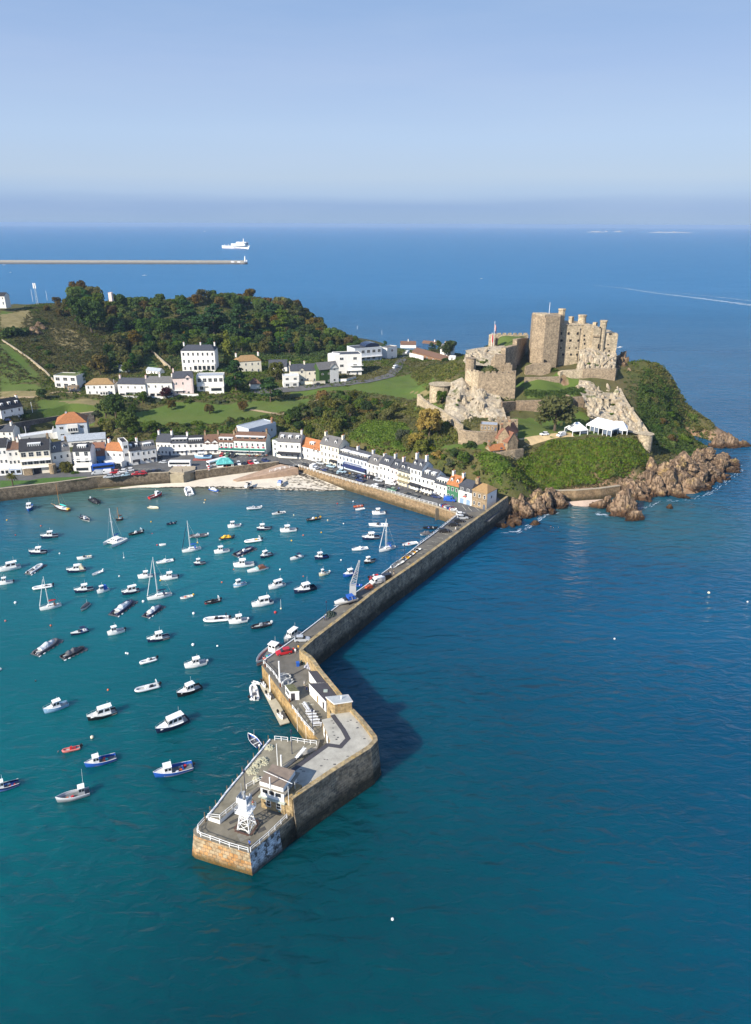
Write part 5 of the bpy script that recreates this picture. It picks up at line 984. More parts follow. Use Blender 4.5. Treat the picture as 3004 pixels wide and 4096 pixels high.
for i,(z,x,y,c,l)in enumerate(BU):
 p=zp(z,x,y);near=min(FLEET,key=lambda f:(zp(f[1],(f[2]+f[4])/2,(f[3]+f[5])/2)[0]-p[0])**2+(zp(f[1],(f[2]+f[4])/2,(f[3]+f[5])/2)[1]-p[1])**2)
 m=zp(near[1],(near[2]+near[4])/2,(near[3]+near[5])/2);dx,dy=p[0]-m[0],p[1]-m[1]
 rel=('right of' if dx>0 else 'left of')if abs(dx)>abs(dy)else('below' if dy>0 else 'above')
 nl=' '.join(near[6].split()[:6]);nl=nl.rstrip(' ,')
 while nl.split()[-1]in('with','and','a','the','of','in','at','on','by','right','left','to','hung','tied','under','an','long','raised','short','bright','round','tall','black','navy','its','navy','pale','dark','white','cut','twin','wholly','square','one','yellow','orange','deep','low'):nl=' '.join(nl.split()[:-1])
 buoy(z,x,y,c,.45 if 'large' in l else.30 if 'small' not in l and 'tiny' not in l else.22,l+' mooring buoy floating '+rel+' the '+nl)
buoy('A',1024,685,'w',.3,'white pole buoy floating below the catamaran',2.0);buoy('A',1632,560,'y',.3,'buoy with orange topped pole beside the blue covered sloop',1.5);buoy('C',1167,1475,'c',.3,'buoy with long leaning pole right of the cruiser with black stern canopy',3.0)
for x,y,l in((2835,2372,'pale buoy in the open water on the right, the one farther from the picture edge'),(2990,2408,'white buoy in the open water at the right picture edge'),(2458,2556,'tiny white buoy alone in the water right of the pier'),(1570,3678,'lone white seabird sized float on dark water below the pier')):
 p=G((x,y));t=thing('mooring_buoy',l,'buoy',tuple(p));b=MB();b.ball((0,0,.1),.45 if x>2990 or x==2835 else.28,10);b.build('float',bm_('c' if x==2835 else 'w'),t,True)
# ================================================================ HOUSES
WC=dict(w=(.77,.745,.69),c=(.72,.66,.52),p=(.74,.60,.55),g=(.52,.56,.60),b=(.10,.27,.52),s=(.36,.27,.17),G=(.045,.16,.085),h=(.62,.60,.55),i=(.045,.085,.02),k=(.09,.085,.085),l=(.62,.70,.80),B=(.30,.17,.10),m=(.68,.73,.66))
RC=dict(s=(.060,.064,.075),g=(.135,.13,.125),b=(.15,.085,.055),o=(.36,.145,.055),t=(.30,.19,.085),k=(.030,.030,.033),r=(.22,.10,.06),w=(.55,.57,.58),G=(.13,.15,.05),l=(.34,.37,.40))
def wm_(c):return mat('render '+c,WC[c],.85,.09,.5,.01,9,obr=.13)if c not in 'sB' else stone('rubble house wall '+c,WC[c],tuple(.75*q for q in WC[c]),tuple(.8*q for q in WC[c]),.5,.3,.02,None,.03,.3)
def rm_(c):return mat('roof '+c,RC[c],.75,.22,1.2,.03,12)
M_pot=mat('chimney pot',(.42,.17,.08),.8);M_door=mat('painted door',(.10,.12,.16),.5);M_iron=mat('black iron',(.03,.03,.035),.5)
def gable_roof(W,D,he,rise,over=.3,th=.18,hip=0.0):
 b=MB();x0,x1,y0,y1=-over*.5,W+over*.5,-over,D+over;r0,r1=hip,W-hip;zr=he+rise;ze=he-rise*over/(D/2)
 if hip==0:r0,r1=x0,x1
 for dz,fl in((th,False),(0,True)):
  A,B_,C,Dd=(x0,y0,ze+dz),(x1,y0,ze+dz),(x1,y1,ze+dz),(x0,y1,ze+dz);E,F_=(r0,D/2,zr+dz),(r1,D/2,zr+dz)
  for q in((A,B_,F_,E),(C,Dd,E,F_)):b.poly(q[::-1]if fl else q)
  if hip:b.poly((B_,C,F_)[::-1]if fl else(B_,C,F_));b.poly((Dd,A,E)[::-1]if fl else(Dd,A,E))
 for p,q in(((x0,y0),(x1,y0)),((x1,y1),(x0,y1)))+((((x1,y0),(x1,y1)),((x0,y1),(x0,y0)))if hip else()):b.poly([(*p,ze),(*q,ze),(*q,ze+th),(*p,ze+th)])
 if not hip:
  for x,s in((x0,1),(x1,-1)):b.poly([(x,y0,ze),(x,y0,ze+th),(x,D/2,zr+th),(x,y1,ze+th),(x,y1,ze),(x,D/2,zr)][::s])
 return b
def house(px0,px1,eave,label,name='terraced_house',cat='house',z=None,D=8.5,roof='gable',rise=3.0,wc='w',rc='s',fl=2,nw=3,win=(.85,1.35),dorm=0,dk='g',chim=(),door=True,awn=None,group=None,hip=0.0,strip=None,sign=None,z0=None,gf=None,base=1.5,dw=1.2,chc=None,chh=1.6,xgable=None,side=0,bal=None,wm=None,box=None,fm=None,back=0.0):
 if z is None:P0,P1=GT(px0),GT(px1);zz=min(P0.z,P1.z)
 else:P0,P1=G(px0,z),G(px1,z);zz=z
 P0=Vector((P0.x,P0.y,zz));P1=Vector((P1.x,P1.y,zz));d=P1-P0;W=d.length-.02;rz=math.atan2(d.y,d.x);he=zat(P0,eave)-zz
 t=thing(name,label,cat,tuple(P0),rz,group);wall=wm or wm_(wc);b=MB()
 if roof in('gable','mansard'):
  rs=rise if roof=='gable' else rise*1.0
  for y,dr in((0,1),(D,-1)):b.poly([(0,y,-base),(W,y,-base),(W,y,he),(0,y,he)][::dr])
  for x,dr in((0,-1),(W,1)):
   q=[(x,0,-base),(x,D,-base),(x,D,he),(x,D/2,he+rs),(x,0,he)];b.poly(q[::dr])
 else:b.b6(0,W,0,D,-base,he)
 b.build('wall',wall,t)
 if roof=='flat':
  b=MB();b.b6(.12,W-.12,.12,D-.12,he,he+.04);r=b.build('roof',rm_(rc),t)
  b=MB();
  for a in((0,W,0,.2),(0,W,D-.2,D),(0,.2,.2,D-.2),(W-.2,W,.2,D-.2)):b.b6(a[0],a[1],a[2],a[3],he+.002,he+.35)
  b.build('parapet',wall,t)
 elif roof=='shed':
  b=MB();q=[(-.2,-.3,he),(W+.2,-.3,he),(W+.2,D+.2,he+rise),(-.2,D+.2,he+rise)];b.loft([q,[(x,y,zz_+.2)for x,y,zz_ in q]]);r=b.build('roof',rm_(rc),t)
 else:
  b=gable_roof(W,D,he+.02,rise,.3,.18,(hip or D/2)if roof=='hip' else 0.0);r=b.build('roof',rm_(rc),t)
 def roofz(y):return he+.1+rise*(1-abs(y-D/2)/(D/2))
 for c in chim:
  u,v=c if isinstance(c,tuple)else(c,.5);x=min(max(u*W,.45),W-.45);y=v*D;b=MB();zt=he+rise+chh if roof!='flat' else he+chh+1
  b.b6(x-.42,x+.42,y-.75,y+.75,max(0,roofz(y)-.8),zt);b.b6(x-.5,x+.5,y-.83,y+.83,zt,zt+.15)
  for k in(-.45,0,.45):b.cyl((x,y+k,zt+.15),(x,y+k,zt+.65),.16,.13,6,1)
  b.build('chimney',[wm_(chc or wc),M_pot],r)
 fh=he/fl;w_,h_=win
 for f in range(fl):
  n=nw if not isinstance(nw,(list,tuple))else nw[min(f,len(nw)-1)]
  if f==0 and gf=='none':n=0
  for k in range(n):
   x=W*(k+.5)/n;isd=door and f==0 and k==(n-1 if n>1 else 0)
   if isd:b=MB();b.b6(x-.5,x+.5,-.06,.05,0.02,2.1);b.build('door',M_door if not gf else M_iron,t)
   else:window(t,x,f*fh+.28*fh+(0 if f else.1),w_,min(h_,fh*.62),fm=fm,bars=1 if w_<1.3 else 2)
 for f in range(fl):
  for k in range(side):window(t,W,f*fh+.3*fh,.8,1.2,D*(k+.5)/side,face=PI/2)
 for k in range(dorm):
  n=dorm;x=W*(k+.5)/n;yd=D*.16;zb=he+.1+rise*yd/(D/2);dh=min(1.5,rise*.62);ye=D/2*min(.95,(zb+dh-he-.1)/rise+.05)
  b=MB();
  if dk=='g':
   q=[(x-dw/2,zb-.15),(x+dw/2,zb-.15),(x+dw/2,zb+dh*.7),(x,zb+dh*1.15),(x-dw/2,zb+dh*.7)]
   b.loft([[(a,yd,c)for a,c in q],[(a,ye,c)for a,c in q]],mis=[0,0,1,1,0])
   for(a,c),(e,g)in((q[2],q[3]),(q[3],q[4])):b.poly([(a+(.1 if a>x else-.0),yd-.15,c+.02),(e,yd-.15,g+.06),(e,ye,g+.06),(a,ye,c+.02)],1)
  else:
   b.b6(x-dw/2,x+dw/2,yd,ye,zb-.15,zb+dh*.85);b.b6(x-dw/2-.12,x+dw/2+.12,yd-.18,ye,zb+dh*.85,zb+dh*.97,0 if dk=='w' else 1)
  dm=b.build('dormer',[M_white,rm_(rc)],t)
  p=MB();nn=1 if dw<1.6 else int(dw/.9)
  for i in range(nn):
   a=x-dw/2+dw*(i+.5)/nn;p.b6(a-dw/nn*.3,a+dw/nn*.3,yd-.03,yd,zb+.1,zb+dh*.62)
  p.build('window',glass('dark glass'),dm)
 if strip:
  for x0,x1,n,c in strip:
   yd=D*.10;zb=he+.05;dh=1.75;b=MB();b.b6(W*x0,W*x1,yd,D*.5,zb,zb+dh);b.b6(W*x0-.2,W*x1+.2,yd-.3,D*.5+.2,zb+dh,zb+dh+.14,1);dm=b.build('attic_storey',[wm_(c),M_white],t)
   for i in range(n):
    xx=W*(x0+(x1-x0)*(i+.5)/n);b=MB();hw_=W*(x1-x0)/n*.36;b.b6(xx-hw_-.07,xx+hw_+.07,yd-.06,yd+.02,zb+.45,zb+1.55,0);b.b6(xx-hw_,xx+hw_,yd-.075,yd-.061,zb+.52,zb+1.48,1);b.build('window',[M_white,glass('dark glass')],dm)
 if awn:
  for x0,x1,zz_,c,dp in awn:
   b=MB();q=[(W*x0,-.02,zz_),(W*x1,-.02,zz_),(W*x1,-dp,zz_-.55),(W*x0,-dp,zz_-.55)];b.loft([q,[(x,y,k+.06)for x,y,k in q]]);b.b6(W*x0,W*x1,-dp-.03,-dp,zz_-.85,zz_-.5,1);b.build('awning',[mat('awning '+c,dict(G=(.02,.16,.12),n=(.02,.03,.10),k=(.025,.025,.03),w=(.7,.7,.68))[c],.8),M_white if c=='G' else MATS['awning '+c]],t)
 if bal:
  for x0,x1,zz_,c in bal:
   b=MB();b.b6(W*x0,W*x1,-1.3,0,zz_-.15,zz_,0);b.build('balcony',M_white,t)
   b=MB();b.tube([(W*x0,-1.3,zz_+.95),(W*x1,-1.3,zz_+.95)],.05,4)
   for i in range(int(W*(x1-x0)/.5)+1):x=W*x0+i*.5;b.cyl((x,-1.3,zz_),(x,-1.3,zz_+.95),.02,.02,4)
   b.build('balustrade',M_iron if c=='k' else M_rail,t)
 if xgable:
  for u0,u1,e,c in xgable:
   x0,x1=W*u0,W*u1;m=(x0+x1)/2;g=(x1-x0)*.42;b=MB();b.poly([(x0,-.12,0),(x1,-.12,0),(x1,-.12,he+e),(m,-.12,he+e+g),(x0,-.12,he+e)]);b.poly([(x1,-.12,0),(x1,.5,0),(x1,.5,he+e),(x1,-.12,he+e)]);b.poly([(x0,.5,0),(x0,-.12,0),(x0,-.12,he+e),(x0,.5,he+e)]);b.build('gable',wm_(c),t)
   b=MB()
   for s in(-1,1):xe=m+s*((x1-x0)/2+.2);ze=he+e-.08;b.loft([[(xe,-.35,ze),(m,-.35,he+e+g),(m,D*.45,he+e+g),(xe,D*.45,ze)],[(xe,-.35,ze+.15),(m,-.35,he+e+g+.15),(m,D*.45,he+e+g+.15),(xe,D*.45,ze+.15)]])
   b.build('gable_roof',rm_(rc),t)
   window(t,m,he+e-1.1,min(1.3,(x1-x0)*.5),1.1,-.14)
   if fl>1:window(t,m,he*.14,min(1.3,(x1-x0)*.5),1.2,-.14)
 if box:
  for x0,x1,dp,hh,c,n in box:
   b=MB();b.b6(W*x0,W*x1,-dp,-.01,-base,hh);b.b6(W*x0-.1,W*x1+.1,-dp-.15,-.01,hh,hh+.15);b.build('front_extension',wm_(c),t)
   for i in range(n):window(t,W*(x0+(x1-x0)*(i+.5)/n),hh*.32,W*(x1-x0)/n*.7,hh*.5,-dp,bars=0)
 t['_dim']=(W,D,he);return t
def text(par,s,x,y,z,size,m,rx=PI/2,rz=0.0,name='lettering',ext=.01):
 cu=bpy.data.curves.new(name,'FONT');cu.body=s;cu.size=size;cu.align_x='CENTER';cu.extrude=ext
 tmp=bpy.data.objects.new('tmp',cu);COL.objects.link(tmp);dg=bpy.context.evaluated_depsgraph_get();me=bpy.data.meshes.new_from_object(tmp.evaluated_get(dg));bpy.data.objects.remove(tmp);bpy.data.curves.remove(cu)
 me.materials.clear();me.materials.append(m);o=link(name,me,par,(x,y,z));o.rotation_euler=(rx,0,rz);return o
QG='houses along the quay';SG='houses around the square';WG='houses behind the long sea wall';HG='houses on the hillside'
FR=[(1202.7,1831),(1282,1850),(1355.7,1868),(1470,1900),(1516.5,1915),(1561,1928),(1592,1938),(1639.5,1953),(1684,1966),(1736,1981),(1785.5,1995),(1832,2008),(1885.5,2024),(1945.5,2041)]
def q(i,e,lab,**k):return house(FR[i],FR[i+1],e,lab,z=QZ,group=QG,**k)
t=q(0,1783,'white quay house with orange tiled roof and two small gables next to the corner hotel',rc='o',nw=4,rise=3.4,box=None,dorm=1,dk='w',dw=2.6,xgable=[(.62,.78,-.3,'w'),(.82,.98,-.3,'w')],chim=())
t=q(1,1774,'tall cream three storey quay house with grey roof and two dormers',wc='c',rc='g',fl=3,nw=5,dorm=2,rise=3.6,chim=(.02,.97),chh=1.4,win=(.75,1.5),awn=[(.55,.95,3.0,'k',1.2)])
t=q(2,1815,'long pale blue quayside hotel with attic window strip, navy awning and blue sign',name='hotel',cat='hotel',wc='l',rc='s',nw=[8,8],rise=2.6,D=10,strip=[(.02,.28,4,'h'),(.33,.62,6,'w'),(.66,.97,5,'h')],chim=(.45,.98),chc='h',awn=[(.2,.97,2.7,'n',2.2)],box=[(0,.18,.9,3.2,'l',2)])
W_,D_m,he_=t['_dim'];b=MB();b.b6(W_*.2,W_*.8,-.12,-.01,2.95,3.75);b.build('sign_board',mat('navy sign',(.015,.03,.11)),t);text(t,'The Moorings Hotel & Restaurant',W_*.5,-.14,3.15,.72,M_white)
q(3,1848,'grey white quay house with a balcony, next to the pale blue hotel',wc='h',rc='g',nw=3,dorm=1,dk='b',chim=(.98,),chc='h',bal=[(.15,.85,2.9,'k')],dw=1.7)
q(4,1852,'white quay house with blue door, second right of the pale blue hotel',rc='s',nw=3,dorm=1,dk='b',chim=(.95,),chc='h',dw=2.2)
q(5,1868,'pale pink quay house between the white house with blue door and the scaffolded house',wc='p',rc='s',nw=2,dorm=1,dk='b',chim=(.98,),dw=1.4)
t=q(6,1880,'cream quay house wrapped in scaffolding below two white dormers',wc='c',rc='s',nw=3,dorm=2,dk='b',dw=1.5)
W_,D_m,he_=t['_dim']
for z_ in(2.4,4.8):b=MB();b.b6(0,W_,-1.5,-.25,z_,z_+.08);b.build('scaffold_deck',mat('scaffold board',(.33,.28,.14),.9),t)
b=MB()
for i in range(5):
 for y in(-1.5,-.3):b.cyl((W_*i/4,y,0),(W_*i/4,y,he_+1.2),.05,.05,5)
for z_ in(2.4,3.4,4.8,5.8,he_+1.1):b.cyl((0,-1.5,z_),(W_,-1.5,z_),.045,.045,5)
b.build('scaffold_frame',mat('scaffold tube',(.42,.42,.36),.4,.1,2),t)
q(7,1869,'tallest white quay house with big white chimney stacks and black awning',fl=3,nw=3,rc='s',dorm=2,dw=1.0,rise=3.4,chim=(.03,.97),chh=2.2,awn=[(0,.98,3.0,'k',1.6)])
q(8,1906,'white quay house with a cut in roof terrace and black fascia',rc='s',nw=[4,3],dorm=2,dk='w',dw=2.0,rise=3.2,awn=[(0,.99,2.7,'k',.25)])
q(9,1930,'small white quay house with glazed attic box left of the green fronted house',rc='s',nw=3,strip=[(.1,.92,4,'w')],rise=2.2,win=(.7,1.1))
t=q(10,1935,'green fronted quay house with orange roof and two white dormers',wc='G',rc='o',nw=[3,3],dorm=2,dw=1.1,chim=(.03,.97),chc='h',win=(.9,1.4),rise=3.2)
t=q(11,1938,'white quay house with slate mansard, red balcony and two blue garage doors',roof='hip',hip=1.2,rise=1.6,rc='s',nw=[0,0],door=False,chim=(.97,),chc='s',D=8)
W_,D_m,he_=t['_dim']
b=MB();b.poly([(0,-.06,he_*.70),(W_,-.06,he_*.70),(W_,-.03,he_+.05),(0,-.03,he_+.05)]);b.build('mansard_slope',rm_('s'),t)
for u in(.25,.72):window(t,W_*u,he_*.74,1.2,1.2,-.07,bars=2)
window(t,W_*.55,he_*.42,1.3,1.5,0,bars=2)
for u in(.28,.75):b=MB();b.b6(W_*u-1.0,W_*u+1.0,-.06,.02,.02,2.3);b.build('garage_door',mat('slate blue door',(.22,.32,.45),.5),t)
b=MB();b.b6(W_*.35,W_*.6,-.5,-.02,he_*.40,he_*.40+.5);b.build('balcony',mat('red balcony',(.5,.12,.10)),t)
t=house(FR[12],FR[13],1958,'brown stone cottage with lichened roof and white end wall at the quay end',z=QZ,D=7.5,wc='s',rc='t',roof='hip',hip=2.5,rise=2.3,nw=3,chim=(.03,),chc='s',chh=1.8,group=QG,side=0,door=True)
W_,D_m,he_=t['_dim'];b=MB();b.poly([(W_+.03,0,0),(W_+.03,D_m,0),(W_+.03,D_m,he_-.05),(W_+.03,0,he_-.05)]);b.build('white_end_wall',M_white,t);window(t,W_+.03,he_*.58,.9,1.2,D_m*.45,face=PI/2)
t=house((1113.6,1830.5),(1203.8,1835.5),1765,'white corner hotel with three tall dormers and a long black awning','hotel','hotel',z=QZ,D=10,rc='g',nw=[4,4],dorm=3,dk='w',dw=1.5,rise=3.2,chim=(.97,),awn=[(0,.98,3.3,'k',2.0)],group=QG)
house((1092,1823),(1113,1829),1762,'narrow pale green annex with an oval wall emblem beside the corner hotel','annex','annex',z=QZ,D=8,wc='m',roof='flat',fl=3,nw=1,win=(1.3,1.1),rc='g',group=QG)
def s(a,b_,e,lab,**k):return house(a,b_,e,lab,z=QZ,group=SG,**k)
house((525,1862),(569.5,1855),1804,'white corner house with a dark slate mansard and two little attic windows',z=QZ,rc='k',nw=[2,2],dorm=2,dw=1.0,dk='w',chim=(.95,),chc='w',group=WG,awn=[(.2,.8,2.6,'k',.9)])
house((569.5,1855),(629.5,1846),1800,'white corner house with one wide white dormer and black window awnings',z=QZ,rc='g',nw=[3,3],dorm=1,dk='w',dw=4.0,group=WG,awn=[(.1,.3,2.5,'k',.8),(.6,.9,2.5,'k',.8)])
s((629.7,1820),(687.8,1821.6),1767,'plain cream white house with grey slate roof at the left end of the square',nw=[4,4],rc='s',chim=(.02,.98),win=(.7,1.1),wc='w')
s((687.8,1821.6),(754.9,1820),1772,'white house with a long grey fronted dormer on the square',nw=[4,3],rc='s',strip=[(.05,.95,4,'k')],rise=2.6,chim=(.95,),bal=[(.1,.9,2.8,'k')])
s((754.9,1820),(818.4,1817),1773,'white house with a wide white dormer of many panes and an open dark ground floor',nw=[3,3],rc='k',strip=[(.1,.9,6,'w')],rise=2.8,bal=[(.02,.98,3.0,'w')],gf='k')
s((818.4,1817),(877.7,1816),1773,'white house with twin front gables and dark verandah on the square',nw=[4,4],rc='b',rise=3.4,xgable=[(.05,.46,.4,'w'),(.54,.95,.4,'w')],chim=(.02,.98),chc='s',bal=[(0,1,2.8,'k')])
t=s((877.7,1816),(937.7,1817.5),1767,'half timbered white house with three flower boxes and green awning',nw=[3,3],rc='b',strip=[(.02,.9,3,'w')],rise=3.0,chim=(.98,),chc='s',awn=[(0,1,3.3,'G',2.0)])
W_,D_m,he_=t['_dim'];b=MB()
for x in(.02,.34,.66,.98):b.b6(W_*x-.08,W_*x+.08,-.08,-.02,he_*.48,he_)
b.b6(0,W_,-.07,-.02,he_-.2,he_-.03);b.b6(W_*.02,W_*.1,-.07,-.02,he_*.6,he_*.65);b.build('timber_framing',M_iron,t)
M_fl=mat('red geraniums',(.50,.02,.10),.8,.4,6);M_bush=None
def flowerbox(t,x,z,y=-.3):
 b=MB()
 for i in range(7):b.ball((x+R.uniform(-.45,.45),y+R.uniform(-.12,.12),z+R.uniform(-.12,.15)),.27,6)
 b.build('flower_box',M_fl,t)
for k in range(3):flowerbox(t,W_*(k+.5)/3,he_*.56)
t=s((937.7,1817.5),(1065.6,1822),1761,'long pale green hotel with brown attic storey, red flower baskets and green awnings',name='hotel',cat='hotel',nw=[6,6],wc='m',rc='b',strip=[(.06,.95,4,'B')],rise=3.2,D=10,chim=(.02,.98),chc='s',awn=[(0,.5,3.3,'G',2.2),(.52,.98,3.3,'G',2.0)])
W_,D_m,he_=t['_dim']
for k in range(6):flowerbox(t,W_*(k+.5)/6,he_*.56)
text(t,'DOLPHIN HOTEL',W_*.5,-.03,3.7,.75,mat('gold lettering',(.45,.42,.30),.5))
house((1000,1800),(1108,1770),1718,'plain grey flat roofed building behind the long pale green hotel','hotel_annex','annex',z=QZ,D=10,wc='g',rc='l',roof='flat',fl=2,nw=3,group=SG,chim=((.9,.1),),chc='B')
def wq(a,b_,e,lab,**k):return house(a,b_,e,lab,z=QZ-.2,group=WG,**k)
wq((-12,1899),(45,1896),1790,'white house with glazed verandah cut by the left picture edge',nw=[3,3],rc='k',fl=3,rise=3,box=[(.1,1,2.2,3.2,'w',3)])
wq((45,1896),(92,1892),1800,'white gabled house with sweeping roof line left of the big black roofed house',nw=[3,3,2],fl=3,rc='b',rise=2.6,box=[(0,1,2.5,3.0,'l',2)],chim=(.95,),chc='w')
t=wq((94,1901),(214,1891),1806,'big modern house with black roof, glazed terraces on three levels and a round stone tower',nw=[0,5,4],win=(2.0,2.0),fl=3,rc='k',rise=4.2,D=11,dorm=1,dk='w',dw=5.5,wc='c',bal=[(0,1,3.6,'w'),(0,1,7.0,'w')],door=False,chim=(.95,),chc='s')
W_,D_m,he_=t['_dim'];b=MB();b.b6(W_*.05,W_*.33,-1.6,-.02,-1,3.3);b.build('stone_base',wm_('s'),t);b=MB();b.b6(W_*.36,W_*.62,-.1,-.02,0,3.0);b.build('garage_door',M_iron,t);b=MB();b.cyl((W_*1.02,-1,-1),(W_*1.02,-1,4.6),1.7,1.6,14);b.build('round_tower',wm_('s'),t)
wq((217,1886),(292,1873),1811,'white house with dark roof and two small gabled dormers beside the big black roofed house',nw=[4,3],rc='g',rise=3.6,dorm=2,dw=1.1,chim=(.97,),chc='s',box=[(.05,.95,1.2,2.7,'w',4)])
wq((303,1884),(372,1882),1805,'tall narrow white house with glass balconies and a white garage',fl=3,nw=[2,2,2],win=(1.6,1.9),rc='k',rise=2.6,dorm=1,dk='w',dw=4.0,box=[(0,1,2.5,2.9,'w',1)],bal=[(0,1,5.6,'w')])
t=wq((354.5,1862),(424,1858),1824,'blue painted house under a deep brown tiled roof',wc='b',rc='r',nw=[3,0],rise=5.2,D=9,dorm=1,dk='b',dw=4.2,win=(1.2,1.5))
wq((428,1862),(498,1866),1800,'white house with orange tiled roof and a glazed balcony, right of the blue house',rc='o',nw=[3,3],rise=2.8,box=[(.05,1.05,3.2,3.2,'w',3)],bal=[(0,1,3.3,'w')],chim=(.01,))
wq((500,1866),(525,1862),1772,'narrow white flat fronted infill house with stacked windows',roof='flat',rc='k',nw=1,fl=3,win=(1.6,1.4))
t=house((232,1756),(355,1746),1697,'large detached grey house with orange hipped roof standing above the waterfront','detached_house',z=6.4,D=15,wc='g',rc='o',roof='hip',hip=6,rise=4.2,nw=[3,3],win=(1.9,1.3),chim=((.35,.5),),chh=.2,group=WG)
W_,D_m,he_=t['_dim'];b=MB();b.b6(W_*.36,W_*.70,-1.2,-.02,he_*.40,he_*.92);b.build('bay',wm_('w'),t)
for k in range(4):window(t,W_*(.41+.08*k),he_*.48,1.0,1.7,-1.2,bars=0)
b=MB();b.b6(-2.4,-.02,1,10,0,he_*.42);b.b6(-2.4,-2.3,1,10,he_*.42,he_*.6);b.build('side_terrace',wm_('w'),t)
t=house((250,1790),(425,1776),1768,'long low grey roofed building behind the waterfront terrace','low_building','building',z=6,D=9,wc='w',rc='l',rise=2.2,nw=[6],fl=1,win=(1.6,1.0),group=WG)
house((85,1772),(222,1752),1750,'long white flat topped annex left of the orange hipped house','annex','annex',z=6,D=6,wc='w',rc='w',roof='flat',fl=1,nw=2,group=WG)
t=house((8,1676),(99,1676),1640,'white house with dark mansard and three attic windows at left above the stone wall','detached_house',D=8,rc='k',rise=4.6,nw=[3,3],fl=2,dorm=3,dw=1.3,dk='w',chim=(.02,.98),chc='w',chh=.6,group=HG)
house((-14,1764),(57,1764),1726,'white cottage with grey slate roof below the stone wall at left','cottage',D=8,z=5.8,rc='s',rise=2.6,nw=[3,3],chim=(.8,),group=WG)
def h(a,b_,e,lab,**k):k.setdefault('name','detached_house');return house(a,b_,e,lab,group=HG,base=3,**k)
h((222,1552),(312,1557),1503,'modern box house with grass roof and two glazed storeys at the foot of the hill',roof='flat',rc='G',wc='h',nw=[3,3],win=(2.6,1.9),D=10,door=False)
h((346,1578),(462,1580),1539,'white house with brown hipped roof at the left end of the hillside terrace',roof='hip',rc='t',rise=2.8,hip=4.5,nw=[4,5],D=9,box=[(.5,.78,1.8,2.6,'w',3)])
h((475,1578),(586,1587),1535,'white house with dark slate roof, balcony and red chimney on the hillside terrace',rc='s',rise=2.8,nw=[4,4],chim=(.03,.97),chc='o' if 'o' in WC else 'p',bal=[(.1,.95,2.9,'w')],box=[(.05,.3,1.5,2.6,'w',1)])
h((587,1586),(693,1588),1530,'white house with grey roof and a blue awning on the hillside terrace',rc='g',rise=2.9,nw=[3,4],chim=(.5,.97),awn=[(.86,1.0,2.6,'n',1.5)],box=[(.15,.6,1.3,2.8,'w',2)])
h((697,1584),(776,1584),1513,'pale pink villa with front gable and terraces',wc='p',rc='s',rise=3.2,nw=[3,3],xgable=[(.55,.95,-.2,'p')],bal=[(0,.5,3.6,'w')],chim=(.02,))
t=h((790,1566),(898,1566),1506,'white flat roofed villa with balustraded terraces below the white mansion',roof='flat',rc='l',nw=[3,5],win=(2.0,2.2),D=10,bal=[(0,1,3.9,'w')],box=[(.45,1.0,3.0,3.6,'w',1)])
t=h((731,1488),(864,1484),1402,'grand white three storey mansion with slate roof on the wooded slope',name='mansion',cat='mansion',fl=3,nw=[6,7,7],win=(1.1,1.9),rc='s',roof='hip',hip=3,rise=2.6,D=13,chim=(.05,.55,.97),bal=[(.3,1.0,5.6,'w')],box=[(.35,1,2.0,5.4,'w',5)])
h((948,1487),(1047,1488),1447,'cream house with tan hipped roof and two white chimneys among the trees',rc='t',roof='hip',hip=4,rise=3,wc='c',nw=[4,4],chim=(.05,.95),chc='w',D=9)
h((1076,1490),(1149,1490),1466,'low dark roofed cottage among trees right of the cream hipped house',rc='s',rise=3.6,nw=[3],fl=1,wc='w',D=9,name='cottage',xgable=[(.3,.8,0,'w')])
house((1003,1561),(1045,1559),1536,'open fronted garage with a brown pyramid roof by the dark pines','garage','garage',roof='hip',rc='b',rise=3,hip=2.8,D=5.8,fl=1,nw=0,wc='h',group=HG).__setitem__('x',0)
h((1134,1549),(1198,1545),1506,'small white flat roofed house left of the cream gabled house',roof='flat',rc='w',nw=[2,2],win=(1.9,1.3),D=7)
h((1163,1529),(1272,1527),1484,'cream gabled house with dark slate roof and orange ridge',wc='c',rc='s',rise=3.4,nw=[4,5],xgable=[(.28,.55,-.4,'c')],chim=(.02,.55),D=9)
h((1278,1537),(1355,1530),1480,'ivy covered house with grey gabled roof',wc='i',rc='g',rise=3.8,nw=[3,3],win=(1.3,.9),xgable=[(.55,1.0,.2,'w')],D=9)
t=h((1341,1500),(1447,1501),1421,'white modern house with a curved corner and flat dark roof',roof='flat',rc='s',fl=3,nw=[3,2,2],win=(2.4,1.6),D=12,bal=[(.5,1.05,3.4,'w'),(.55,1.05,6.6,'w')])
W_,D_m,he_=t['_dim'];b=MB();b.cyl((0,4.2,he_*.36),(0,4.2,he_+.3),4.2,4.2,20);b.build('curved_wing',wm_('w'),t)
t=h((1420,1446),(1527,1440),1396,'large modern glass and white house with an arched solar roof',roof='flat',rc='s',fl=2,nw=[5,5],win=(2.4,2.0),D=14,wc='g',bal=[(0,1,3.4,'w')])
W_,D_m,he_=t['_dim'];b=MB();n=8;b.loft([[(W_*.45+(W_*.55)*math.sin(0)+W_*.27*(1-math.cos(PI*i/n)),y,he_+.35+2.6*math.sin(PI*i/n))for i in range(n+1)]for y in(3,D_m-1)]);b.build('arched_roof',mat('solar roof',(.02,.03,.06),.2,.1,3),t)
h((1548,1437),(1588,1432),1394,'small white flat roofed house beside the upper road',roof='flat',rc='g',nw=[1,1],win=(2.2,1.6),D=7)
h((1602,1396),(1664,1396),1379,'low white bungalow with brown roof at the far end of the road',name='bungalow',rc='b',rise=3,nw=[3],fl=1,chim=(.5,))
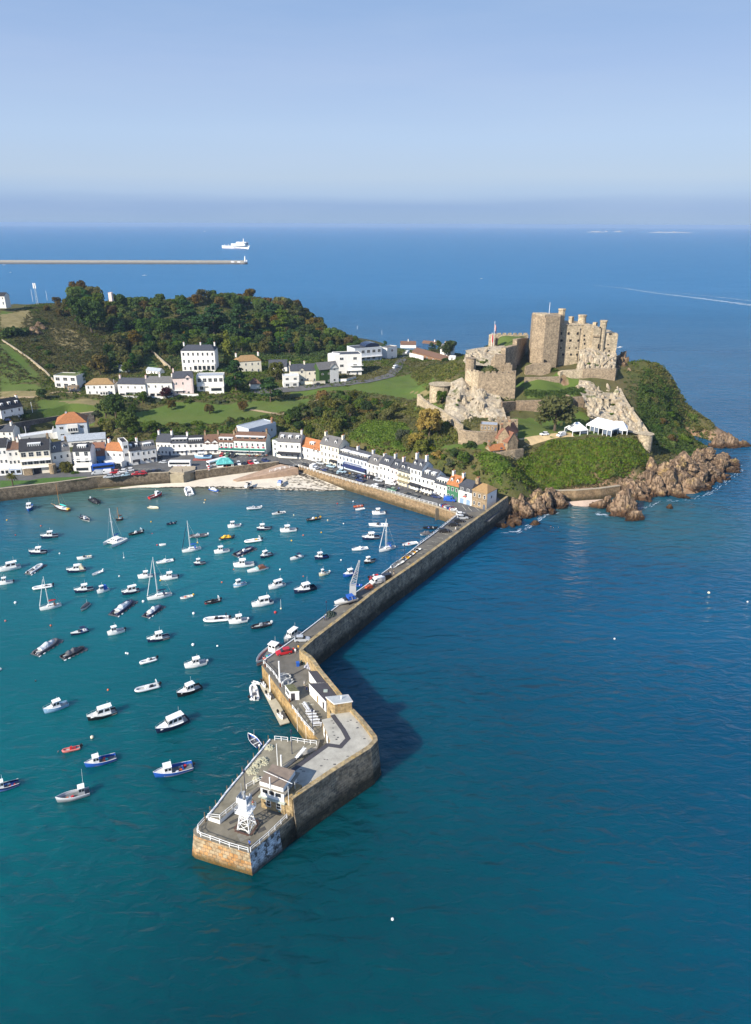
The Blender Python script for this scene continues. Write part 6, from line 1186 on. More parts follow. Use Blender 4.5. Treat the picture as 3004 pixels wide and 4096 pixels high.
h((1648,1424),(1772,1444),1404,'brown brick bungalow with solar panels near the headland',name='bungalow',wc='B',rc='b',rise=2.2,nw=[5],fl=1,win=(1.6,1.2),D=9)
h((1760,1426),(1803,1428),1390,'small white gabled house beside dark pines near the headland',rc='g',rise=2.4,nw=[1,2],chim=(.3,),D=6)
h((-12,1218),(23,1218),1184,'white house with dark roof high on the hill at the left edge',rc='k',nw=[2,2],rise=2.4)
h((477,1490),(517,1490),1474,'small green garden shed with grey roof on the lower hillside',name='garden_shed',cat='shed',wc='m',rc='g',rise=1.8,nw=[1],fl=1,D=4.5)
h((586,1496),(640,1498),1480,'white glazed garden room on the slope left of the mansion',name='garden_room',cat='garden room',wc='w',rc='l',rise=1.5,nw=[4],fl=1,D=4.5,win=(1.0,1.2))
h((1166,1393),(1193,1393),1383,'tiny grey summer house high among the hillside trees',name='summer_house',cat='summer house',wc='g',rc='g',rise=1.4,nw=[2],fl=1,D=3.5)
h((434,1190),(447,1190),1172,'little pink stone lookout hut at the edge of the hilltop trees',name='hut',cat='hut',wc='p',rc='g',roof='flat',nw=[0],fl=1,D=4,door=False)
# ================================================================ CASTLE AND HEADLAND ROCK
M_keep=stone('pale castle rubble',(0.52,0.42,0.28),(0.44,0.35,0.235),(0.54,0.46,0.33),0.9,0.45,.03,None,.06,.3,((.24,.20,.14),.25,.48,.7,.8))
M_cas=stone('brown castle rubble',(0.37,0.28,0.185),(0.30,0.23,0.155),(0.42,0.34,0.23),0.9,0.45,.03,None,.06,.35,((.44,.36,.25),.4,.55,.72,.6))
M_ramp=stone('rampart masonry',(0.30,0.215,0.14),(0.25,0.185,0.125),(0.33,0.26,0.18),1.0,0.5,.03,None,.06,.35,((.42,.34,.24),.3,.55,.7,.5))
M_dark=mat('dark opening',(.02,.018,.016),.9)
def rock_mat(name,c1,c2,c3,tide=True):
 if name in MATS:return MATS[name]
 m=bpy.data.materials.new(name);m.use_nodes=True;nt=m.node_tree;L=nt.links
 b=nt.nodes['Principled BSDF'];b.inputs['Roughness'].default_value=.92;b.inputs['Specular IOR Level'].default_value=.15
 geo=N(nt,'ShaderNodeNewGeometry');sp=N(nt,'ShaderNodeSeparateXYZ');L.new(geo.outputs['Position'],sp.inputs[0])
 def nz(s,d=6,r=.65):
  n=N(nt,'ShaderNodeTexNoise');n.inputs['Scale'].default_value=s;n.inputs['Detail'].default_value=d;n.inputs['Roughness'].default_value=r;L.new(geo.outputs['Position'],n.inputs['Vector']);return n.outputs[0]
 def rg(v,a,c,lo=0.,hi=1.):
  r=N(nt,'ShaderNodeMapRange');r.inputs[1].default_value=a;r.inputs[2].default_value=c;r.inputs[3].default_value=lo;r.inputs[4].default_value=hi;L.new(v,r.inputs[0]);return r.outputs[0]
 def mx(f,a,c):
  x=N(nt,'ShaderNodeMix',data_type='RGBA');L.new(f,x.inputs[0])
  for v,k in((a,6),(c,7)):
   if isinstance(v,tuple):x.inputs[k].default_value=(*v,1)
   else:L.new(v,x.inputs[k])
  return x.outputs[2]
 c=mx(rg(nz(.5),.35,.65),c1,c2);c=mx(rg(nz(.22),.55,.7),c,c3)
 fi=N(nt,'ShaderNodeTexNoise');fi.inputs['Scale'].default_value=.55;fi.inputs['Detail'].default_value=7;fi.inputs['Roughness'].default_value=.6
 mp=N(nt,'ShaderNodeMapping');mp.inputs['Scale'].default_value=(1,1,.28);mp.inputs['Rotation'].default_value=(.3,.25,0);L.new(geo.outputs['Position'],mp.inputs[0]);L.new(mp.outputs[0],fi.inputs['Vector'])
 fa=N(nt,'ShaderNodeMath',operation='SUBTRACT');fa.inputs[1].default_value=.5;L.new(fi.outputs[0],fa.inputs[0]);fb=N(nt,'ShaderNodeMath',operation='ABSOLUTE');L.new(fa.outputs[0],fb.inputs[0])
 c=mx(rg(fb.outputs[0],.0,.022,.7 if tide else.4,0.),c,(.07,.05,.033))
 if not tide:c=mx(rg(nz(.11,5),.60,.66,0,.8),c,(.10,.13,.04))
 if tide:
  zz=N(nt,'ShaderNodeMath',operation='MULTIPLY_ADD');zz.inputs[1].default_value=-3.0;L.new(nz(.35),zz.inputs[0]);L.new(sp.outputs[2],zz.inputs[2])
  c=mx(rg(zz.outputs[0],-.2,1.6,.88,0),c,(.085,.045,.022));c=mx(rg(zz.outputs[0],-1.6,-.6,.8,0),c,(.03,.022,.014))
 L.new(c,b.inputs['Base Color'])
 hh=N(nt,'ShaderNodeMath',operation='MULTIPLY_ADD');hh.inputs[1].default_value=1.2;L.new(rg(fb.outputs[0],0,.05),hh.inputs[0]);L.new(nz(1.6,8),hh.inputs[2])
 bp=N(nt,'ShaderNodeBump');bp.inputs['Distance'].default_value=.45 if tide else.16;L.new(hh.outputs[0],bp.inputs['Height']);L.new(bp.outputs[0],b.inputs['Normal'])
 MATS[name]=m;return m
M_rock=rock_mat('shore rock',(.215,.14,.088),(.335,.24,.155),(.46,.32,.13))
M_crag=rock_mat('castle crag',(.39,.325,.235),(.50,.43,.32),(.44,.33,.23),False)
def rock_mesh(seed,n=40,m=26):
 """angular boulder: a ball cut by random joint planes, then weathered"""
 rg=random.Random(seed*77);PL=[]
 for i in range(20):
  d=Vector((rg.gauss(0,1),rg.gauss(0,1),rg.gauss(0.25,.55))).normalized();PL.append((d,rg.uniform(.45,.9)))
 V=[];F=[]
 for j in range(m+1):
  th=PI*j/m
  for i in range(n):
   ph=2*PI*i/n;d=Vector((math.sin(th)*math.cos(ph),math.sin(th)*math.sin(ph),math.cos(th)));q=d*1.6+Vector((seed*9.1,seed*3.7,0));r=1.25
   for pn,ph_ in PL:
    c=d.dot(pn)
    if c>.05:r=min(r,ph_/c)
   st=Vector((d.x*3.4+d.z*1.2,d.y*3.4,d.z*1.1))
   r+=.11*mnoise.fractal(q*2.6,.8,2.2,5)-.24*max(0,.22-abs(mnoise.noise(st*1.3+Vector((seed,0,0)))))/.22*.7+.02
   V.append(tuple(d*max(.35,r)))
 for j in range(m):
  for i in range(n):k=(i+1)%n;F.append((j*n+i,(j+1)*n+i,(j+1)*n+k,j*n+k))
 return npmesh('rock',V,F,M_rock)
ROCKS=[rock_mesh(i+1)for i in range(9)]
def rock(p,sx,sy,sz,lab,grp='rocks along the headland shore',m=None,rz=None,sink=.25):
 o=link('rock',ROCKS[R.randrange(9)],None,(p[0],p[1],p[2]+sz*(.6-sink)-sz*.35),R.uniform(0,6.28)if rz is None else rz);o.scale=(sx,sy,sz);o.rotation_euler[0]=R.uniform(-.25,.25)
 return tag(o,lab,'rock',grp)
SR='jagged brown rock at the foot of the headland shore'
for px,py,z,r,h_ in((2040,2062,.5,6,5),(2078,2045,1,7,6),(2112,2068,.3,6.5,5),(2062,2100,0,5,2.5),(2152,2052,.5,6,5),(2182,2030,1.5,5.5,6),(2216,2008,2,6.5,7),(2242,2030,.3,5.5,5),(2008,2110,0,4,2.2),(2030,2030,2,5,3),(2120,2020,2.5,6,5),(2150,2015,3,6,5),(2200,1985,4,5,5),(2430,2022,.2,4,3.5),(2405,2035,0,5,4),(2491,1965,2,7.5,7),(2530,1990,.5,7,6),(2560,1962,2,7,7),(2585,2000,0,5,3.5),(2598,1945,3,8,9),(2630,1975,1,8,8),(2662,1935,3.5,8,10),(2690,1975,.5,7,7),(2712,1990,0,5,3),(2735,1940,2.5,8,9),(2770,1965,.6,7,7),(2760,1900,5,8,8),(2805,1935,1.2,7,6),(2830,1960,0,5,3),(2820,1890,3.5,8,7),(2860,1920,.5,6.5,5),(2885,1885,1.5,7,6),(2925,1890,0,5.5,4),(2935,1862,.4,5,4),(2900,1850,2,6,5),(2865,1850,5,7,6),(2800,1850,8,7,7),(2840,1815,9,6,6),(2750,1860,9,7,7),(2880,1930,0,3.5,2),(2950,1880,0,3,1.6),(2620,1890,8,7,7),(2700,1895,7,7,8),(2720,1862,10,6,6),(2570,1915,6,6,5),(2660,1885,9,6,6)):
 p=G((px,py),z);r*=.8 if z>4 else 1;h_*=.75 if z>4 else.92;rock((p.x,p.y+r*.4,z),r*R.uniform(.9,1.6),r*R.uniform(.7,1.1),h_*R.uniform(.85,1.25),SR)
for i in range(70):
 k=R.random();px,py=((2600+k*330,1985-k*100+R.gauss(0,22))if R.random()<.65 else(2030+k*200,2085-k*60+R.gauss(0,18)));p=G((px,py),0);z=max(hz(p.x,p.y),-.3);r=R.uniform(1.2,3.2);rock((p.x,p.y,z),r*R.uniform(.8,1.5),r,r*R.uniform(.7,1.5),'small broken rock among the large ones at the headland water line','small rocks along the headland shore')
for px,py,r,h_,lab in((2500,2058,9,9.5,'large yellow topped rock islet standing in the shallow cove'),(2545,2082,6,3.5,'low brown rock joined to the right of the yellow topped islet'),(2462,2050,5,5,'smaller brown rock joined to the left of the yellow topped islet')):
 p=G((px,py));rock((p.x,p.y+2,0),r,r*.85,h_,lab,None,rz=.4)
for px,py,rx,ry,h_,lab in((2925,1790,14,7,7,'long ochre rock islet beyond the tip of the headland'),(2880,1795,8,5,6,'dark shadowed rock between the headland and the ochre islet'),(2985,1790,8,5,4,'right hand low end of the ochre rock islet at the picture edge'),(2905,1842,6,4,4,'dark low rock just off the tip of the headland')):
 p=G((px,py));rock((p.x,p.y+3,0),rx,ry,h_,lab,None,rz=R.uniform(-.3,.3))
def cliff(name,label,top,bot,m,amp=1.6,n=46,k=26,back=4.0,par=None,name_part=None):
 """craggy face between two sight lines (px, py, Y), with real depth behind it"""
 T=[GY(p[:2],p[2])for p in top];B=[GY(p[:2],p[2])for p in bot]
 def along(P,u):u*=len(P)-1;i=min(int(u),len(P)-2);return P[i].lerp(P[i+1],u-i)
 V=[];rows=k+1
 for j in range(rows+1):
  v=min(j,k)/k
  for i in range(n+1):
   u=i/n;p=along(T,u).lerp(along(B,u),v)
   if j>0:
    q=Vector((p.x*.30,p.y*.30,p.z*.06));f=mnoise.fractal(q*.45,1.0,2.1,3);r_=abs(mnoise.noise(q*1.7));sl_=mnoise.fractal(Vector((p.x*.09+p.z*.07,p.y*.1,p.z*.05)),.9,2.2,3)
    dd=amp*(f*.8+sl_*.9+.45-r_*1.6+.0)*math.sin(PI*min(1,.12+v*.95)*.9+.15)
    p=p+Vector((-.25,-.97,.25))*dd
   V.append(p)
 V2=[V[i]+Vector((0,back,.2))for i in range(n+1)]
 allv=V2+V[:];F=[(j*(n+1)+i,(j+1)*(n+1)+i,(j+1)*(n+1)+i+1,j*(n+1)+i+1)for j in range(rows+1)for i in range(n)]
 o=link(name,npmesh(name,allv,F,m));return tag(o,label,'cliff' if 'cliff' in name else 'crag')
def kk(*a):return[(*zp('K',x,y),Y)for x,y,Y in a]
def rr(*a):return[(*zp('R',x,y),Y)for x,y,Y in a]
cliff('rock_cliff','pale granite cliff below the left corner tower of the castle',kk((420,800,386),(520,755,384),(590,835,379),(660,790,376),(720,870,373),(830,905,370)),kk((350,1070,356),(430,1090,350),(540,1140,345),(640,1170,342),(740,1160,341),(890,1110,342)),M_crag,3.0)
cliff('rock_cliff','broken granite crag under the right hand curtain wall of the castle',rr((240,765,393),(340,770,393),(420,825,392),(520,850,392),(560,850,392)),rr((215,900,375),(310,960,371),(400,930,371),(500,935,370),(610,940,370)),M_crag,3.0)
cliff('rock_cliff','pinkish granite crag above the white marquees',rr((260,880,372),(400,910,371),(500,925,371),(600,925,371)),rr((330,1050,352),(480,1120,348),(640,1190,343),(800,1230,340)),M_crag,3.0)
cliff('rock_cliff','rock outcrop directly below the right end of the castle keep',rr((240,530,414),(330,500,415),(440,535,415),(550,545,416)),rr((235,690,401),(340,690,399),(430,690,398),(535,690,398)),M_crag,2.4)
cliff('rock_cliff','rounded rock outcrop at the back left below the castle lawn',kk((545,530,425),(620,515,426),(730,500,428),(870,490,428)),kk((530,620,410),(620,640,406),(730,650,404),(880,640,404)),M_crag,1.6)
for px,py,Y,r in((2480,1460,420,5),(2500,1490,415,5),(2520,1530,408,5.5),(2535,1560,402,4.5),(2550,1590,396,4.5),(2490,1440,424,4),(2560,1620,388,4),(2505,1460,422,3.5),(2470,1500,410,4)):
 p=GY((px,py),Y);rock((p.x,p.y+2,p.z),r*.8,r*.8,r*1.3,'grey granite boulder on the shaded right flank below the castle','boulders on the shaded flank').data.materials
CRAGS=[]
for me_ in ROCKS[:5]:c_=me_.copy();c_.materials.clear();c_.materials.append(M_crag);CRAGS.append(c_)
for o_ in[o for o in COL.objects if o.name.startswith('rock_cliff')]:
 vs=o_.data.vertices;n_=len(vs)
 for i in range(17 if '004' not in o_.name else 8):
  v=vs[R.randrange(int(n_*.12),int(n_*.95))].co;r=R.uniform(1.3,3.3);o=link('crag_rock',CRAGS[R.randrange(5)],None,(v.x,v.y+.45*r,v.z-.15*r),R.uniform(0,6.28));o.scale=(r*R.uniform(.8,1.3),r,r*R.uniform(.9,1.7));o.rotation_euler[0]=R.uniform(-.3,.3);tag(o,'pale granite block jutting from the crags below the castle walls','rock','granite blocks of the castle crags')
for x,y,r in((290,460,5),(330,430,6),(360,450,5),(320,490,5),(250,490,4)):
 p=GT(zp('M',x,y));rock(p,r,r*.8,r*.8,'pale bare rock outcrop on the scrubby hillside at far left','outcrop on the hillside')
# ---------------------------------------------------------------- keep
k0=GY((2229,1460),418);cas=thing('castle_keep','great tan stone castle keep with round tower and turrets on top of the headland','castle',tuple(k0))
def cp(b,name,mats,smooth=False):b.v=[(x-k0.x,y-k0.y,z-k0.z)for x,y,z in b.v];return b.build(name,mats,cas,smooth)
def scale_at(P):return FPX/(P.y*math.cos(PITCH)-(P.z-CAMH)*math.sin(PITCH))
def turret(px,wpx,top,bot,Y,n=10,m=None,name='turret',cap=.7,par=None,capm=None):
 c=GY((px,bot),Y);r=wpx/2/scale_at(c);zt=zat((c.x,c.y,c.z),top);b=MB();h_=zt-c.z
 b.lathe((c.x,c.y+r,c.z-3),[(r*1.02,0),(r,h_+3-cap),(r*1.14,h_+3-cap),(r*1.14,h_+3)],n,0)
 return b,c,r,zt
c=GY((2177,1452),411);r=8.6;zt=zat(tuple(c),1272);tpts=[(GY((px,1448),Y).x,Y)for px,Y in((2111,424),(2119,415),(2168,410.2),(2224,412.5),(2232,419))]+[(GY((2232,1448),436).x,436),(GY((2111,1448),436).x,436)]
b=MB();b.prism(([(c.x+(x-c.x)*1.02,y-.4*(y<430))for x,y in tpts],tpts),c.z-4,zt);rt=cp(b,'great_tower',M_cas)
b=MB()
for p,q_ in zip(tpts[:4],tpts[1:5]):
 L=math.hypot(q_[0]-p[0],q_[1]-p[1]);a=math.atan2(q_[1]-p[1],q_[0]-p[0]);b.box(((p[0]+q_[0])/2-math.sin(a)*.7,(p[1]+q_[1])/2+math.cos(a)*.7,zt+.45),(L*.82,1.0,.9),a)
cp(b,'tower_parapet',M_cas)
xl=tpts[0][0];b=MB();b.prism([(xl+.6,424),(xl+1.5,416),(xl+5.5,413.6),(xl+8.2,415),(xl+8.6,424)],zt-1,zat((c.x,414,zt),1258));cp(b,'upper_tower',M_keep)
b=MB();gx_=GY(zp('K',1192,612),c.y-.4);b.cyl((gx_.x,c.y+.9,gx_.z-.2),(gx_.x,c.y-.9,gx_.z-.2),1.5,1.5,10);cp(b,'gate_arch',M_dark)
def block(x0,x1,top,bot,Y,D,name,m,zb=None):
 a,c_=GY((x0,bot),Y),GY((x1,bot),Y);zt=zat((a.x,a.y,a.z),top);b=MB();b.b6(a.x,c_.x,Y,Y+D,min(a.z,c_.z)-4,zt);o=cp(b,name,m);return a,c_,zt
A=block(2226,2322,1301,1462,418,22,'main_range',M_keep)
B_=block(2322,2362,1304,1430,417.0,22,'stepped_range',M_keep);C_=block(2362,2392,1312,1420,415.5,20,'projecting_bay',M_keep);D__=block(2412,2463,1336,1415,417.5,18,'end_range',M_keep)
b=MB();a0,a1,zt_=A;b.b6(a0.x+.8,a1.x-.8,419,439,zt_-.9,zt_-.05);b.v=b.v
for(x0,x1,z_)in((a0.x,a1.x,zt_),(B_[0].x,B_[1].x,B_[2]),(D__[0].x,D__[1].x,D__[2])):
 n_=int((x1-x0)/2.2)
 for i in range(n_):b.b6(x0+(i+.1)*(x1-x0)/n_,x0+(i+.72)*(x1-x0)/n_,417.6,418.6,z_-.02,z_+.55)
cp(b,'parapet',M_keep)
for px,w_,top,bot,Y,nm,n_ in((2246,27,1236,1300,428,'turret',8),(2285,20,1267,1302,428,'turret',4),(2330,31,1261,1303,426,'turret',12),(2381,18,1290,1318,427,'turret',4),(2403,27,1283,1422,416,'turret',12),(2201,14,1257,1280,432,'turret',4)):
 b,c_,r_,z_=turret(px,w_,top,bot,Y,n_,cap=.9);cp(b,nm,M_keep)
b=MB()
for i in range(5):x=C_[0].x+.5+i*(C_[1].x-C_[0].x-1)/4;b.b6(x-.3,x+.3,415.0,415.6,C_[2]-5.2,C_[2]-4.2)
cp(b,'corbel',M_cas)
def slit(x,y,w_,h_,Y,zone='R'):
 p=GY(zp(zone,x,y),Y);b=MB();b.b6(p.x-w_/2-.12,p.x+w_/2+.12,Y-.1,Y+.1,p.z-h_/2-.12,p.z+h_/2+.12,0);b.b6(p.x-w_/2,p.x+w_/2,Y-.12,Y-.101,p.z-h_/2,p.z+h_/2,1);cp(b,'window',[M_keep,M_dark])
for y,xs,w_,h_ in((380,(90,153,228),1.3,1.5),(438,(95,168,235),1.4,1.3),(500,(90,160,215),.8,1.0),(553,(107,172,223),1.2,1.2)):
 for x in xs:slit(x,y,w_,h_,418)
for x,y,w_,h_ in((282,397,.9,1.2),(282,430,.9,1.2),(285,465,.9,1.2),(290,505,.8,1.2)):slit(x,y,w_,h_,417)
for x,y,w_,h_ in((480,472,1.2,.8),(455,505,.9,.9),(487,530,.9,2.0),(455,388,1.6,1.0),(498,384,1.6,1.0)):slit(x,y,w_,h_,417.5)
slit(401,485,1.0,2.6,415.4);slit(415,330,.8,.8,415.4)
for x in(65,252):p=GY(zp('R',x,350),417.8);b=MB();b.cyl((p.x,417.8,p.z),(p.x,417.8,k0.z+2),.12,.12,5);b.cyl((p.x,417.8,p.z),(p.x,417.8,p.z+.8),.3,.3,6);cp(b,'downpipe',M_iron)
# ---------------------------------------------------------------- walls of the wards, each a thing of its own
def wallpx(label,pts,th=1.6,cren=False,m=None,name='castle_wall',slits=(),below=3.0,batter=0.0,openings=()):
 P=[GY((x,yb),Y)for x,yt,yb,Y in pts];o=P[0].copy();t=thing(name,label,'castle wall',tuple(o),0,'castle walls');zt=[zat(tuple(p),a[1])for p,a in zip(P,pts)];m=m or M_ramp
 off=offs(P,-th);front=offs(P,batter)if batter else P
 b=MB();b.loft([[(front[i].x-o.x,front[i].y-o.y,P[i].z-o.z-below),(off[i].x-o.x,off[i].y-o.y,P[i].z-o.z-below),(off[i].x-o.x,off[i].y-o.y,zt[i]-o.z),(P[i].x-o.x,P[i].y-o.y,zt[i]-o.z)]for i in range(len(P))]);b.build('masonry',m,t)
 if cren:
  b=MB()
  for i in range(len(P)-1):
   a,c_=P[i]-o,P[i+1]-o;L=(c_-a).to_2d().length;n_=max(1,int(L/3.2));rz=math.atan2(c_.y-a.y,c_.x-a.x);nrm=Vector((-math.sin(rz),math.cos(rz),0))
   for k in range(n_):
    u=(k+.45)/n_;q=a.lerp(c_,u);z_=zt[i]+(zt[i+1]-zt[i])*u-o.z;q=q+nrm*.45;b.box((q.x,q.y,z_+.5),(L/n_*.62,.8,1.1),rz)
  b.build('battlement',m,t)
 for u,dz,w_,h_ in openings:
  a,c_=P[0]-o,P[1]-o;q=a.lerp(c_,u);rz=math.atan2(c_.y-a.y,c_.x-a.x);b=MB();b.box((q.x+math.sin(rz)*.03,q.y-math.cos(rz)*.03,dz+h_/2),(w_,.1,h_),rz);b.build('opening',M_dark,t)
 return t
def kz(*a):return[(zp('K',x,0)[0],zp('K',0,yt)[1],zp('K',0,yb)[1],Y)for x,yt,yb,Y in a]
def rz_(*a):return[(zp('R',x,0)[0],zp('R',0,yt)[1],zp('R',0,yb)[1],Y)for x,yt,yb,Y in a]
def iz(*a):return[(zp('I',x,0)[0],zp('I',0,yt)[1],zp('I',0,yb)[1],Y)for x,yt,yb,Y in a]
def jz(*a):return[(zp('J',x,0)[0],zp('J',0,yt)[1],zp('J',0,yb)[1],Y)for x,yt,yb,Y in a]
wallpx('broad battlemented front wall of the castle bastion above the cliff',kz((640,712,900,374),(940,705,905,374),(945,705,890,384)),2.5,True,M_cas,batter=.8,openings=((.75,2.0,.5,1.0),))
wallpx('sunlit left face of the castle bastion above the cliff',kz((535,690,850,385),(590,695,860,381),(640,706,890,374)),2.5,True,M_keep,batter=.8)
def tower(label,px,w_,top,bot,Y,n=12,m=None,cap=.01,cren=False):
 b,c_,r_,z_=turret(px,w_,top,bot,Y,n,cap=cap);o=Vector((c_.x,c_.y+r_,c_.z));t=thing('castle_tower',label,'tower',tuple(o));b.v=[(x-o.x,y-o.y,z-o.z)for x,y,z in b.v];b.build('masonry',m or M_cas,t)
 if cren:
  b=MB()
  for i in range(n):a=2*PI*i/n;b.box((r_*.92*math.cos(a),r_*.92*math.sin(a),z_-o.z+.4),(.8,r_*.32,.9),a)
  b.build('battlement',m or M_cas,t)
 return t
tower('slender round corner tower at the far left of the upper castle',zp('K',583,0)[0],41,zp('K',0,588)[1],zp('K',0,760)[1],386,12,M_cas)
tower('squat round tower on the lower castle wall nearest the green',zp('K',338,0)[0],86,zp('K',0,815)[1],zp('K',0,965)[1],386,14,M_keep)
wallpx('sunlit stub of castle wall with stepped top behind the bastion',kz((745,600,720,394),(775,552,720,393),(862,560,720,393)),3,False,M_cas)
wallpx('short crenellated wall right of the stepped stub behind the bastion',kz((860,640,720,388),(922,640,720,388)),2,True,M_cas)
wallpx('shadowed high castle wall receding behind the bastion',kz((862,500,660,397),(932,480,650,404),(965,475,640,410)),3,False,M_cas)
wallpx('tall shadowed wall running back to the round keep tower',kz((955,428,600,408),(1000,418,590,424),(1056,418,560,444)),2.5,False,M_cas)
wallpx('low crenellated wall at the back of the castle lawn',kz((800,390,412,462),(930,390,412,464),(1060,390,415,466)),1.2,True,M_keep,name='castle_wall')
t=wallpx('small gabled ruin with a pointed arch window on the castle lawn',kz((728,390,500,440),(760,384,495,439),(805,386,492,440)),3,False,M_keep,name='castle_ruin');b=MB();b.b6(4.0,5.2,-1.35,-.2,2,6);b.build('arch_window',M_dark,t)
wallpx('long retaining wall below the upper castle terrace',kz((1028,745,810,391),(1180,745,812,391),(1320,738,806,392)),2,False,M_cas)
wallpx('ruined chamber wall in front of the round keep tower',kz((1035,655,720,401),(1100,630,720,402),(1240,622,705,403)),1.5,False,M_cas)
wallpx('high pale curtain wall below the keep at the right',rz_((75,700,800,394),(100,688,790,395),(265,680,790,395)),2,False,M_keep,openings=((.5,1.0,.8,1.2),))
wallpx('tall curtain wall above the crag at the right hand corner',rz_((262,674,800,394.6),(400,672,830,394.6),(522,668,860,394.6),(545,668,830,418)),2,False,M_cas)
wallpx('curved stone rampart between the keep end and the right hand corner',rz_((430,640,700,401),(470,600,690,406),(545,560,650,414)),1.5,False,M_keep)
wallpx('ruined castle gallery with three square openings above the marquees',rz_((380,915,1000,368),(520,930,1000,367),(592,920,990,368)),1.5,False,M_keep,openings=((.35,4.0,1.0,1.3),(.75,4.0,1.0,1.3)))
wallpx('long lower rampart wall below the grassy ward',kz((950,940,1070,364),(1150,936,1062,364),(1366,928,1050,365)),2,False,M_ramp)
wallpx('left shadowed return of the long lower rampart wall',kz((835,950,1100,357),(900,945,1080,361),(948,942,1070,364)),2,False,M_ramp)
wallpx('narrow dark gate buttress in the lower rampart',kz((1364,890,1045,362),(1388,890,1045,362),(1392,890,1045,366)),2.5,False,M_ramp)
wallpx('rampart wall right of the dark gate buttress',kz((1388,912,1050,367),(1510,905,1048,369)),2,False,M_ramp)
wallpx('weathered outer curtain wall stepping down the left side of the castle rock',kz((138,880,1000,390),(185,930,1020,385),(240,965,1055,374),(330,1010,1085,362),(400,1055,1140,350),(470,1120,1210,338),(490,1130,1250,330)),1.6,False,M_keep)
wallpx('outer curtain wall with arched gate above the quayside gardens',iz((858,175,300,324),(930,192,325,320),(1060,200,335,319),(1252,198,330,321)),1.6,False,M_cas,openings=())
wallpx('spine wall running down the ridge right of the marquees',rz_((545,830,900,389),(592,925,985,372),(640,1005,1075,360),(720,1105,1165,349),(792,1212,1250,340)),2,False,M_keep)
t=wallpx('garden terrace wall with a rounded left end below the castle cottages',iz((1165,470,545,322),(1112,455,530,316),(1120,440,520,312),(1160,432,510,310),(1300,410,490,311),(1440,385,470,313),(1530,375,450,316)),1.0,False,M_cas)
wallpx('long outer rampart carrying the marquee lawn',jz((240,320,350,324),(330,305,365,330),(545,285,345,334),(720,265,320,336),(880,235,300,337),(1060,250,320,335),(1300,248,330,333),(1440,238,380,332)),1.4,False,M_ramp)
tower('round corner bastion at the right end of the marquee lawn',zp('J',1503,0)[0],57,zp('J',0,236)[1],zp('J',0,430)[1],329,14,M_keep)
sw=[G((x,y),.2)for x,y in((2185,1995),(2225,2004),(2300,2006),(2400,1998),(2476,1985))]
wall_run('sea_wall','ochre stone sea wall holding the foot of the green castle slope','sea wall',[(p.x,p.y)for p in sw],-1.5,[4.5,5.2,5.6,5.6,5.4],1.2,(M_quay,M_cope),.2)
bp=[G(zp('I',x,y),4.4)for x,y in((1345,905),(1500,930),(1652,860),(1555,815))]
t=thing('bathing_platform','square stone platform among the rocks beside the end house','platform',tuple(bp[0]));b=MB();b.prism([tuple((p-bp[0]).to_2d())for p in bp],-6,0,0,1);b.build('masonry',[M_quay,M_conc],t)
b=MB();
for i in(1,2):p,q_=bp[i]-bp[0],bp[(i+1)%4]-bp[0];d=(q_-p).normalized();m_=(p+q_)/2;b.box((m_.x,m_.y,.35),((q_-p).length*.9,.6,.7),math.atan2(d.y,d.x))
b.build('parapet',M_quay,t)
cs=[G((x,y),z)for x,y,z in((2270,2022,-.2),(2345,2030,-.2),(2420,2018,-.2),(2440,1995,1.0),(2330,2002,1.2),(2262,2008,.8))]
b=MB();b.poly([tuple(p)for p in cs]);b.poly([(p.x,p.y,p.z-2)for p in cs]);struct('cove_sand',b.mesh('cove_sand',mat('pink sand',(.50,.38,.29),.95,.12,.4)))
g0,g1=GY(zp('I',1268,215),334),GY(zp('I',1405,215),334);t=thing('gatehouse','square crenellated stone gatehouse at the entrance to the lower castle','gatehouse',tuple(g0));W_=g1.x-g0.x;zt=zat(tuple(g0),zp('I',0,100)[1])-g0.z
b=MB();b.b6(0,W_,0,6,-3,zt);b.b6(W_,W_+2.8,-1,5,-3,zt+.4);b.build('masonry',M_cas,t)
b=MB()
for x in(0.1,W_*.42,W_*.8):b.b6(x,x+1.2,0,.8,zt,zt+1.4);b.b6(x,x+1.2,5.2,6,zt,zt+1.4)
b.b6(W_+.1,W_+1.2,-1,-.2,zt+.4,zt+1.8);b.b6(W_+1.8,W_+2.7,-1,-.2,zt+.4,zt+1.8);b.build('battlement',M_cas,t);b=MB();b.b6(W_*.5,W_*.68,-.06,.02,zt*.25,zt*.42);b.build('opening',M_dark,t)
t=house(zp('I',1085,190),zp('I',1262,200),zp('I',0,128)[1],'low stone hall with grey lead roof beside the gatehouse','stone_hall','hall',z=22,D=6.5,roof='flat',wc='s',rc='l',fl=1,nw=5,win=(.5,1.4),base=4)
house(zp('I',1235,330),zp('I',1365,385),zp('I',0,255)[1],'stone castle cottage with steep brown roof and white framed windows','stone_cottage','cottage',z=18.5,D=6,wc='s',rc='r',rise=4.2,nw=[2,1],chim=(.05,),chc='s',base=4)
house(zp('I',1385,375),zp('I',1470,300),zp('I',0,255)[1],'second stone castle cottage with brown roof and three skylights','stone_cottage','cottage',z=18.5,D=5.5,wc='s',rc='r',rise=3.8,nw=[3,3],fl=2,chim=(.5,),chc='s',base=4)
house(zp('I',1190,420),zp('I',1340,400),zp('I',0,395)[1],'little orange tiled lean-to below the castle cottages','lean_to','outbuilding',z=17.5,D=4.5,wc='s',rc='o',rise=2.0,nw=2,fl=1,base=4,chim=(.02,),win=(.6,.8))
M_tent=mat('marquee canvas',(.86,.86,.85),.6,.03,.5)
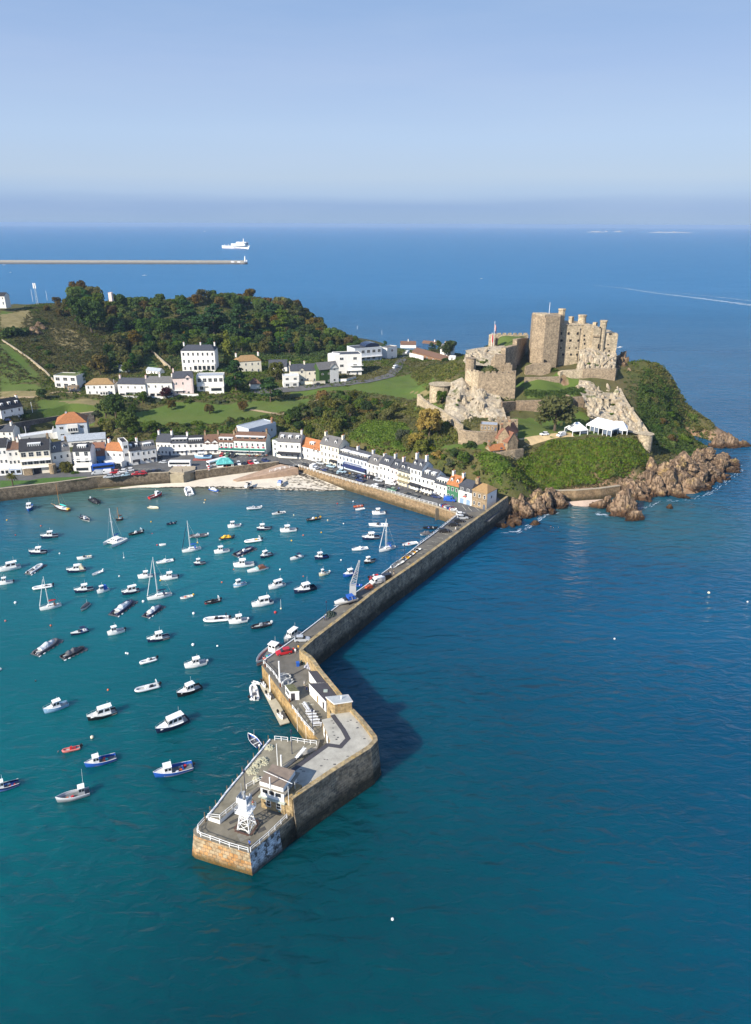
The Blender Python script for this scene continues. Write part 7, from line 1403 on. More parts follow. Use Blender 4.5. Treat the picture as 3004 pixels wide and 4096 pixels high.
def marquee(label,l0,r0,eave,D,rise,hipd,n,z=20.2):
 P0,P1=G(zp('J',*l0),z),G(zp('J',*r0),z);d=P1-P0;W=d.length;t=thing('marquee',label,'marquee',tuple(P0),math.atan2(d.y,d.x));he=zat(tuple(P0),zp('J',0,eave)[1])-z
 b=gable_roof(W,D,he,rise,.15,.08,hipd);b.build('canopy',M_tent,t)
 for i in range(n+1):
  for y in(0.1,D-.1):b=MB();b.b6(W*i/n-.12,W*i/n+.12,y-.12,y+.12,-.5,he);b.build('pole',M_tent,t)
 b=MB();b.b6(0,W,0,.05,he-.5,he+.02);b.b6(W-.05,W,.05,D,he-.5,he+.02);b.build('valance',M_tent,t)
 b=MB()
 for i in range(n):b.b6(W*i/n+.2,W*(i+1)/n-.2,.4,.45,.3,he-.5)if i%3 else None
 b.b6(.3,W-.3,D-.5,D-.4,0,he);b.build('window_wall',mat('marquee window',(.12,.15,.2),.3),t);return t
marquee('long white marquee on the castle lawn',(885,185),(1145,248),120,9,3.2,3.0,6);marquee('second white marquee behind and right of the long one',(1120,205),(1310,222),165,8,3.0,2.5,4,20.6);marquee('small square white marquee beside the parked white van',(748,238),(905,222),192,7,3.2,3.4,2)
def flagpole(label,px,top,bot,Y,flag=None):
 p=GY((px,bot),Y);zt=zat(tuple(p),top)-p.z;t=thing('flagpole',label,'flagpole',tuple(p));b=MB();b.cyl((0,0,-1),(0,0,zt),.16,.09,6);b.build('pole',M_rail,t)
 if flag:
  f0,f1,c=flag;b=MB();n=8;W=2.4
  for i in range(n):
   def pt(k,z):return(.05+k/n*W*.45,.3*math.sin(k*1.1),z-(k/n)*2.6)
   b.poly([pt(i,zt*f0),pt(i+1,zt*f0),pt(i+1,zt*f1),pt(i,zt*f1)],0 if c=='r' or i%3 else 1)
  b.build('flag',[mat('flag red',(.55,.03,.05),.7),M_white],t)
flagpole('white flagpole on the roof of the round keep tower',zp('K',1228,0)[0],zp('K',0,122)[1],zp('K',0,250)[1],424)
flagpole('taller white flagpole with hanging flag on the castle lawn',zp('K',770,0)[0],zp('K',0,278)[1],zp('K',0,500)[1],436,(.93,.70,'w'));flagpole('shorter white flagpole with hanging red flag on the castle lawn',zp('K',752,0)[0],zp('K',0,372)[1],zp('K',0,515)[1],432,(.95,.55,'r'))
# ================================================================ TREES, SHRUBS, GROUND COVER
def leaf_mat(name,c1,c2,obr=.3,tr=.33):
 m=bpy.data.materials.new(name);m.use_nodes=True;nt=m.node_tree;L=nt.links;nt.nodes.remove(nt.nodes['Principled BSDF'])
 geo=N(nt,'ShaderNodeNewGeometry');n1=N(nt,'ShaderNodeTexNoise');n1.inputs['Scale'].default_value=.45;n1.inputs['Detail'].default_value=5;L.new(geo.outputs['Position'],n1.inputs['Vector'])
 r=N(nt,'ShaderNodeMapRange');r.inputs[1].default_value=.36;r.inputs[2].default_value=.64;L.new(n1.outputs[0],r.inputs[0])
 x=N(nt,'ShaderNodeMix',data_type='RGBA');L.new(r.outputs[0],x.inputs[0]);x.inputs[6].default_value=(*c1,1);x.inputs[7].default_value=(*c2,1)
 oi=N(nt,'ShaderNodeObjectInfo');hs=N(nt,'ShaderNodeHueSaturation')
 for k,(a,sp,idx)in enumerate(((.5,obr*.10,0),(1.,obr*.8,1),(1.,obr*1.5,2))):
  ml=N(nt,'ShaderNodeMath',operation='MULTIPLY_ADD');fr=N(nt,'ShaderNodeMath',operation='MULTIPLY');fr.inputs[1].default_value=(1.,7.3,13.7)[k];fc=N(nt,'ShaderNodeMath',operation='FRACT')
  L.new(oi.outputs['Random'],fr.inputs[0]);L.new(fr.outputs[0],fc.inputs[0]);L.new(fc.outputs[0],ml.inputs[0]);ml.inputs[1].default_value=sp;ml.inputs[2].default_value=a-sp/2;L.new(ml.outputs[0],hs.inputs[idx])
 L.new(x.outputs[2],hs.inputs['Color'])
 d=N(nt,'ShaderNodeBsdfDiffuse');t=N(nt,'ShaderNodeBsdfTranslucent');L.new(hs.outputs[0],d.inputs[0]);L.new(hs.outputs[0],t.inputs[0])
 ms=N(nt,'ShaderNodeMixShader');ms.inputs[0].default_value=tr;L.new(d.outputs[0],ms.inputs[1]);L.new(t.outputs[0],ms.inputs[2]);L.new(ms.outputs[0],nt.nodes['Material Output'].inputs[0]);return m
LM=dict(e=leaf_mat('evergreen leaves',(.036,.066,.018),(.082,.122,.034)),g=leaf_mat('green leaves',(.062,.108,.020),(.125,.172,.040)),o=leaf_mat('olive leaves',(.095,.104,.030),(.165,.160,.050)),r=leaf_mat('rusty leaves',(.10,.072,.024),(.165,.118,.036)),p=leaf_mat('pine needles',(.024,.062,.020),(.056,.110,.034)),y=leaf_mat('yellow green leaves',(.10,.13,.02),(.18,.20,.035)),a=leaf_mat('golden leaves',(.22,.15,.025),(.33,.23,.05)),s=leaf_mat('silver green leaves',(.08,.10,.055),(.14,.16,.09)),b=leaf_mat('bramble leaves',(.080,.145,.016),(.165,.235,.036),.1),h=leaf_mat('heath scrub',(.060,.064,.024),(.125,.108,.045),.1),u=leaf_mat('purple leaves',(.06,.025,.03),(.09,.04,.04)))
M_trunk=mat('bark',(.10,.075,.05),.95,.25,3)
def leaves(cen,nrm,size,rg,flat=0.0):
 """one quad per centre, roughly facing its normal"""
 n=len(cen);a=nrm+rg.normal(0,.55,(n,3));a[:,2]+=flat;a/=np.linalg.norm(a,axis=1,keepdims=True)+1e-9
 u=np.cross(a,rg.normal(0,1,(n,3)));u/=np.linalg.norm(u,axis=1,keepdims=True)+1e-9;v=np.cross(a,u);s=size*(.6+.8*rg.random((n,1)))
 V=np.stack([cen-u*s-v*s*.7,cen+u*s-v*s*.7,cen+u*s*.8+v*s*.7,cen-u*s*.8+v*s*.7],1).reshape(-1,3);F=np.arange(4*n).reshape(n,4);return V,F
def crown_mesh(kind,seed,nl=1900):
 """unit crown: radius about 1, base of crown at z 0"""
 rg=np.random.default_rng(seed);C=[];Rr=[]
 if kind=='broad':
  for i in range(26):
   a=rg.uniform(0,6.28);z=rg.uniform(.15,1.25);k=math.sqrt(max(0.05,1-((z-.65)/.8)**2))*rg.uniform(.35,.82);C.append((k*math.cos(a),k*math.sin(a),z));Rr.append(rg.uniform(.22,.42))
  sz=.062;fl=.0;fx=(1,1,.85)
 elif kind=='bush':
  for i in range(18):
   a=rg.uniform(0,6.28);k=rg.uniform(.1,.8);C.append((k*math.cos(a),k*math.sin(a),rg.uniform(.1,.55)*(1.2-k*.7)));Rr.append(rg.uniform(.22,.4))
  sz=.075;fl=.2;fx=(1,1,.8)
 elif kind=='pine':
  for i in range(34):
   z=rg.uniform(.05,1.7);a=rg.uniform(0,6.28);k=(1-(z/1.95)**1.6)*rg.uniform(.3,.95);C.append((k*math.cos(a),k*math.sin(a),z));Rr.append(rg.uniform(.22,.38)*(1.1-z*.2))
  sz=.06;fl=.6;fx=(1.15,1.15,.38)
 elif kind=='column':
  for i in range(22):
   z=rg.uniform(.1,3.6);a=rg.uniform(0,6.28);k=.45*(1-(z/4)**2)*rg.uniform(0,1);C.append((k*math.cos(a),k*math.sin(a),z));Rr.append(rg.uniform(.35,.55)*(1.05-z*.2))
  sz=.09;fl=-.1;fx=(1,1,1.3)
 C=np.array(C);Rr=np.array(Rr);w_=Rr**2/np.sum(Rr**2);idx=rg.choice(len(C),nl,p=w_);d=rg.normal(0,1,(nl,3));d/=np.linalg.norm(d,axis=1,keepdims=True)
 d[:,2]=np.where((d[:,2]<-.3)&(rg.random(nl)<.7),-d[:,2],d[:,2]);p=C[idx]+d*Rr[idx,None]*np.array(fx)*(.72+.33*rg.random((nl,1)));p[:,2]=np.maximum(p[:,2],.02)
 V,F=leaves(p,d,sz,rg,fl);return V,F
CR={}
def crown(kind,lm,var):
 k=(kind,lm,var)
 if k not in CR:V,F=crown_mesh(kind,var*13+len(kind)*101,{'broad':1900,'bush':900,'pine':1900,'column':1100}[kind]);CR[k]=npmesh('crown',V,F,LM[lm])
 return CR[k]
TR={}
def trunk_mesh(kind):
 if kind not in TR:
  b=MB();hh={'broad':1.0,'pine':2.0,'column':3.0,'bush':.4}[kind];b.cyl((0,0,-.9),(.02,.01,hh*.75),.085,.045,7)
  if kind=='broad':
   for a in(0.3,1.7,3.1,4.6):b.cyl((0,0,.05),(.45*math.cos(a),.45*math.sin(a),.75),.05,.02,5)
  TR[kind]=b.mesh('trunk',M_trunk)
 return TR[kind]
TN=dict(broad=('tree','tree'),pine=('pine_tree','pine tree'),column=('cypress_tree','cypress'),bush=('bush','bush'))
def tree(p,r,kind,lm,label,group,lift=None,sz=1.0):
 z=p[2];lift=lift if lift is not None else{'broad':.35,'pine':.5,'column':.1,'bush':-.05}[kind]*r
 o=thing(TN[kind][0],label,TN[kind][1],(p[0],p[1],z),R.uniform(0,6.28),group);s=r*R.uniform(.9,1.1)
 c=link('crown',crown(kind,lm,R.randrange(4 if kind=='broad' else 3)),o,(0,0,lift));c.scale=(r,r,s*sz)
 t=link('trunk',trunk_mesh(kind),o,(0,0,lift));t.scale=(r,r,s*sz);return o
# --- big single trees of the hill: (zone, crown centre x, foot y, radius in zone px, kind, leaf)
def mtree(zone,x,y,rpx,kind,lm,label,group='trees on the hillside',**k):
 p=GT(zp(zone,x,y));s_=FPX/(p.y*math.cos(PITCH)+(CAMH-p.z)*math.sin(PITCH));tree(p,rpx*ZN[zone][2]/s_,kind,lm,label,group,**k)
for a in(('M',762,480,150,'broad','e','largest round dark evergreen tree alone on the scrubby hillside'),('M',335,410,66,'bush','e','rounded dark bush right of the flat bush at far left of the hillside'),('M',110,500,125,'bush','e','wide flat dark evergreen bush at the far left of the hillside'),('M',400,655,46,'bush','e','dark bush above the modern grass roofed house, upper of two'),('M',415,770,52,'bush','e','dark bush above the modern grass roofed house, lower of two'),('M',290,548,38,'bush','s','small grey green bush below the bare rock outcrop'),('M',328,612,32,'bush','e','smallest dark bush on the scrubby slope'),('M',990,310,80,'broad','e','dark round tree standing clear near the hill top'),('M',1340,400,105,'pine','g','bright green tiered conifer on the hill above the mansion'),('M',1560,480,120,'pine','p','blue green tall conifer on the hill above the mansion'),('M',980,660,85,'broad','o','tall pale olive tree left of the lawn strip'),('M',1110,640,75,'broad','r','thin brown leaved tree left of the lawn strip'),('M',1030,745,70,'broad','o','lower olive tree beside the green garden shed'),('M',830,830,85,'broad','r','bare brownish tree behind the brown roofed house'),('M',700,790,45,'bush','g','pale green round bush behind the grass roofed house'),('M',680,900,60,'broad','g','green tree between the grass roofed house and the brown roofed house'),('M',1550,565,55,'broad','a','golden tree by the mansion chimney'),('M',1400,560,110,'broad','e','massive dark tree left of the mansion'),('N',235,745,85,'column','y','tall yellow green conifer right of the white mansion'),('N',300,960,115,'pine','p','big dark pine in front of the cream hipped house'),('N',585,1050,95,'pine','p','umbrella topped dark pine at the edge of the meadow'),('N',120,520,130,'pine','p','broad dark cedar high behind the mansion'),('N',340,560,130,'pine','p','second broad dark cedar right of the mansion'),('N',680,520,105,'pine','g','bright green layered conifer on the hill above the grey cottage'),('N',885,560,85,'broad','e','grey green tree above the little summer house'),('N',1040,590,55,'broad','e','small grey green tree right of the summer house'),('N',750,750,55,'bush','g','palm like spiky bush by the grey cottage'),('N',635,870,80,'broad','o','leafy olive tree left of the cream gabled house'),('N',795,905,40,'bush','g','small clipped tree in front of the cream gabled house'),('N',360,1130,45,'broad','r','small rusty tree alone on the meadow, right of three'),('M',1420,1115,40,'broad','r','small rusty tree alone on the meadow, left of three'),('N',80,1150,45,'broad','r','rusty round tree at the lower edge of the meadow'),('N',1010,1060,55,'broad','a','golden tree at the right end of the meadow path'),('M',960,1180,95,'broad','e','big dark evergreen above the orange hipped house'),('M',880,1210,70,'broad','g','yellowish green tree beside the big dark evergreen'),('M',1380,1030,55,'broad','u','dark purple leaved tree in front of the terrace houses'),('M',1180,1060,55,'broad','g','green garden tree in front of the white slate house'),('M',350,1030,50,'broad','e','dark scrubby tree at the end of the long field track'),('K',405,572,75,'broad','e','dark tree behind the small white gabled house near the headland'),('K',318,535,42,'pine','g','green spired conifer behind the headland bungalow'),('K',262,530,35,'pine','p','smaller conifer left of the spired one behind the headland bungalow'),('K',375,610,35,'bush','e','dark bush at the right corner of the brick bungalow'),('K',1275,1190,165,'broad','o','large spreading olive brown tree inside the castle walls'),('K',345,960,60,'broad','g','green tree growing against the castle crag by the squat tower'),('K',545,830,42,'bush','g','green shrub clinging to the cliff below the slender tower'),('K',380,1140,45,'bush','g','ivy like bush on the outer curtain wall'),('R',480,1110,75,'bush','g','bright green bush on the crag above the marquees'),('R',365,660,40,'bush','e','dark bush on the rocks below the keep'),('R',30,690,38,'bush','g','green bush at the foot of the keep corner'),('I',560,250,150,'broad','a','big golden autumn tree below the castle wall'),('I',430,380,100,'broad','a','golden olive tree left of the big golden one'),('I',290,330,85,'broad','s','silver green tree above the quay houses'),('I',480,440,90,'broad','y','light yellow green tree behind the tall white chimneys'),('I',640,480,75,'bush','a','russet bush behind the white quay houses'),('I',780,540,70,'bush','s','pampas like pale bush in the quay gardens'),('I',905,560,75,'broad','g','deep green tree behind the orange roofed quay house'),('I',810,480,60,'broad','e','dark tree behind the quay gardens'),('I',1135,335,33,'bush','g','clipped round topiary bush beside the castle gate'),('I',985,360,85,'bush','e','long clipped dark hedge mound on the garden lawn'),('I',735,130,45,'bush','g','ivy green bush on the outer castle wall top'),('I',350,420,95,'broad','o','rough olive tree above the scaffolded house'),('F',470,880,60,'broad','g','round green garden tree in front of the big black roofed house'),('F',690,920,75,'broad','o','olive garden tree behind the sea wall'),('F',785,945,45,'broad','g','green garden tree at the right end of the sea wall garden'),('F',590,900,42,'bush','u','dark purple bush in the sea wall garden'),('F',720,810,45,'bush','u','dark red bush behind the olive garden tree'),('F',250,330,70,'bush','e','dark bush right of the mansard house at left'),('F',1010,350,60,'bush','s','pale grey bush right of the orange hipped house'),('F',1150,500,95,'broad','o','large olive tree below the meadow, left one'),('F',1330,480,120,'broad','g','large leafy tree below the meadow, right one'),('F',1100,470,80,'broad','g','dark green tree behind the long low grey roof'),('F',1560,480,80,'broad','g','tree behind the plain cream white house'),('G',455,545,28,'broad','g','small street tree in front of the square houses'),('G',742,608,16,'bush','g','small clipped shrub at the end of the display boat'),('G',985,660,25,'bush','y','yellow green shrub beside the green roofed shelter')):mtree(*a)
# --- the dense wood: individual trees, spaced over the hill
WOOD=[tuple(GT(p)[:2])for p in((245,1205),(430,1200),(520,1192),(800,1185),(1000,1210),(1150,1262),(1260,1320),(1420,1378),(1540,1400),(1420,1425),(1180,1420),(1060,1420),(920,1410),(860,1420),(700,1430),(600,1420),(540,1500),(400,1490),(440,1420),(480,1380),(440,1300),(420,1260),(250,1230))]
xs=[p[0]for p in WOOD];ys=[p[1]for p in WOOD];placed=[]
WOOD=[(x,y+48)if y>625 else(x,y)for x,y in WOOD]
xs=[p[0]for p in WOOD];ys=[p[1]for p in WOOD]
KL=[('broad','e','dark evergreen tree crowded in the wood on the hill'),('broad','g','mid green tree crowded in the wood on the hill'),('broad','o','olive autumn tree crowded in the wood on the hill'),('broad','r','rust brown autumn tree crowded in the wood on the hill'),('pine','p','dark conifer crowded in the wood on the hill')]
for i in range(9000):
 x,y=R.uniform(min(xs),max(xs)),R.uniform(min(ys),max(ys))
 if not in_poly(x,y,WOOD)or len(placed)>=205:continue
 r=R.uniform(4.6,8.0)+1.3*(y>600);
 if any((x-a)**2+(y-c)**2<(.50*(r+q))**2 for a,c,q in placed):continue
 placed.append((x,y,r));z=hz(x,y);r=min(r,3+max(0,z-18)*.3);top=y>635;nse=mnoise.noise(Vector((x*.02,y*.02,3.3)))
 k=R.choices(KL,(2.0,1.4,1.4+1.6*top,.4+1.5*top*(nse>-.1),1.6*(not top)))[0];tree((x,y,z-.5),r,k[0],k[1],k[2],'trees of the wood on the hill',sz=R.uniform(.85,1.25))
thicket0=[(430,1204),(600,1198),(800,1200),(1000,1217),(1150,1268),(1260,1328),(1400,1385),(1400,1400),(1260,1350),(1150,1295),(1000,1250),(800,1228),(430,1235)]
for o_ in[o for o in COL.objects if o.name.startswith('rock_cliff')]:
 for i in range(4):v=o_.data.vertices[R.randrange(len(o_.data.vertices))].co;tree((v.x,v.y-.3,v.z),R.uniform(.9,1.8),'bush','gy'[i%2],'small green bush clinging to the pale castle crags','bushes on the castle crags')
def thicket(poly,n,rr_,kinds,group,sink=.4):
 P=[tuple(GT(p)[:2])for p in poly];xs=[p[0]for p in P];ys=[p[1]for p in P];out=[]
 for i in range(n*40):
  if len(out)>=n:break
  x,y=R.uniform(min(xs),max(xs)),R.uniform(min(ys),max(ys));r=R.uniform(*rr_)
  if not in_poly(x,y,P)or any((x-a)**2+(y-c)**2<(.56*(r+q))**2 for a,c,q in out):continue
  out.append((x,y,r));k=R.choices(kinds,[q[3]for q in kinds])[0];tree((x,y,hz(x,y)-sink),r,k[0],k[1],k[2],group)
thicket(thicket0,62,(4.6,7.6),[('broad','g','green tree on the crest of the wooded hill',1.6),('broad','r','russet tree on the crest of the wooded hill',.8),('broad','o','olive tree on the crest of the wooded hill',1.6)],'trees on the crest of the hill')
thicket([(560,1700),(640,1700),(900,1690),(1130,1652),(1240,1625),(1235,1660),(1130,1695),(1080,1740),(880,1745),(600,1765),(480,1760),(400,1735)],50,(2.0,4.0),[('bush','e','dark bush in the thicket behind the square',2),('bush','g','green bush in the thicket behind the square',3),('bush','o','olive bush in the thicket behind the square',3),('broad','g','small green tree in the thicket behind the square',1)],'bushes behind the square')
thicket([(1150,1700),(1260,1650),(1330,1600),(1480,1590),(1600,1650),(1590,1690),(1500,1680),(1430,1700),(1330,1760),(1200,1790)],60,(2.2,4.6),[('broad','g','green tree on the bank above the corner hotel',2),('broad','o','olive tree on the bank above the corner hotel',2.4),('broad','e','dark tree on the bank above the corner hotel',2),('bush','r','rusty bush on the bank above the corner hotel',1)],'trees on the bank above the corner hotel')
thicket([(560,1570),(900,1600),(1000,1580),(1100,1600),(1000,1615),(800,1610),(620,1625),(500,1650),(420,1660)],36,(1.5,3.2),[('bush','e','dark garden bush along the top of the meadow',2),('bush','g','green garden bush along the top of the meadow',2),('bush','s','pale garden bush along the top of the meadow',1)],'garden bushes along the meadow')
thicket([(1020,1440),(1180,1420),(1330,1440),(1340,1500),(1280,1480),(1160,1470),(1060,1480)],34,(1.8,3.8),[('bush','g','green garden shrub on the slope below the summer house',2),('bush','e','dark garden shrub on the slope below the summer house',2),('bush','y','yellow green garden shrub on the slope below the summer house',1.3)],'garden shrubs below the summer house')
thicket([(620,1450),(720,1420),(860,1440),(940,1450),(930,1540),(880,1540),(870,1500),(720,1500),(640,1490)],24,(1.8,3.6),[('bush','g','green shrub around the white mansion',1),('bush','e','dark shrub around the white mansion',1.4)],'shrubs around the mansion')
thicket([(60,1470),(220,1500),(330,1480),(430,1520),(470,1540),(330,1545),(200,1530)],22,(1.6,3.4),[('bush','o','olive scrub bush behind the hillside terrace',2),('bush','e','dark scrub bush behind the hillside terrace',2)],'bushes behind the hillside terrace')
thicket([(240,1215),(130,1200),(0,1195),(0,1185),(120,1190),(420,1200),(420,1215)],24,(2.0,4.4),[('bush','e','dark bush along the hill skyline at left',1),('broad','r','rusty tree along the hill skyline at left',1),('bush','g','green bush along the hill skyline at left',1)],'trees along the skyline at left')
thicket([(1230,1765),(1480,1785),(1700,1850),(1900,1912),(1975,1900),(1850,1830),(1650,1780),(1400,1735)],34,(1.6,3.4),[('bush','g','green bush on the steep bank right behind the quay houses',2),('bush','o','olive bush on the steep bank right behind the quay houses',1.4),('bush','y','yellow green bush on the steep bank right behind the quay houses',1)],'bushes behind the quay houses')
thicket([(2570,1530),(2640,1540),(2760,1640),(2815,1720),(2790,1790),(2700,1800),(2620,1730),(2560,1640)],40,(2.4,4.6),[('bush','g','green bush on the seaward flank of the headland',2),('bush','o','olive bush on the seaward flank of the headland',2),('bush','e','dark bush on the seaward flank of the headland',1.5),('bush','r','rusty bush on the seaward flank of the headland',.6)],'bushes on the headland flank')
thicket([(0,1925),(120,1905),(300,1895),(400,1880),(420,1895),(300,1915),(100,1940),(0,1945)],14,(.8,1.6),[('bush','g','low green shrub in the sea wall garden',2),('bush','y','low yellow shrub in the sea wall garden',1),('bush','e','low dark shrub in the sea wall garden',1.5)],'low shrubs in the sea wall garden',.1)
lawn=[G(zp('F',x,y),QZ+.02)for x,y in((0,1035),(190,1000),(600,985),(900,945),(900,920),(700,925),(440,935),(300,960),(0,960))]
b=MB();b.poly([tuple(p)for p in lawn]);struct('garden_lawn',b.mesh('garden_lawn',mat('lawn grass',(.06,.125,.02),.95,.2,.8)))
pp_=G(zp('F',135,1020),QZ);t=thing('palm_tree','palm tree with a round crown of fronds in the sea wall garden at left','palm tree',tuple(pp_));b=MB();b.cyl((0,0,0),(.1,0,5.0),.32,.26,8);b.build('trunk',M_trunk,t)
b=MB()
for i in range(60):
 a=R.uniform(0,6.28);el=R.uniform(-.5,1.3);L=R.uniform(2.6,3.4);d=Vector((math.cos(a),math.sin(a),0));sd=Vector((-d.y,d.x,0));P=[]
 for k in range(6):u=k/5;P.append(Vector((.1,0,5.1))+d*L*u*math.cos(el*.7)+Vector((0,0,L*u*math.sin(el)*.75-1.5*u*u)))
 for k in range(5):w0,w1=.28*math.sin(PI*(.12+.8*k/5)),.28*math.sin(PI*(.12+.8*(k+1)/5));b.poly([P[k]-sd*w0,P[k]+sd*w0,P[k+1]+sd*w1,P[k+1]-sd*w1])
b.build('fronds',LM['o'],t)
# --- ground cover (stuff)
def cover(name,label,polys,n,lm,rad,leaf,per,hmul=.8,avoid=None):
 rg=np.random.default_rng(len(label)*7+n);Vs,Fs,off=[],[],0;tot=[abs(sum(a[0]*c[1]-c[0]*a[1]for a,c in zip(P,P[1:]+P[:1])))for P in polys]
 cen,nrm,szs=[],[],[]
 for P,A_ in zip(polys,tot):
  xs=[p[0]for p in P];ys=[p[1]for p in P];m_=int(n*A_/sum(tot));c=0
  for i in range(m_*6):
   if c>=m_:break
   x,y=rg.uniform(min(xs),max(xs)),rg.uniform(min(ys),max(ys))
   if not in_poly(x,y,P)or(avoid and any(in_poly(x,y,q_)for q_ in avoid)):continue
   if mnoise.noise(Vector((x*.12,y*.12,n)))<-.42:continue
   c+=1;z=hz(x,y);r=rad*rg.uniform(.5,1.4);d=rg.normal(0,1,(per,3));d[:,2]=np.abs(d[:,2]);d/=np.linalg.norm(d,axis=1,keepdims=True);cen.append(np.array((x,y,z-.1))+d*r*np.array((1,1,hmul)));nrm.append(d)
 V,F=leaves(np.concatenate(cen),np.concatenate(nrm),leaf,rg,.3);o=link(name,npmesh(name,V,F,LM[lm]));return tag(o,label,name.replace('_',' '),None,'stuff')
def gp(*pts):return[tuple(GT(p)[:2])for p in pts]
def cover_all():
 rg=np.random.default_rng(5);acc={k:([],[])for k in 'goe'};ward=gp((2010,1650),(2420,1640),(2420,1745),(2030,1770));n=0
 for i in range(130000):
  if n>27000:break
  x,y=rg.uniform(-300,190),rg.uniform(285,690);z=hz(x,y)
  if z<5.6 or y>680 or any(in_poly(x,y,q_)for q_ in GRASS)or any(in_poly(x,y,q_)for q_ in DRY)or in_poly(x,y,ward)or in_poly(x,y,deckpoly)or in_poly(x,y,below):continue
  px,py=proj((x,y,z))
  if not(-60<px<3050)or(x>75 and 360<y<455 and px<2500):continue
  v=mnoise.noise(Vector((x*.03,y*.03,1.7)));k='g' if v>.12 else 'e' if v<-.22 else 'o';n+=1;per=9;r=rg.uniform(.6,1.7);d=rg.normal(0,1,(per,3));d[:,2]=np.abs(d[:,2]);d/=np.linalg.norm(d,axis=1,keepdims=True)
  acc[k][0].append(np.array((x,y,z-.15))+d*r*np.array((1.2,1.2,.6)));acc[k][1].append(d)
 for k,nm in(('g','green'),('o','olive'),('e','dark green')):V,F=leaves(np.concatenate(acc[k][0]),np.concatenate(acc[k][1]),.36,rg,.3);tag(link('rough_growth',npmesh('rough_growth',V,F,LM[k])),nm+' rough growth scattered over the hillsides between fields and houses','ground cover',None,'stuff')
cover_all()
SLOPE=gp((2075,1840),(2200,1770),(2330,1765),(2540,1765),(2590,1830),(2610,1880),(2500,1915),(2400,1935),(2250,1950),(2120,1945),(2030,1900))
cover('brambles','bright green bramble thicket covering the slope below the marquee lawn',[SLOPE],3300,'b',1.25,.28,18)
cover('brambles','darker olive clumps among the bright brambles of the castle slope',[SLOPE],700,'o',1.5,.3,16)
cover('brambles','deep green hollows among the bright brambles of the castle slope',[SLOPE],450,'g',1.7,.32,16)
cover('hedge_growth','dark hedge along the foot of the upper castle lawn',[gp((2092,1562),(2200,1566),(2330,1552),(2335,1592),(2200,1600),(2105,1590))],330,'e',1.1,.26,16)
cover('coarse_grass','pale coarse grass along the foot of the castle slope',[gp((2150,1905),(2300,1920),(2450,1905),(2600,1860),(2620,1910),(2480,1940),(2250,1962),(2110,1950))],900,'h',.9,.22,10)
cover('brambles','green bramble bank between the quay houses and the castle green',[gp((1400,1760),(1480,1680),(1620,1700),(1700,1790),(1640,1830),(1500,1800)),gp((1900,1820),(2040,1860),(2010,1960),(1960,1960))],2300,'b',1.2,.28,14)
cover('scrub','brown heathy scrub over the hillside at far left',[gp((130,1230),(420,1240),(480,1330),(430,1430),(380,1490),(220,1500),(60,1400),(60,1330)),gp((0,1390),(150,1520),(60,1530),(0,1500))],3000,'h',1.3,.32,12)
cover('scrub','dark evergreen undergrowth beneath the wood on the hill',[gp((245,1205),(520,1192),(800,1185),(1000,1212),(1260,1330),(1570,1400),(1560,1430),(1420,1440),(1200,1440),(900,1450),(600,1450),(440,1500),(420,1300))],3600,'e',1.8,.42,10)
cover('scrub','mixed green scrub on the seaward flank of the headland',[gp((2570,1480),(2660,1530),(2790,1690),(2830,1760),(2760,1830),(2640,1800),(2560,1700),(2545,1600))],1900,'g',1.3,.32,14)
cover('scrub','low scrub on the outer seaward edge of the headland',[gp((2580,1452),(2660,1480),(2760,1595),(2860,1735),(2850,1790),(2790,1800),(2700,1660),(2600,1530))],1500,'o',1.2,.32,14)
cover('scrub','olive scrub round the castle green and upper road',[gp((1140,1700),(1260,1650),(1330,1600),(1480,1590),(1600,1650),(1590,1690),(1480,1700),(1330,1770),(1200,1790)),gp((1690,1630),(1800,1680),(1850,1760),(1760,1790),(1680,1720)),gp((1640,1470),(1780,1460),(1850,1480),(1790,1540),(1700,1560),(1650,1510)),gp((1560,1590),(1700,1600),(1780,1700),(1700,1690),(1600,1650))],3300,'o',1.2,.3,12)
cover('hedge_growth','green undergrowth of the gardens between the hillside houses',[gp((420,1600),(900,1600),(1100,1590),(1130,1540),(1000,1500),(1330,1470),(1340,1430),(1040,1430),(900,1480),(700,1500),(640,1520),(420,1560)),gp((400,1640),(560,1640),(520,1690),(900,1700),(1130,1660),(1130,1700),(900,1750),(400,1740))],3600,'g',1.0,.28,10,avoid=GRASS)
# ================================================================ ROADS, FAR THINGS, VEHICLES, PEOPLE, SMALL THINGS
def ribbon(name,pts,wd,m,lift=.12,z=None):
 P=[GT(p)for p in pts]if z is None else[G(p,z)for p in pts];Q=[]
 for a,c in zip(P,P[1:]):
  n=max(1,int((c-a).length/3));Q+=[a.lerp(c,i/n)for i in range(n)]
 Q.append(P[-1]);b=MB();l,r=offs(Q,-wd/2),offs(Q,wd/2)
 def s_(v):return(v.x,v.y,(hz(v.x,v.y)if z is None else z)+lift)
 for i in range(len(Q)-1):b.poly([s_(l[i]),s_(r[i]),s_(r[i+1]),s_(l[i+1])])
 return struct(name,b.mesh(name,m))
ribbon('road',[(1655,1388),(1625,1420),(1600,1450),(1588,1478),(1560,1505),(1450,1528),(1300,1545),(1150,1560),(1000,1570)],6.5,M_asph,.3)
ribbon('footpath',[(1000,1640),(1120,1660),(1200,1640),(1270,1600),(1300,1580)],2.2,mat('sandy path',(.34,.25,.15),.95,.15,.5),.2)
ribbon('footpath',[(1620,1620),(1690,1605),(1740,1608)],4,MATS['sandy path'],.15);ribbon('gravel_yard',[(2085,1772),(2140,1762),(2200,1748),(2290,1742)],4.5,mat('golden gravel',(.47,.35,.19),.95,.12,.8),.12);ribbon('farm_track',[(0,1592),(150,1588),(240,1568),(330,1575)],3,MATS['sandy path'],.15)
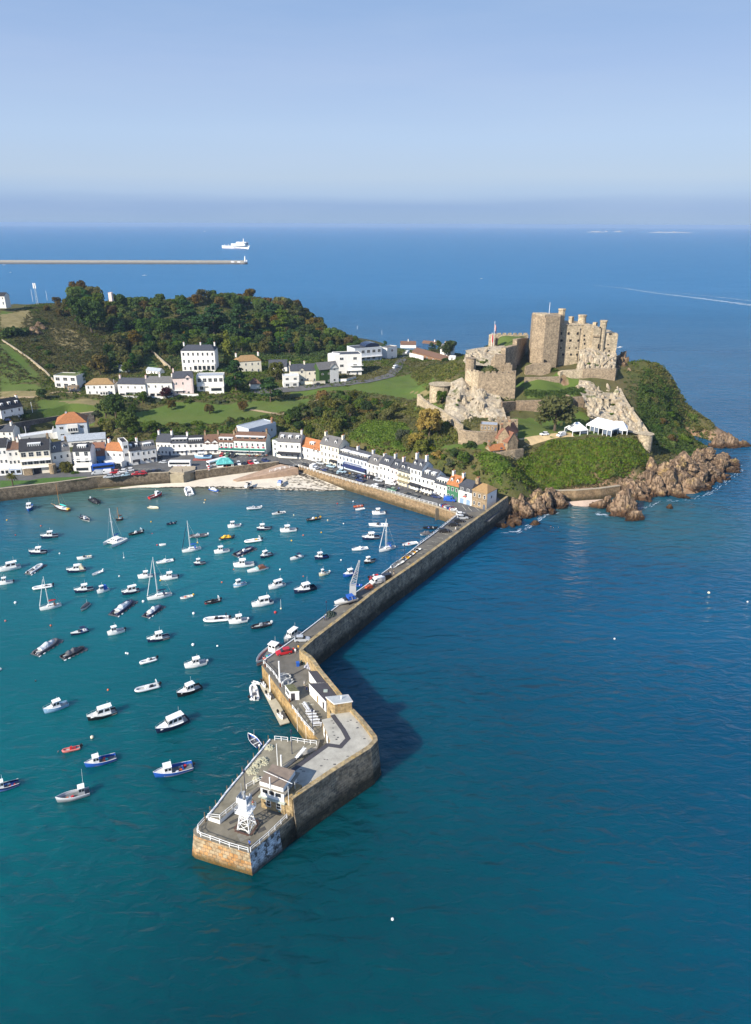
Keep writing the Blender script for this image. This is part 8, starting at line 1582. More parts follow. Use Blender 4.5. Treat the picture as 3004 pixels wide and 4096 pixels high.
def stripe(a,c,wd=.14,z=QZ+.008,m=None):
 p,q_=G(a,z),G(c,z);d=(q_-p).normalized();n=Vector((-d.y,d.x,0))*wd/2;b=MB();b.poly([p-n,p+n,q_+n,q_-n]);return b
b=MB()
def addm(m_):i=len(b.v);b.v.extend(m_.v);b.f.extend([tuple(k+i for k in f)for f in m_.f]);b.m.extend(m_.m)
for x in(640,765,895,1030,1185):addm(stripe(zp('G',560+0,0)if 0 else(860+x*.157,1700+835*.157),(860+(x+65)*.157,1700+790*.157)))
for x0,y0,x1,y1 in((250,610,300,650),(215,640,330,625),(150,625,260,690),(330,640,380,670)):addm(stripe(zp('H',x0,y0),zp('H',x1,y1)))
for i in range(9):addm(stripe(zp('D',1340-i*38,255+i*28),zp('D',1385-i*38,262+i*28),.12,DZ+.03))
for x0,y0,x1,y1 in((900,960,940,1010),(960,975,1000,1020),(1030,975,1080,1020)):addm(stripe(zp('I',x0,y0),zp('I',x1,y1)))
for i in range(7):addm(stripe(zp('F',1350+i*40,845),zp('F',1420+i*40,838)))
struct('road_marking',b.mesh('road_marking',mat('faded road paint',(.55,.53,.42),.8,.2,2)))
tt=E_(968,663,DZ+.03);text(None,'NO\nSMOKING',tt.x,tt.y,tt.z,.8,MATS['faded road paint'],0,-.1,'painted_lettering',0)['kind']='structure'
# ---- far breakwater, lighthouse, ferry, islets, wakes
w0,w1=G((-60,1056)),G((975,1057));d=w1-w0;t=thing('breakwater','very long low stone breakwater reaching out across the bay at upper left','breakwater',tuple(w0),math.atan2(d.y,d.x));L_=d.length
bw=stone('breakwater stone',(.40,.37,.31),(.36,.33,.27),(.3,.27,.22),3,1.5,.03,((.10,.09,.08),1.5,5.5,.9),0,.2)
b=MB();b.b6(-400,L_,0,12,-3,5);b.b6(-400,L_,9,14,-3,10.5);b.build('wall',bw,t);b=MB();b.cyl((L_,5,-3),(L_,5,6.5),12,11,16);b.build('round_head',bw,t)
p=G((981,1055));t=thing('lighthouse','small white lighthouse at the end of the long breakwater','lighthouse',(p.x,p.y,6.5));b=MB();b.lathe((0,0,0),[(2.6,0),(1.9,12),(2.3,12),(2.3,13),(1.3,13),(1.3,15.5),(.3,16.5)],10);b.build('tower',M_white,t);b=MB();b.b6(3.5,6.5,-1.5,1.5,0,4.5);b.build('hut',M_white,t)
for x,l in((930,'left'),(955,'right')):p=G((x,1057));b=MB();b.b6(-5,5,0,3,5,8);o=b.build('white_van' if 0 else 'store_hut',M_white);o.location=(p.x,p.y+2.5,0);tag(o,'tiny pale hut on the far breakwater, '+l+' of the pair by the lighthouse','hut')
f0,f1=G((895,995)),G((998,997));d=f1-f0;t=thing('ferry','white freight ferry with red funnel crossing far beyond the breakwater','ferry',tuple((f0+f1)/2),math.atan2(d.y,d.x));L_=d.length;k=L_/130
def fb(nm,m,*bx):
 b=MB()
 for x0,x1,y0,y1,z0_,z1_ in bx:b.b6(x0*k,x1*k,y0*k,y1*k,z0_*k,z1_*k)
 return b.build(nm,m,t)
b=MB();b.loft([[(x*k,-w_*k,z_)for x,w_,z_ in((-65,10,-2),(-67,11,14*k),(50,11,14*k),(68,1,16*k),(60,1,-2))],[(x*k,w_*k,z_)for x,w_,z_ in((-65,10,-2),(-67,11,14*k),(50,11,14*k),(68,1,16*k),(60,1,-2))]]);b.build('hull',M_white,t)
fb('hull_band',mat('ferry waterline blue',(.05,.06,.2)),(-64,58,-11.1,-11,.3,2.2));fb('superstructure',M_white,(-20,48,-10,10,14,22),(5,46,-9,9,22,29));fb('bridge',mat('ferry bridge glass',(.1,.16,.22),.3),(46,55,-9,9,14,26));fb('bridge_wing',M_white,(44,57,-12,12,26,28.5));fb('funnel',mat('ferry funnel red',(.55,.04,.03)),(-22,-10,-4,4,14,22));fb('mast',M_white,(36,38.5,-1,1,29,42),(-58,-57,-1,1,14,20),(-40,-39,-1,1,14,20));text(t,'Stena Line',10*k,-11.4*k,3.5*k,9*k,mat('ferry lettering',(.03,.04,.15)),name='hull_lettering')
M_isl=mat('distant islet rock',(.36,.34,.31),.9,.2,.01)
for i,(x0,x1,y,l)in enumerate(((2348,2412,929,'pale distant islet with two white huts on the horizon, leftmost of the group'),(2418,2430,928,'tiny pale islet on the horizon between two longer ones'),(2455,2487,928,'short pale islet on the horizon right of the tiny one'),(2590,2745,931,'longest pale sandy islet on the horizon at far right'),(1625,1640,918,'speck of a far white sail on the horizon'))):
 p,q_=G((x0,y)),G((x1,y));W_=q_.x-p.x;b=MB();n=12;b.loft([[(W_*j/n,s*20,-1)for s in(-1,1)]+[(W_*j/n,s*10,(4+5*mnoise.noise(Vector((j*.8,i*3,0))))*math.sin(PI*(j+.3)/(n+.6))*4+1)for s in(1,-1)]for j in range(n+1)]);o=b.build('islet',M_isl);o.location=p;tag(o,l,'islet')
p=G((818,926));b=MB();b.loft([[(-12,-3,0),(-12,3,0),(-9,3,8),(-9,-3,8)],[(16,-.5,0),(16,.5,0),(9,1,4),(9,-1,4)]]);o=b.build('distant_boat',M_white);o.location=p;tag(o,'tiny white boat far out near the horizon left of the ferry','boat')
for i,(x,y,l)in enumerate(((17,1060,'tiny white boat below the left end of the breakwater'),(145,1052,'tiny white boat moored against the breakwater near its left end'),(578,1102,'lone small white boat on the bay between breakwater and hill'),(42,1090,'very small white boat on the bay at far left'),(1925,1115,'speck of a white boat out at sea left of the castle'),(2480,1390,'white speck of a boat out at sea right of the castle'))):
 p=G((x,y));s_=(1.6,1.6,1.8,.9,.9,.8)[i];t=thing('distant_boat',l,'boat',tuple(p),.1);mk_open(t,6*s_,dict(con='w'))
M_foam=mat('sea foam',(.40,.48,.55),.8,.1,.05)
def foam(name,label,paths):
 b=MB()
 for pts,w0,w1,dens in paths:
  P=[G(p,.05)for p in pts]
  for i in range(dens):
   u=R.random()*(len(P)-1);k=min(int(u),len(P)-2);c=P[k].lerp(P[k+1],u-k);d=(P[k+1]-P[k]).normalized();wd=w0+(w1-w0)*u/(len(P)-1);n=Vector((-d.y,d.x,0));c=c+n*R.gauss(0,wd);l=R.uniform(.6,2.6)*wd*.9;hw_=R.uniform(.06,.22)*wd;ps_=[]
   for j in range(6):th=2*PI*j/6;q_=d*math.cos(th)*l*R.uniform(.6,1)+n*math.sin(th)*hw_*R.uniform(.5,1.2);ps_.append((c.x+q_.x,c.y+q_.y,.03+.02*R.random()))
   b.poly(ps_)
 return tag(b.build(name,M_foam),label,'foam',None,'stuff')
foam('wake_foam','long pale wakes of a passing boat crossing the open sea at right',[([(3040,1225),(2800,1193),(2620,1172),(2500,1153),(2320,1135)],4.5,1.2,1000),([(3040,1207),(2800,1180),(2600,1162)],3,.8,420),([(860,991),(600,982),(250,975)],4,1.5,150)])
foam('shore_foam','white surf breaking along the rocks of the headland',[([(2000,2128),(2070,2125),(2130,2100),(2180,2060),(2240,2045)],1.0,.8,70),([(2385,2055),(2430,2060)],.9,.7,40),([(2520,2035),(2580,2030),(2640,2005),(2760,2000)],.7,.7,45),([(2760,2000),(2850,1970),(2900,1925),(2955,1890),(2960,1860)],.9,.8,70)])
# ---- stone wall and masts on the hillside
def stonewall(pts,label,h_,th,m):P=[GT(p)for p in pts];return wall_run('stone_wall',label,'wall',[(p.x,p.y)for p in P],[p.z-2 for p in P],[p.z+h_ for p in P],th,(m,M_cope),.15)
ww=[(0,1762),(130,1730),(260,1705),(380,1690)];Pw=[GT(p)for p in ww];wall_run('retaining_wall','tall dark stone retaining wall behind the orange hipped house','wall',[(p.x,p.y)for p in Pw],[p.z-2 for p in Pw],[zat(tuple(p),y)for p,y in zip(Pw,(1704,1680,1660,1646))],.9,(stone('dark retaining stone',(.135,.12,.115),(.10,.09,.085),(.17,.15,.13),.6,.4,.03),M_cope),.25)
stonewall([(8,1366),(60,1400),(120,1443),(180,1490),(215,1530),(260,1556)],'pale wall running diagonally down the hillside at far left',1.3,.6,M_keep);stonewall([(598,1405),(640,1445),(680,1480)],'pale garden wall with clipped hedge beside the lawn strip',2.2,.6,M_keep)
for pts,l,h_,m in(([zp('N',820,905),zp('N',930,908),zp('N',1035,900)],'cream garden wall along the road below the cream gabled house',2.2,wm_('c')),([zp('N',1135,885),zp('N',1210,880),zp('N',1290,862)],'white curved garden wall beside the ivy covered house',2.0,M_white),([zp('K',78,575),zp('K',190,602)],'white garden wall beside the headland bungalow',3.4,M_white),([zp('M',1480,1000),zp('M',1640,1010)],'white garden wall below the pale pink villa',1.8,M_white),([zp('M',980,1012),zp('M',1220,1018),zp('M',1430,1018)],'long white garden wall in front of the hillside terrace',1.2,M_white)):stonewall(pts,l,h_,.4,m)
h(zp('K',400,602),zp('K',457,604),zp('K',0,572)[1],'tiny white building with an arch below the white gabled house',name='outbuilding',cat='outbuilding',roof='flat',rc='w',nw=[1],fl=1,D=4,door=False)
h(zp('N',692,935),zp('N',815,925),zp('N',0,893)[1],'low white garage with blue door below the small flat roofed house',name='garage',cat='garage',roof='flat',rc='w',nw=[2],fl=1,D=4,door=False,win=(2.2,1.5))
h(zp('N',630,790),zp('N',720,800),zp('N',0,765)[1],'dark slate roofed wing beside the low dark roofed cottage',name='cottage',rc='s',rise=3,nw=[2],fl=1,D=7)
h(zp('N',1480,650),zp('N',1545,650),zp('N',0,612)[1],'pale flat roofed house between the solar roofed one and the upper road',roof='flat',rc='g',wc='h',nw=[2,2],D=8)
h(zp('M',560,960),zp('M',640,962),zp('M',0,925)[1],'grey lower storey of terraces below the grass roofed house',name='outbuilding',cat='outbuilding',wc='s',roof='flat',rc='g',nw=[2],fl=1,D=4)
h(zp('K',180,470),zp('K',300,480),zp('K',0,462)[1],'low house with long dark roof behind the headland bungalow',name='bungalow',rc='b',rise=2.6,nw=[3],fl=1,D=7,chim=(.8,))
p=GT((150,1212));zt=zat(tuple(p),1132)-p.z;t=thing('radio_mast','pale lattice radio mast with white antenna panels on the hill top at left','mast',tuple(p));b=MB()
for x,y in((-.7,-.5),(.7,-.5),(0,.7)):b.cyl((x,y,-1),(x*.5,y*.5,zt),.09,.07,4)
for i in range(8):z0_,z1_=zt*i/8,zt*(i+1)/8;k0,k1=1-.5*i/8,1-.5*(i+1)/8;b.cyl((-.7*k0,-.5*k0,z0_),(.7*k1,-.5*k1,z1_),.06,.06,4)
b.build('lattice',mat('galvanised',(.55,.6,.6),.5),t)
for x in(-.75,.75):b=MB();b.b6(x-.4,x+.4,-.8,-.5,zt-4.2,zt);b.build('antenna',M_white,t)
for zz,x,y0,y1,l in(('M',272,118,215,'thin grey pole left of the radio mast'),('M',390,130,205,'thin pole right of the radio mast'),('N',1300,420,455,'pole with a white box on the ridge skyline'),('N',1502,455,500,'short pole on the ridge by the modern houses'),('F',342,150,285,'white flagpole in the allotment at left'),('F',280,400,535,'white flagpole below the stone retaining wall'),('M',955,860,985,'white flagpole between two terrace houses')):
 p=GT(zp(zz,x,y1))if zz!='F' or y1<400 else G(zp(zz,x,y1),6);b=MB();b.cyl((0,0,-.5),(0,0,zat(tuple(p),zp(zz,x,y0)[1])-p.z),.14,.1,5);o=b.build('pole',M_rail);o.location=p;tag(o,l,'pole')
# ---- vehicles
CC=dict(w=(.78,.78,.77),s=(.42,.44,.46),k=(.02,.02,.024),d=(.05,.055,.06),r=(.45,.015,.02),n=(.018,.03,.10),b=(.02,.10,.45),l=(.35,.48,.55),g=(.10,.22,.14),c=(.55,.52,.42))
def carpaint(c):return mat('car paint '+c,CC[c],.28,.03,1,spec=.5,coat=.4)
CAR={}
def prof(b,st,hw0,mi=0):
 """body from stations (x, z bottom, z top, half width)"""
 b.loft([[(x,-w_,z0_),(x,-w_*1.02,(z0_+z1_)/2),(x,-w_*.93,z1_),(x,w_*.93,z1_),(x,w_*1.02,(z0_+z1_)/2),(x,w_,z0_)]for x,z0_,z1_,w_ in st],mi)
def car(zone,x,y,kind,c,ang,label,z=QZ,group='cars parked along the quay'):
 p=G(zp(zone,x,y),z)if z is not None else GT(zp(zone,x,y));van=kind=='v'
 t=thing('parked_van' if van else 'parked_car',label,'van' if van else 'car',tuple(p),math.radians(ang),group)
 if(kind,c)not in CAR:
  L=dict(h=4.0,s=4.5,v=5.0)[kind];H_=dict(h=1.48,s=1.7,v=2.15)[kind];b=MB();h0=.95 if kind=='h' else 1.05
  if van:prof(b,[(-L/2,.35,1.5,.85),(-L/2+.1,.3,H_-.05,.93),(L*.16,.3,H_,.95),(L*.27,.3,H_-.35,.93),(L*.36,.3,1.2,.92),(L*.47,.3,.95,.88),(L/2,.4,.75,.8)],0)
  else:
   prof(b,[(-L/2,.4,h0-.2,.78),(-L/2+.15,.28,h0-.02,.86),(-L*.1,.28,h0,.9),(L*.22,.28,h0-.05,.9),(L*.42,.28,h0-.2,.86),(L/2,.4,h0-.35,.76)],0)
   prof(b,[(-L*.36,h0-.02,H_-.06,.70),(-L*.28,h0-.02,H_,.72),(L*.02,h0-.02,H_,.72),(L*.06,h0-.02,H_-.03,.71)],0)
  g=MB()
  if van:g.b6(L*.10,L*.24,-.97,.97,1.25,1.75);g.loft([[(L*.30,-.8,1.75),(L*.30,.8,1.75),(L*.372,.82,1.22),(L*.372,-.82,1.22)],[(L*.29,-.78,1.72),(L*.29,.78,1.72),(L*.36,.8,1.19),(L*.36,-.8,1.19)]])
  else:
   q_=[(-L*.44,.76,h0+.01),(L*.20,.76,h0+.01),(L*.05,.70,H_-.07),(-L*.35,.70,H_-.07)];g.loft([[(a,-w_,zz_)for a,w_,zz_ in q_],[(a,w_,zz_)for a,w_,zz_ in q_]])
  wh=MB();wh.cyl((0,-.12,0),(0,.12,0),.33,.33,12);rm=MB();rm.cyl((0,-.13,0),(0,.13,0),.19,.19,8);hl=MB();hl.b6(-.05,.03,-.18,.18,-.07,.07)
  CAR[kind,c]=(b.mesh('body',carpaint(c),True)if 0 else b.mesh('body',carpaint(c)),g.mesh('windows',M_gl),wh.mesh('wheel',M_black),rm.mesh('rim',mat('alloy rim',(.5,.5,.5),.3,.05,1,metal=.8)),hl.mesh('headlight',mat('headlight',(.8,.8,.8),.15)),L)
 B_,g,wh,rm,hl,L=CAR[kind,c];link('body',B_,t);link('windows',g,t)
 for sx in(-.31,.31):
  for sy in(-.82,.82):o=link('wheel',wh,t,(sx*L,sy,.33));link('rim',rm,o)
 for sy in(-.6,.6):link('headlight',hl,t,(L/2-.06,sy,.62 if not van else.8))
F1='cars in the waterfront car park';G1='cars in the square';P1='cars on the pier'
for a in(('F',1005,897,'v','s',190,'silver grey van at the left end of the waterfront car park',F1),('F',1095,890,'v','w',200,'white van behind the front row of the waterfront car park',F1),('F',1187,885,'s','r',200,'red car in the back row beside the white van',F1),('F',1263,878,'s','w',200,'white car in the back row, left of two beside the red one',F1),('F',1335,866,'s','w',205,'white car in the back row, right of two beside the red one',F1),('F',1122,932,'s','s',195,'silver car in the front row of the waterfront car park, leftmost',F1),('F',1210,922,'h','s',205,'silver car in the front row next to the leftmost',F1),('F',1297,912,'h','l',205,'pale blue grey car in the front row of the waterfront car park',F1),('F',1402,902,'h','r',205,'red hatchback in the front row, left of two red cars',F1),('F',1465,892,'h','r',205,'red hatchback in the front row, right of two red cars',F1),('F',1545,882,'h','d',205,'dark grey car right of the two red hatchbacks',F1),('F',1612,875,'h','k',205,'black car at the right end of the front row by the bastion',F1),('F',1200,838,'s','k',190,'black car behind the blue coach',F1),('G',28,768,'h','r',205,'red car just left of the concrete bastion',F1),('G',85,757,'h','k',205,'black car left of the concrete bastion beside the red one',F1),('G',130,750,'h','n',205,'navy car second from the concrete bastion',F1),('G',180,744,'h','d',205,'dark car nearest the concrete bastion',F1),('G',240,652,'h','s',180,'silver hatchback driving behind the white bus',G1),('G',208,600,'s','d',100,'dark car parked against the white corner house',G1),('G',845,578,'h','r',265,'red car parked under the green awnings',G1),('G',902,580,'s','g',265,'grey green car parked under the green awnings',G1),('G',962,584,'s','k',265,'black car parked under the green awnings',G1),('G',703,580,'h','d',180,'dark car beside the display boat',G1),('G',1020,668,'s','w',290,'white car right of the green roofed shelter, nearest it',G1),('G',1078,668,'s','k',290,'black car between the white and red ones by the sea wall',G1),('G',1140,662,'s','r',310,'red car in the row right of the green roofed shelter',G1),('G',1195,655,'s','w',310,'white car in the row right of the red one by the sea wall',G1),('G',1295,638,'s','n',320,'navy car alone in the middle of the square',G1),('H',322,680,'s','d',330,'dark grey car at the slipway end of the quay',0),('H',350,690,'h','k',330,'black hatchback beside the white minibus on the quay',0),('H',400,700,'v','w',60,'white van at the slipway end of the quay',0),('H',432,714,'h','w',50,'white hatchback in front of the quay railing',0),('H',470,662,'s','s',330,'silver estate car outside the tall cream house',0),('H',578,694,'s','l',330,'pale blue car outside the tall cream house',0),('H',518,734,'s','n',145,'navy car nearest the left end of the railing row',0),('H',565,750,'s','d',145,'dark grey car second in the railing row',0),('H',610,760,'h','k',145,'black car third in the railing row',0),('H',645,766,'h','l',145,'grey blue car in the middle of the railing row',0),('H',692,750,'s','l',330,'light blue car in front of the navy hotel awning',0),('H',675,780,'h','k',145,'black car behind the light blue one',0),('H',732,800,'h','d',145,'dark hatchback left of the navy pair by the railing',0),('H',800,818,'s','d',145,'dark green grey car left of the blue pair by the railing',0),('H',860,805,'s','n',145,'navy blue car farther from the railing of a pair',0),('H',878,840,'s','n',145,'navy blue car nearer the railing of a pair',0),('H',972,805,'s','k',330,'black car near the people by the hotel',0),('H',1008,815,'s','k',330,'black car beside the silver people carrier',0),('H',1066,838,'s','s',330,'silver people carrier in the quay road',0),('H',1198,872,'v','w',335,'small white van outside the pale pink house',0),('H',1035,895,'h','w',145,'white car beside the black one at the railing',0),('H',1083,900,'s','k',145,'black car right of the white one at the railing',0),('H',1165,920,'s','d',145,'dark grey car beside the green one',0),('H',1205,938,'s','g',150,'metallic green car by the railing',0),('H',1378,985,'s','k',150,'black off roader by the railing opposite the cafe tables',0),('H',1440,1003,'h','d',150,'dark hatchback right of the black off roader',0),('I',630,880,'s','n',330,'navy car outside the white house left of the green front',0),('I',770,915,'v','b',345,'bright blue van outside the green fronted house',0),('I',940,1085,'s','k',5,'black car at the quay end of the pier row',P1),('I',905,1098,'s','s',5,'silver car second from the quay end of the pier row',P1),('I',862,1132,'s','k',8,'black estate car third in the pier row',P1),('I',810,1170,'s','k',8,'black car fourth in the pier row',P1),('I',715,1235,'s','k',8,'black car at the near end of the pier row',P1),('I',890,1062,'h','w',5,'white car at the head of the pier row',P1),('E',935,208,'s','s',5,'silver estate car alone near the bend of the pier',P1),('E',800,302,'s','r',200,'dark red car at the bend of the pier',P1),('D',752,700,'v','w',205,'white van on the pier beside a black one',P1),('D',800,680,'v','k',205,'black van on the pier behind the white one',P1)):
 car(*a[:7],z=DZ+.03 if a[7]==P1 else QZ,group=a[7]or 'cars parked along the quay')
for a in(('K',1190,1228,'s','w',195,'white car on the gravel inside the castle'),('K',1330,1228,'v','w',215,'white van on the gravel beside the marquees'),('K',60,545,'v','w',240,'white van at the bend of the upper road'),('N',1610,772,'v','w',240,'white van coming down the upper road'),('N',968,912,'s','k',180,'black car on the road in front of the cream gabled house'),('M',597,968,'s','k',190,'black car left of a pair below the grass roofed house'),('M',640,965,'s','d',190,'dark car right of a pair below the grass roofed house'),('F',75,372,'s','n',200,'blue car beside the mansard house at left')):car(*a,z=None,group='cars on the castle and hillside roads')
def bus(px0,px1,label,c,n,txt=None,z=QZ):
 p,q_=G(px0,z),G(px1,z);d=q_-p;L=min(max(d.length,8),12);c0=(p+q_)/2;t=thing('coach' if n>7 else 'bus',label,'bus',tuple(c0),math.atan2(d.y,d.x));m=carpaint(c);b=MB();prof(b,[(-L/2,.4,2.9,1.2),(-L/2+.15,.35,3.05,1.25),(L/2-.3,.35,3.05,1.25),(L/2,.4,2.7,1.18)],0);b.build('body',m,t)
 for s_ in(-1,1):b=MB();b.b6(-L/2+.4,L/2-.5,s_*1.28-.02,s_*1.28+.02,1.45,2.5);b.build('windows',M_gl,t)
 b=MB();b.b6(L/2-.02,L/2+.03,-1.05,1.05,1.2,2.5);b.build('windscreen',M_gl,t)
 for sx in(-.3,.33):
  for s_ in(-1,1):b=MB();b.cyl((sx*L,s_*1.1,.48),(sx*L,s_*1.3,.48),.48,.48,12);o=b.build('wheel',M_black,t);b=MB();b.cyl((sx*L,s_*1.1,.48),(sx*L,s_*1.31,.48),.25,.25,8);b.build('rim',MATS['alloy rim'],o)
 if txt:text(t,txt,0,1.31,.75,.6,mat('bus lettering',(.12,.04,.2)),rz=PI,name='lettering')
bus((765,1866),(677,1866),'white single deck bus with purple lettering in the square','w',6,'libertybus');bus((905,1850),(832,1870),'white coach half hidden by the green roofed shelter','w',7);bus((370,1884),(460,1874),'bright blue coach parked behind the waterfront car park','b',8)
# ---- shelter, planters, street lamps
s0=[G(zp('V',x,y),QZ)for x,y in((1145,405),(1510,380))];d=s0[1]-s0[0];W_=d.length;t=thing('waiting_shelter','small white shelter with a bright turquoise tiled pyramid roof by the sea wall','shelter',tuple(s0[0]),math.atan2(d.y,d.x))
b=MB()
for x in(0,W_*.35,W_-.3,W_-.9):b.b6(x,x+.3,0,.3,0,2.4)
b.b6(0,.2,.3,4.5,0,2.4);b.b6(W_-.2,W_,.3,4.5,0,2.4);b.b6(.2,W_-.2,4.3,4.5,0,2.4);b.b6(.3,W_*.35,.05,.2,0,1.1);b.build('wall',M_white,t);gable_roof(W_,4.6,2.4,2.0,.5,.12,2.2).build('roof',stone('turquoise tiles',(.10,.42,.40),(.16,.52,.48),(.05,.28,.28),.5,.35,.03,None,.03,.2),t)
p=G(zp('V',970,438),QZ);t=thing('mine_buoy','red and white striped drum standing beside the turquoise roofed shelter','drum',tuple(p))
for i in range(4):b=MB();b.cyl((0,0,i*.5),(0,0,i*.5+.5),.55,.55,12);b.build('band',bm_('w' if i%2==0 else 'r'),t)
for zz,x,y,h_,l,zg in(('V',1615,330,5,'slim lamp post between the shelter and the white car',QZ),('G',1418,660,5.5,'black lamp post at the top of the slipway',QZ),('H',970,870,5,'lamp post by the quay railing',QZ),('E',1013,880,6,'dark lamp post beside the picnic tables',DZ),('P',860,120,6,'dark lamp post beside the steel stair',6.4),('P',518,405,5.5,'blue black lamp post behind the light beacon',6.4),('D',380,975,6,'blue lamp post on the pier near the covered pots',DZ),('D',948,545,6,'lamp post beside the stacked dinghies',DZ)):
 p=G(zp(zz,x,y),zg);t=thing('lamp_post',l,'lamp post',tuple(p));b=MB();b.cyl((0,0,0),(0,0,h_),.09,.06,6);b.build('post',mat('blue black paint',(.02,.03,.07),.5),t);b=MB();b.lathe((0,0,h_),[(.1,0),(.28,.1),(.22,.5),(.05,.7)],8);b.build('lantern',MATS['blue black paint'],t)
# ---- pier clutter
def picnic(x,y,rz,label,L=2.2):
 p=E_(x,y,DZ+.03);t=thing('picnic_table',label,'picnic table',tuple(p),rz,'picnic tables on the pier');m=mat('grey white timber',(.62,.62,.62),.7,.1,2);b=MB();b.b6(-L/2,L/2,-.24,.24,.70,.76);b.build('table_top',m,t)
 for s_ in(-1,1):b=MB();b.b6(-L/2,L/2,s_*.42-.09,s_*.42+.09,.42,.47);b.build('seat',m,t)
 for s_ in(-.8,.8):b=MB();b.cyl((s_,-.45,0),(s_,-.15,.7),.05,.05,4);b.cyl((s_,.45,0),(s_,.15,.7),.05,.05,4);b.cyl((s_,-.42,.4),(s_,.42,.4),.04,.04,4);b.build('trestle',m,t)
for i,(x,y,r_,l)in enumerate(((965,702,-1.1,'lone long picnic table set lengthways nearest the kiosk'),(992,742,.1,'first white picnic table of the row beside the terrace railing'),(1006,762,.1,'second white picnic table of the row beside the terrace railing'),(1018,784,.1,'middle white picnic table of the row beside the terrace railing'),(1030,805,.1,'fourth white picnic table of the row beside the terrace railing'),(1045,830,.1,'last white picnic table of the row, nearest the stair'))):picnic(x,y,r_,l,3.4 if i==0 else 2.2)
def heap(p,r,h_,m,name,label,cat,n=70):
 b=MB()
 for i in range(n):a=R.uniform(0,6.28);k=r*math.sqrt(R.random());z_=h_*(1-(k/r)**2)*R.uniform(.5,1);b.box((k*math.cos(a),k*math.sin(a),z_/2+.03),(R.uniform(.25,.6),R.uniform(.2,.4),max(.1,z_)),R.uniform(0,3),taper=.6)
 o=b.build(name,m);o.location=p;tag(o,label,cat)
M_net=mat('pale rope net',(.44,.42,.30),.95,.25,4);M_pot2=mat('dark creel net',(.05,.07,.06),.9,.4,3)
for x,y,r,l in((645,175,1.4,'largest pale net heap on the raised platform'),(605,203,1.1,'second pale net heap on the raised platform'),(570,245,1.3,'flat pale net heap on the raised platform'),(600,305,.8,'yellowish net heap nearest the lookout'),(695,75,1.0,'pale net heap near the back of the raised platform')):heap(P_(x,y,6.4),r,.6,M_net,'net_heap',l,'net')
heap(E_(960,365,DZ),1.5,2.0,M_pot2,'pot_stack','tall stack of dark lobster pots against the pier wall at the bend','lobster pots',90);heap(E_(985,400,DZ),1.2,1.6,mat('mixed gear',(.45,.45,.5),.8,.4,1.5),'gear_stack','stack of mixed fishing gear in front of the lobster pots','fishing gear');heap(D_(405,935,DZ),1.8,1.5,M_pot2,'pot_stack','stack of dark pots on the pier by the blue lamp post','lobster pots',90)
p=E_(902,392,DZ);t=thing('wheelie_bin','bright blue bin beside the lobster pots','bin',tuple(p));b=MB();b.box((0,0,.55),(.75,.75,1.1),.2,taper=1.15);b.build('body',bm_('b'),t);b=MB();b.box((0,0,1.16),(.9,.9,.12),.2);b.build('lid',bm_('b'),t)
def stacked(z,pts,cols,grp,zg=DZ,L=2.8):
 for i,(x,y)in enumerate(pts):
  p=G(zp(z,x,y),zg+.05);c,nm=cols[i%len(cols)];t=thing('stored_dinghy',f'{nm} dinghy stored on its side in the {grp}','dinghy',(p.x,p.y,p.z+.55),R.uniform(-.2,.3)+.5,'dinghies in the '+grp)
  h,ms=hull(L,1.2,.35,.5,c,c,.95,.8,.3,.3);h.xf(Matrix.Rotation(1.25,4,'X'));h.build('hull',ms,t);b=MB();b.b6(-.1,.1,-.2,-.1,-.45,.45);b.build('thwart',M_deck,t)
CL=[('s','grey'),('w','white'),('g','dark grey')]
stacked('D',[(872+i*11.5,585-i*7.5)for i in range(7)],CL,'near dinghy rack along the pier');stacked('D',[(958+i*12,525-i*9)for i in range(8)],[('y','yellow'),('s','grey'),('d','dark'),('w','white')],'far dinghy rack along the pier');stacked('E',[(800+i*6,470+i*11)for i in range(6)],CL,'terrace dinghy row above the pontoon');stacked('I',[(690+i*17,960+i*7)for i in range(8)],[('s','grey'),('b','blue'),('r','red'),('w','white')],'colourful rack at the quay corner',QZ)
for x,y,l,c in((688,627,'white inflatable tender lying in the middle of the pontoon','w'),(775,770,'white inflatable tender lying at the near end of the pontoon','w'),(652,540,'pale inflatable tender lying at the far end of the pontoon','s')):
 p=E_(x,y,.6);t=thing('inflatable_boat',l,'inflatable boat',(p.x,p.y,.75),-1.0,'tenders on the pontoon');mk_rib(t,2.5,dict(top=c,low=c,ob='k'))
b=MB();b.box((0,0,.5),(2.6,1.4,.9),.6,taper=.8);o=b.build('jet_ski',bm_('o'));o.location=D_(690,738,DZ);tag(o,'orange covered watercraft on the pier below the white van','watercraft')
t=thing('inflatable_boat','red inflatable on the pier edge behind the white van','inflatable boat',tuple(D_(725,662,DZ+.3)),.6);mk_rib(t,3.6,dict(top='r',low='r'))
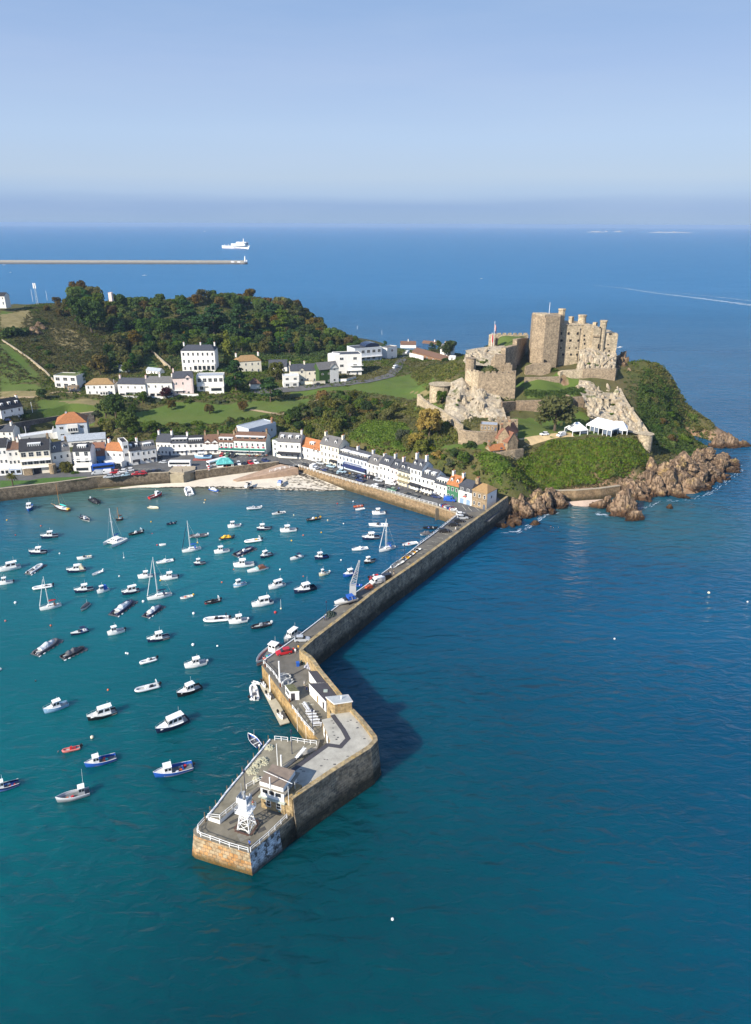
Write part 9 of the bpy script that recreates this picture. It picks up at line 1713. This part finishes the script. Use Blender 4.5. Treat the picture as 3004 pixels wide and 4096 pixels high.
# ---- cafe tables and parasols-less seating along the fronts
for i in range(26):
 if i<10:p=G((990+i*8.5,1826+R.uniform(-3,3)),QZ);l='small cafe table under the green awnings';g_='cafe tables under the green awnings';c='yrgko'[i%5]
 elif i<18:p=G((1375+(i-10)*12,1893+(i-10)*3+R.uniform(-2,2)),QZ);l='small cafe table under the navy hotel awning';g_='cafe tables under the navy awning';c='ygk'[i%3]
 else:p=G((1665+(i-18)*8,1969+(i-18)*2.5+R.uniform(-2,2)),QZ);l='small cafe table outside the black awning on the quay';g_='cafe tables outside the black awning';c='ck'[i%2]
 t=thing('cafe_table',l,'cafe table',tuple(p),R.random(),g_);b=MB();b.cyl((0,0,.7),(0,0,.75),.5,.5,10);b.build('table_top',bm_(c),t);b=MB();b.cyl((0,0,0),(0,0,.7),.05,.05,5);b.build('pedestal',M_iron,t)
 for a in(0,2.1,4.2):b=MB();x,y=.85*math.cos(a),.85*math.sin(a);b.box((x,y,.45),(.42,.42,.06),a);b.box((x*1.2,y*1.2,.7),(.06,.4,.5),a);b.build('chair',M_iron,t)
# ---- people
PM={}
def person_mesh(pose):
 if pose in PM:return PM[pose]
 st={'stand':0,'walk':.28,'sit':.0}[pose];hp=.92 if pose!='sit' else.5;V=[(0,0,hp),(0,0,hp+.22),(0,0,hp+.46),(0,0,hp+.56),(0,.02,hp+.70)];E=[(0,1),(1,2),(2,3),(3,4)];Rd=[.15,.135,.165,.06,.10]
 def add(p,par,r):V.append(p);Rd.append(r);E.append((par,len(V)-1));return len(V)-1
 for s_ in(-1,1):
  k=add((s_*.19,0,hp+.46),2,.075);k=add((s_*.24,.03-s_*st*.3,hp+.18),k,.05);k=add((s_*.22,.14-s_*st*.5,hp-.02),k,.036);h=add((s_*.22,.17-s_*st*.5,hp-.10),k,.034)
  for j,ln in enumerate((.075,.085,.08,.06)):f=add((s_*.22+(j-1.5)*.019,.19-s_*st*.5,hp-.10-ln*.6),h,.0095);add((s_*.22+(j-1.5)*.019,.205-s_*st*.5,hp-.10-ln*1.1),f,.008)
  f=add((s_*.19,.21-s_*st*.5,hp-.10),h,.010);add((s_*.185,.235-s_*st*.5,hp-.135),f,.009)
  k=add((s_*.10,0,hp-.04),0,.105)
  if pose=='sit':k=add((s_*.11,.42,hp),k,.075);k=add((s_*.11,.45,.1),k,.05)
  else:k=add((s_*.10,s_*st*.6+.03,.49),k,.072);k=add((s_*.10,s_*st*.9-.03,.09),k,.05)
  add((s_*.11,V[k][1]+.17,.04),k,.042)
 me=bpy.data.meshes.new('body');me.from_pydata(V,E,[]);o=bpy.data.objects.new('body',me);COL.objects.link(o);m=o.modifiers.new('s','SKIN');m.use_smooth_shade=True
 for i,sv in enumerate(me.skin_vertices[0].data):sv.radius=(Rd[i],Rd[i]*.85);sv.use_root=i==0
 o.modifiers.new('u','SUBSURF').levels=1;dg=bpy.context.evaluated_depsgraph_get();r=bpy.data.meshes.new_from_object(o.evaluated_get(dg));bpy.data.objects.remove(o);r.name='body'
 PM[pose]=(r,hp);return PM[pose]
SK=mat('skin',(.50,.30,.21),.6,.05)
def person(p,pose,top,leg,hair,label,rz=None,group=None):
 src,hp=person_mesh(pose);key=(pose,top,leg)
 if key not in PM:
  me=src.copy();me.materials.clear();[me.materials.append(m)for m in(SK,bm_(top)if top!='x' else SK,bm_(leg))]
  for f in me.polygons:
   c=f.center;arm=abs(c.x)>.205;f.material_index=1 if hp-.02<c.z<hp+.55 and not(arm and c.z<hp+.16)else 2 if c.z<=hp-.02 and not arm and(c.z>.42 or leg in 'kdn')else 0
  PM[key]=me
 o=thing('person',label,'person',tuple(p),R.uniform(0,6.28)if rz is None else rz,group);link('body',PM[key],o)
 b=MB();b.ball((0,-.005,hp+.745),.108,10,.9);b.build('hair',mat('hair '+hair,dict(k=(.02,.015,.01),b=(.12,.07,.03),y=(.4,.28,.12),g=(.45,.44,.42))[hair],.7),o,True)
 b=MB();b.cyl((0,.11,hp+.69),(0,.135,hp+.675),.016,.02,5);b.build('nose',SK,o)
for a in((P_(550,800,DZ+.02),'stand','b','n','k','person in a blue jacket and shorts at the corner of the pier head railing',2.6),(P_(575,505,DZ+.02),'stand','o','c','b','person in pale shorts beside the light beacon',1.0),(P_(765,548,DZ),'sit','t','k','k','person in a teal top seated on the bench below the lookout',3.6),(E_(950,545,DZ),'stand','w','c','g','person in a white shirt on the terrace by the shed',1.5),(E_(968,580,DZ),'stand','n','b','k','person in dark blue by the shed doorway',0),(E_(872,292,DZ),'stand','r','d','k','person in red top standing right of the dark red car, left of three',3),(E_(884,300,DZ),'stand','w','s','y','person in white standing right of the dark red car, middle of three',3),(E_(906,275,DZ),'walk','y','k','k','person in yellow standing by the parapet, right of three',3),(E_(672,380,DZ),'stand','n','k','k','person in navy leaning at the terrace corner railing',3),(D_(832,640,DZ),'stand','k','b','k','person in black on the pier beside the dinghy rack, left of three',None),(D_(846,645,DZ),'stand','w','w','b','person in white on the pier beside the dinghy rack, middle of three',None),(D_(872,642,DZ),'walk','k','c','y','person in black and cream on the pier beside the dinghy rack, right of three',None),(D_(1326,318,DZ),'walk','w','w','b','person dressed in white walking by the pier parapet',None),(D_(365,975,DZ),'stand','b','n','k','person in blue by the blue lamp post on the pier',None),(G(zp('H',928,808),QZ),'walk','r','r','b','person all in red near the navy awning',None),(G(zp('H',956,820),QZ),'walk','w','c','b','person in white near the navy awning',None),(G(zp('H',977,820),QZ),'stand','s','b','k','person in grey near the navy awning',None),(G(zp('H',1275,935),QZ),'walk','b','n','k','person in blue crossing the quay road, left of two',None),(G(zp('H',1286,935),QZ),'walk','l','n','b','person in pale blue crossing the quay road, right of two',None),(G(zp('H',478,715),QZ),'stand','w','s','y','person in pale clothes beside the white van on the quay',None),(G(zp('I',1085,985),QZ),'sit','p','k','b','person in pink seated outside the brown stone cottage',None),(G(zp('I',1108,990),QZ),'stand','k','k','k','person in black outside the brown stone cottage',None),(G(zp('I',1460,850),4.45),'stand','w','s','k','person in white on the bathing platform',None),(G(zp('V',388,488),6.0),'stand','k','k','k','person in black on top of the concrete bastion',None),(G(zp('V',1360,392),QZ),'sit','r','k','b','person in red sitting inside the turquoise roofed shelter',None),(G(zp('G',1222,800),1.6),'walk','c','s','b','person walking alone on the pale sand',None)):
 person(*a[:6],rz=a[6])
for x,y,l in((522,1210,'swimmer in the cove, left of three'),(548,1222,'swimmer in the cove, middle of three'),(600,1218,'swimmer in the cove, right of three')):
 p=G(zp('J',x,y),-1.42);person(p,'stand','x','n','k',l)
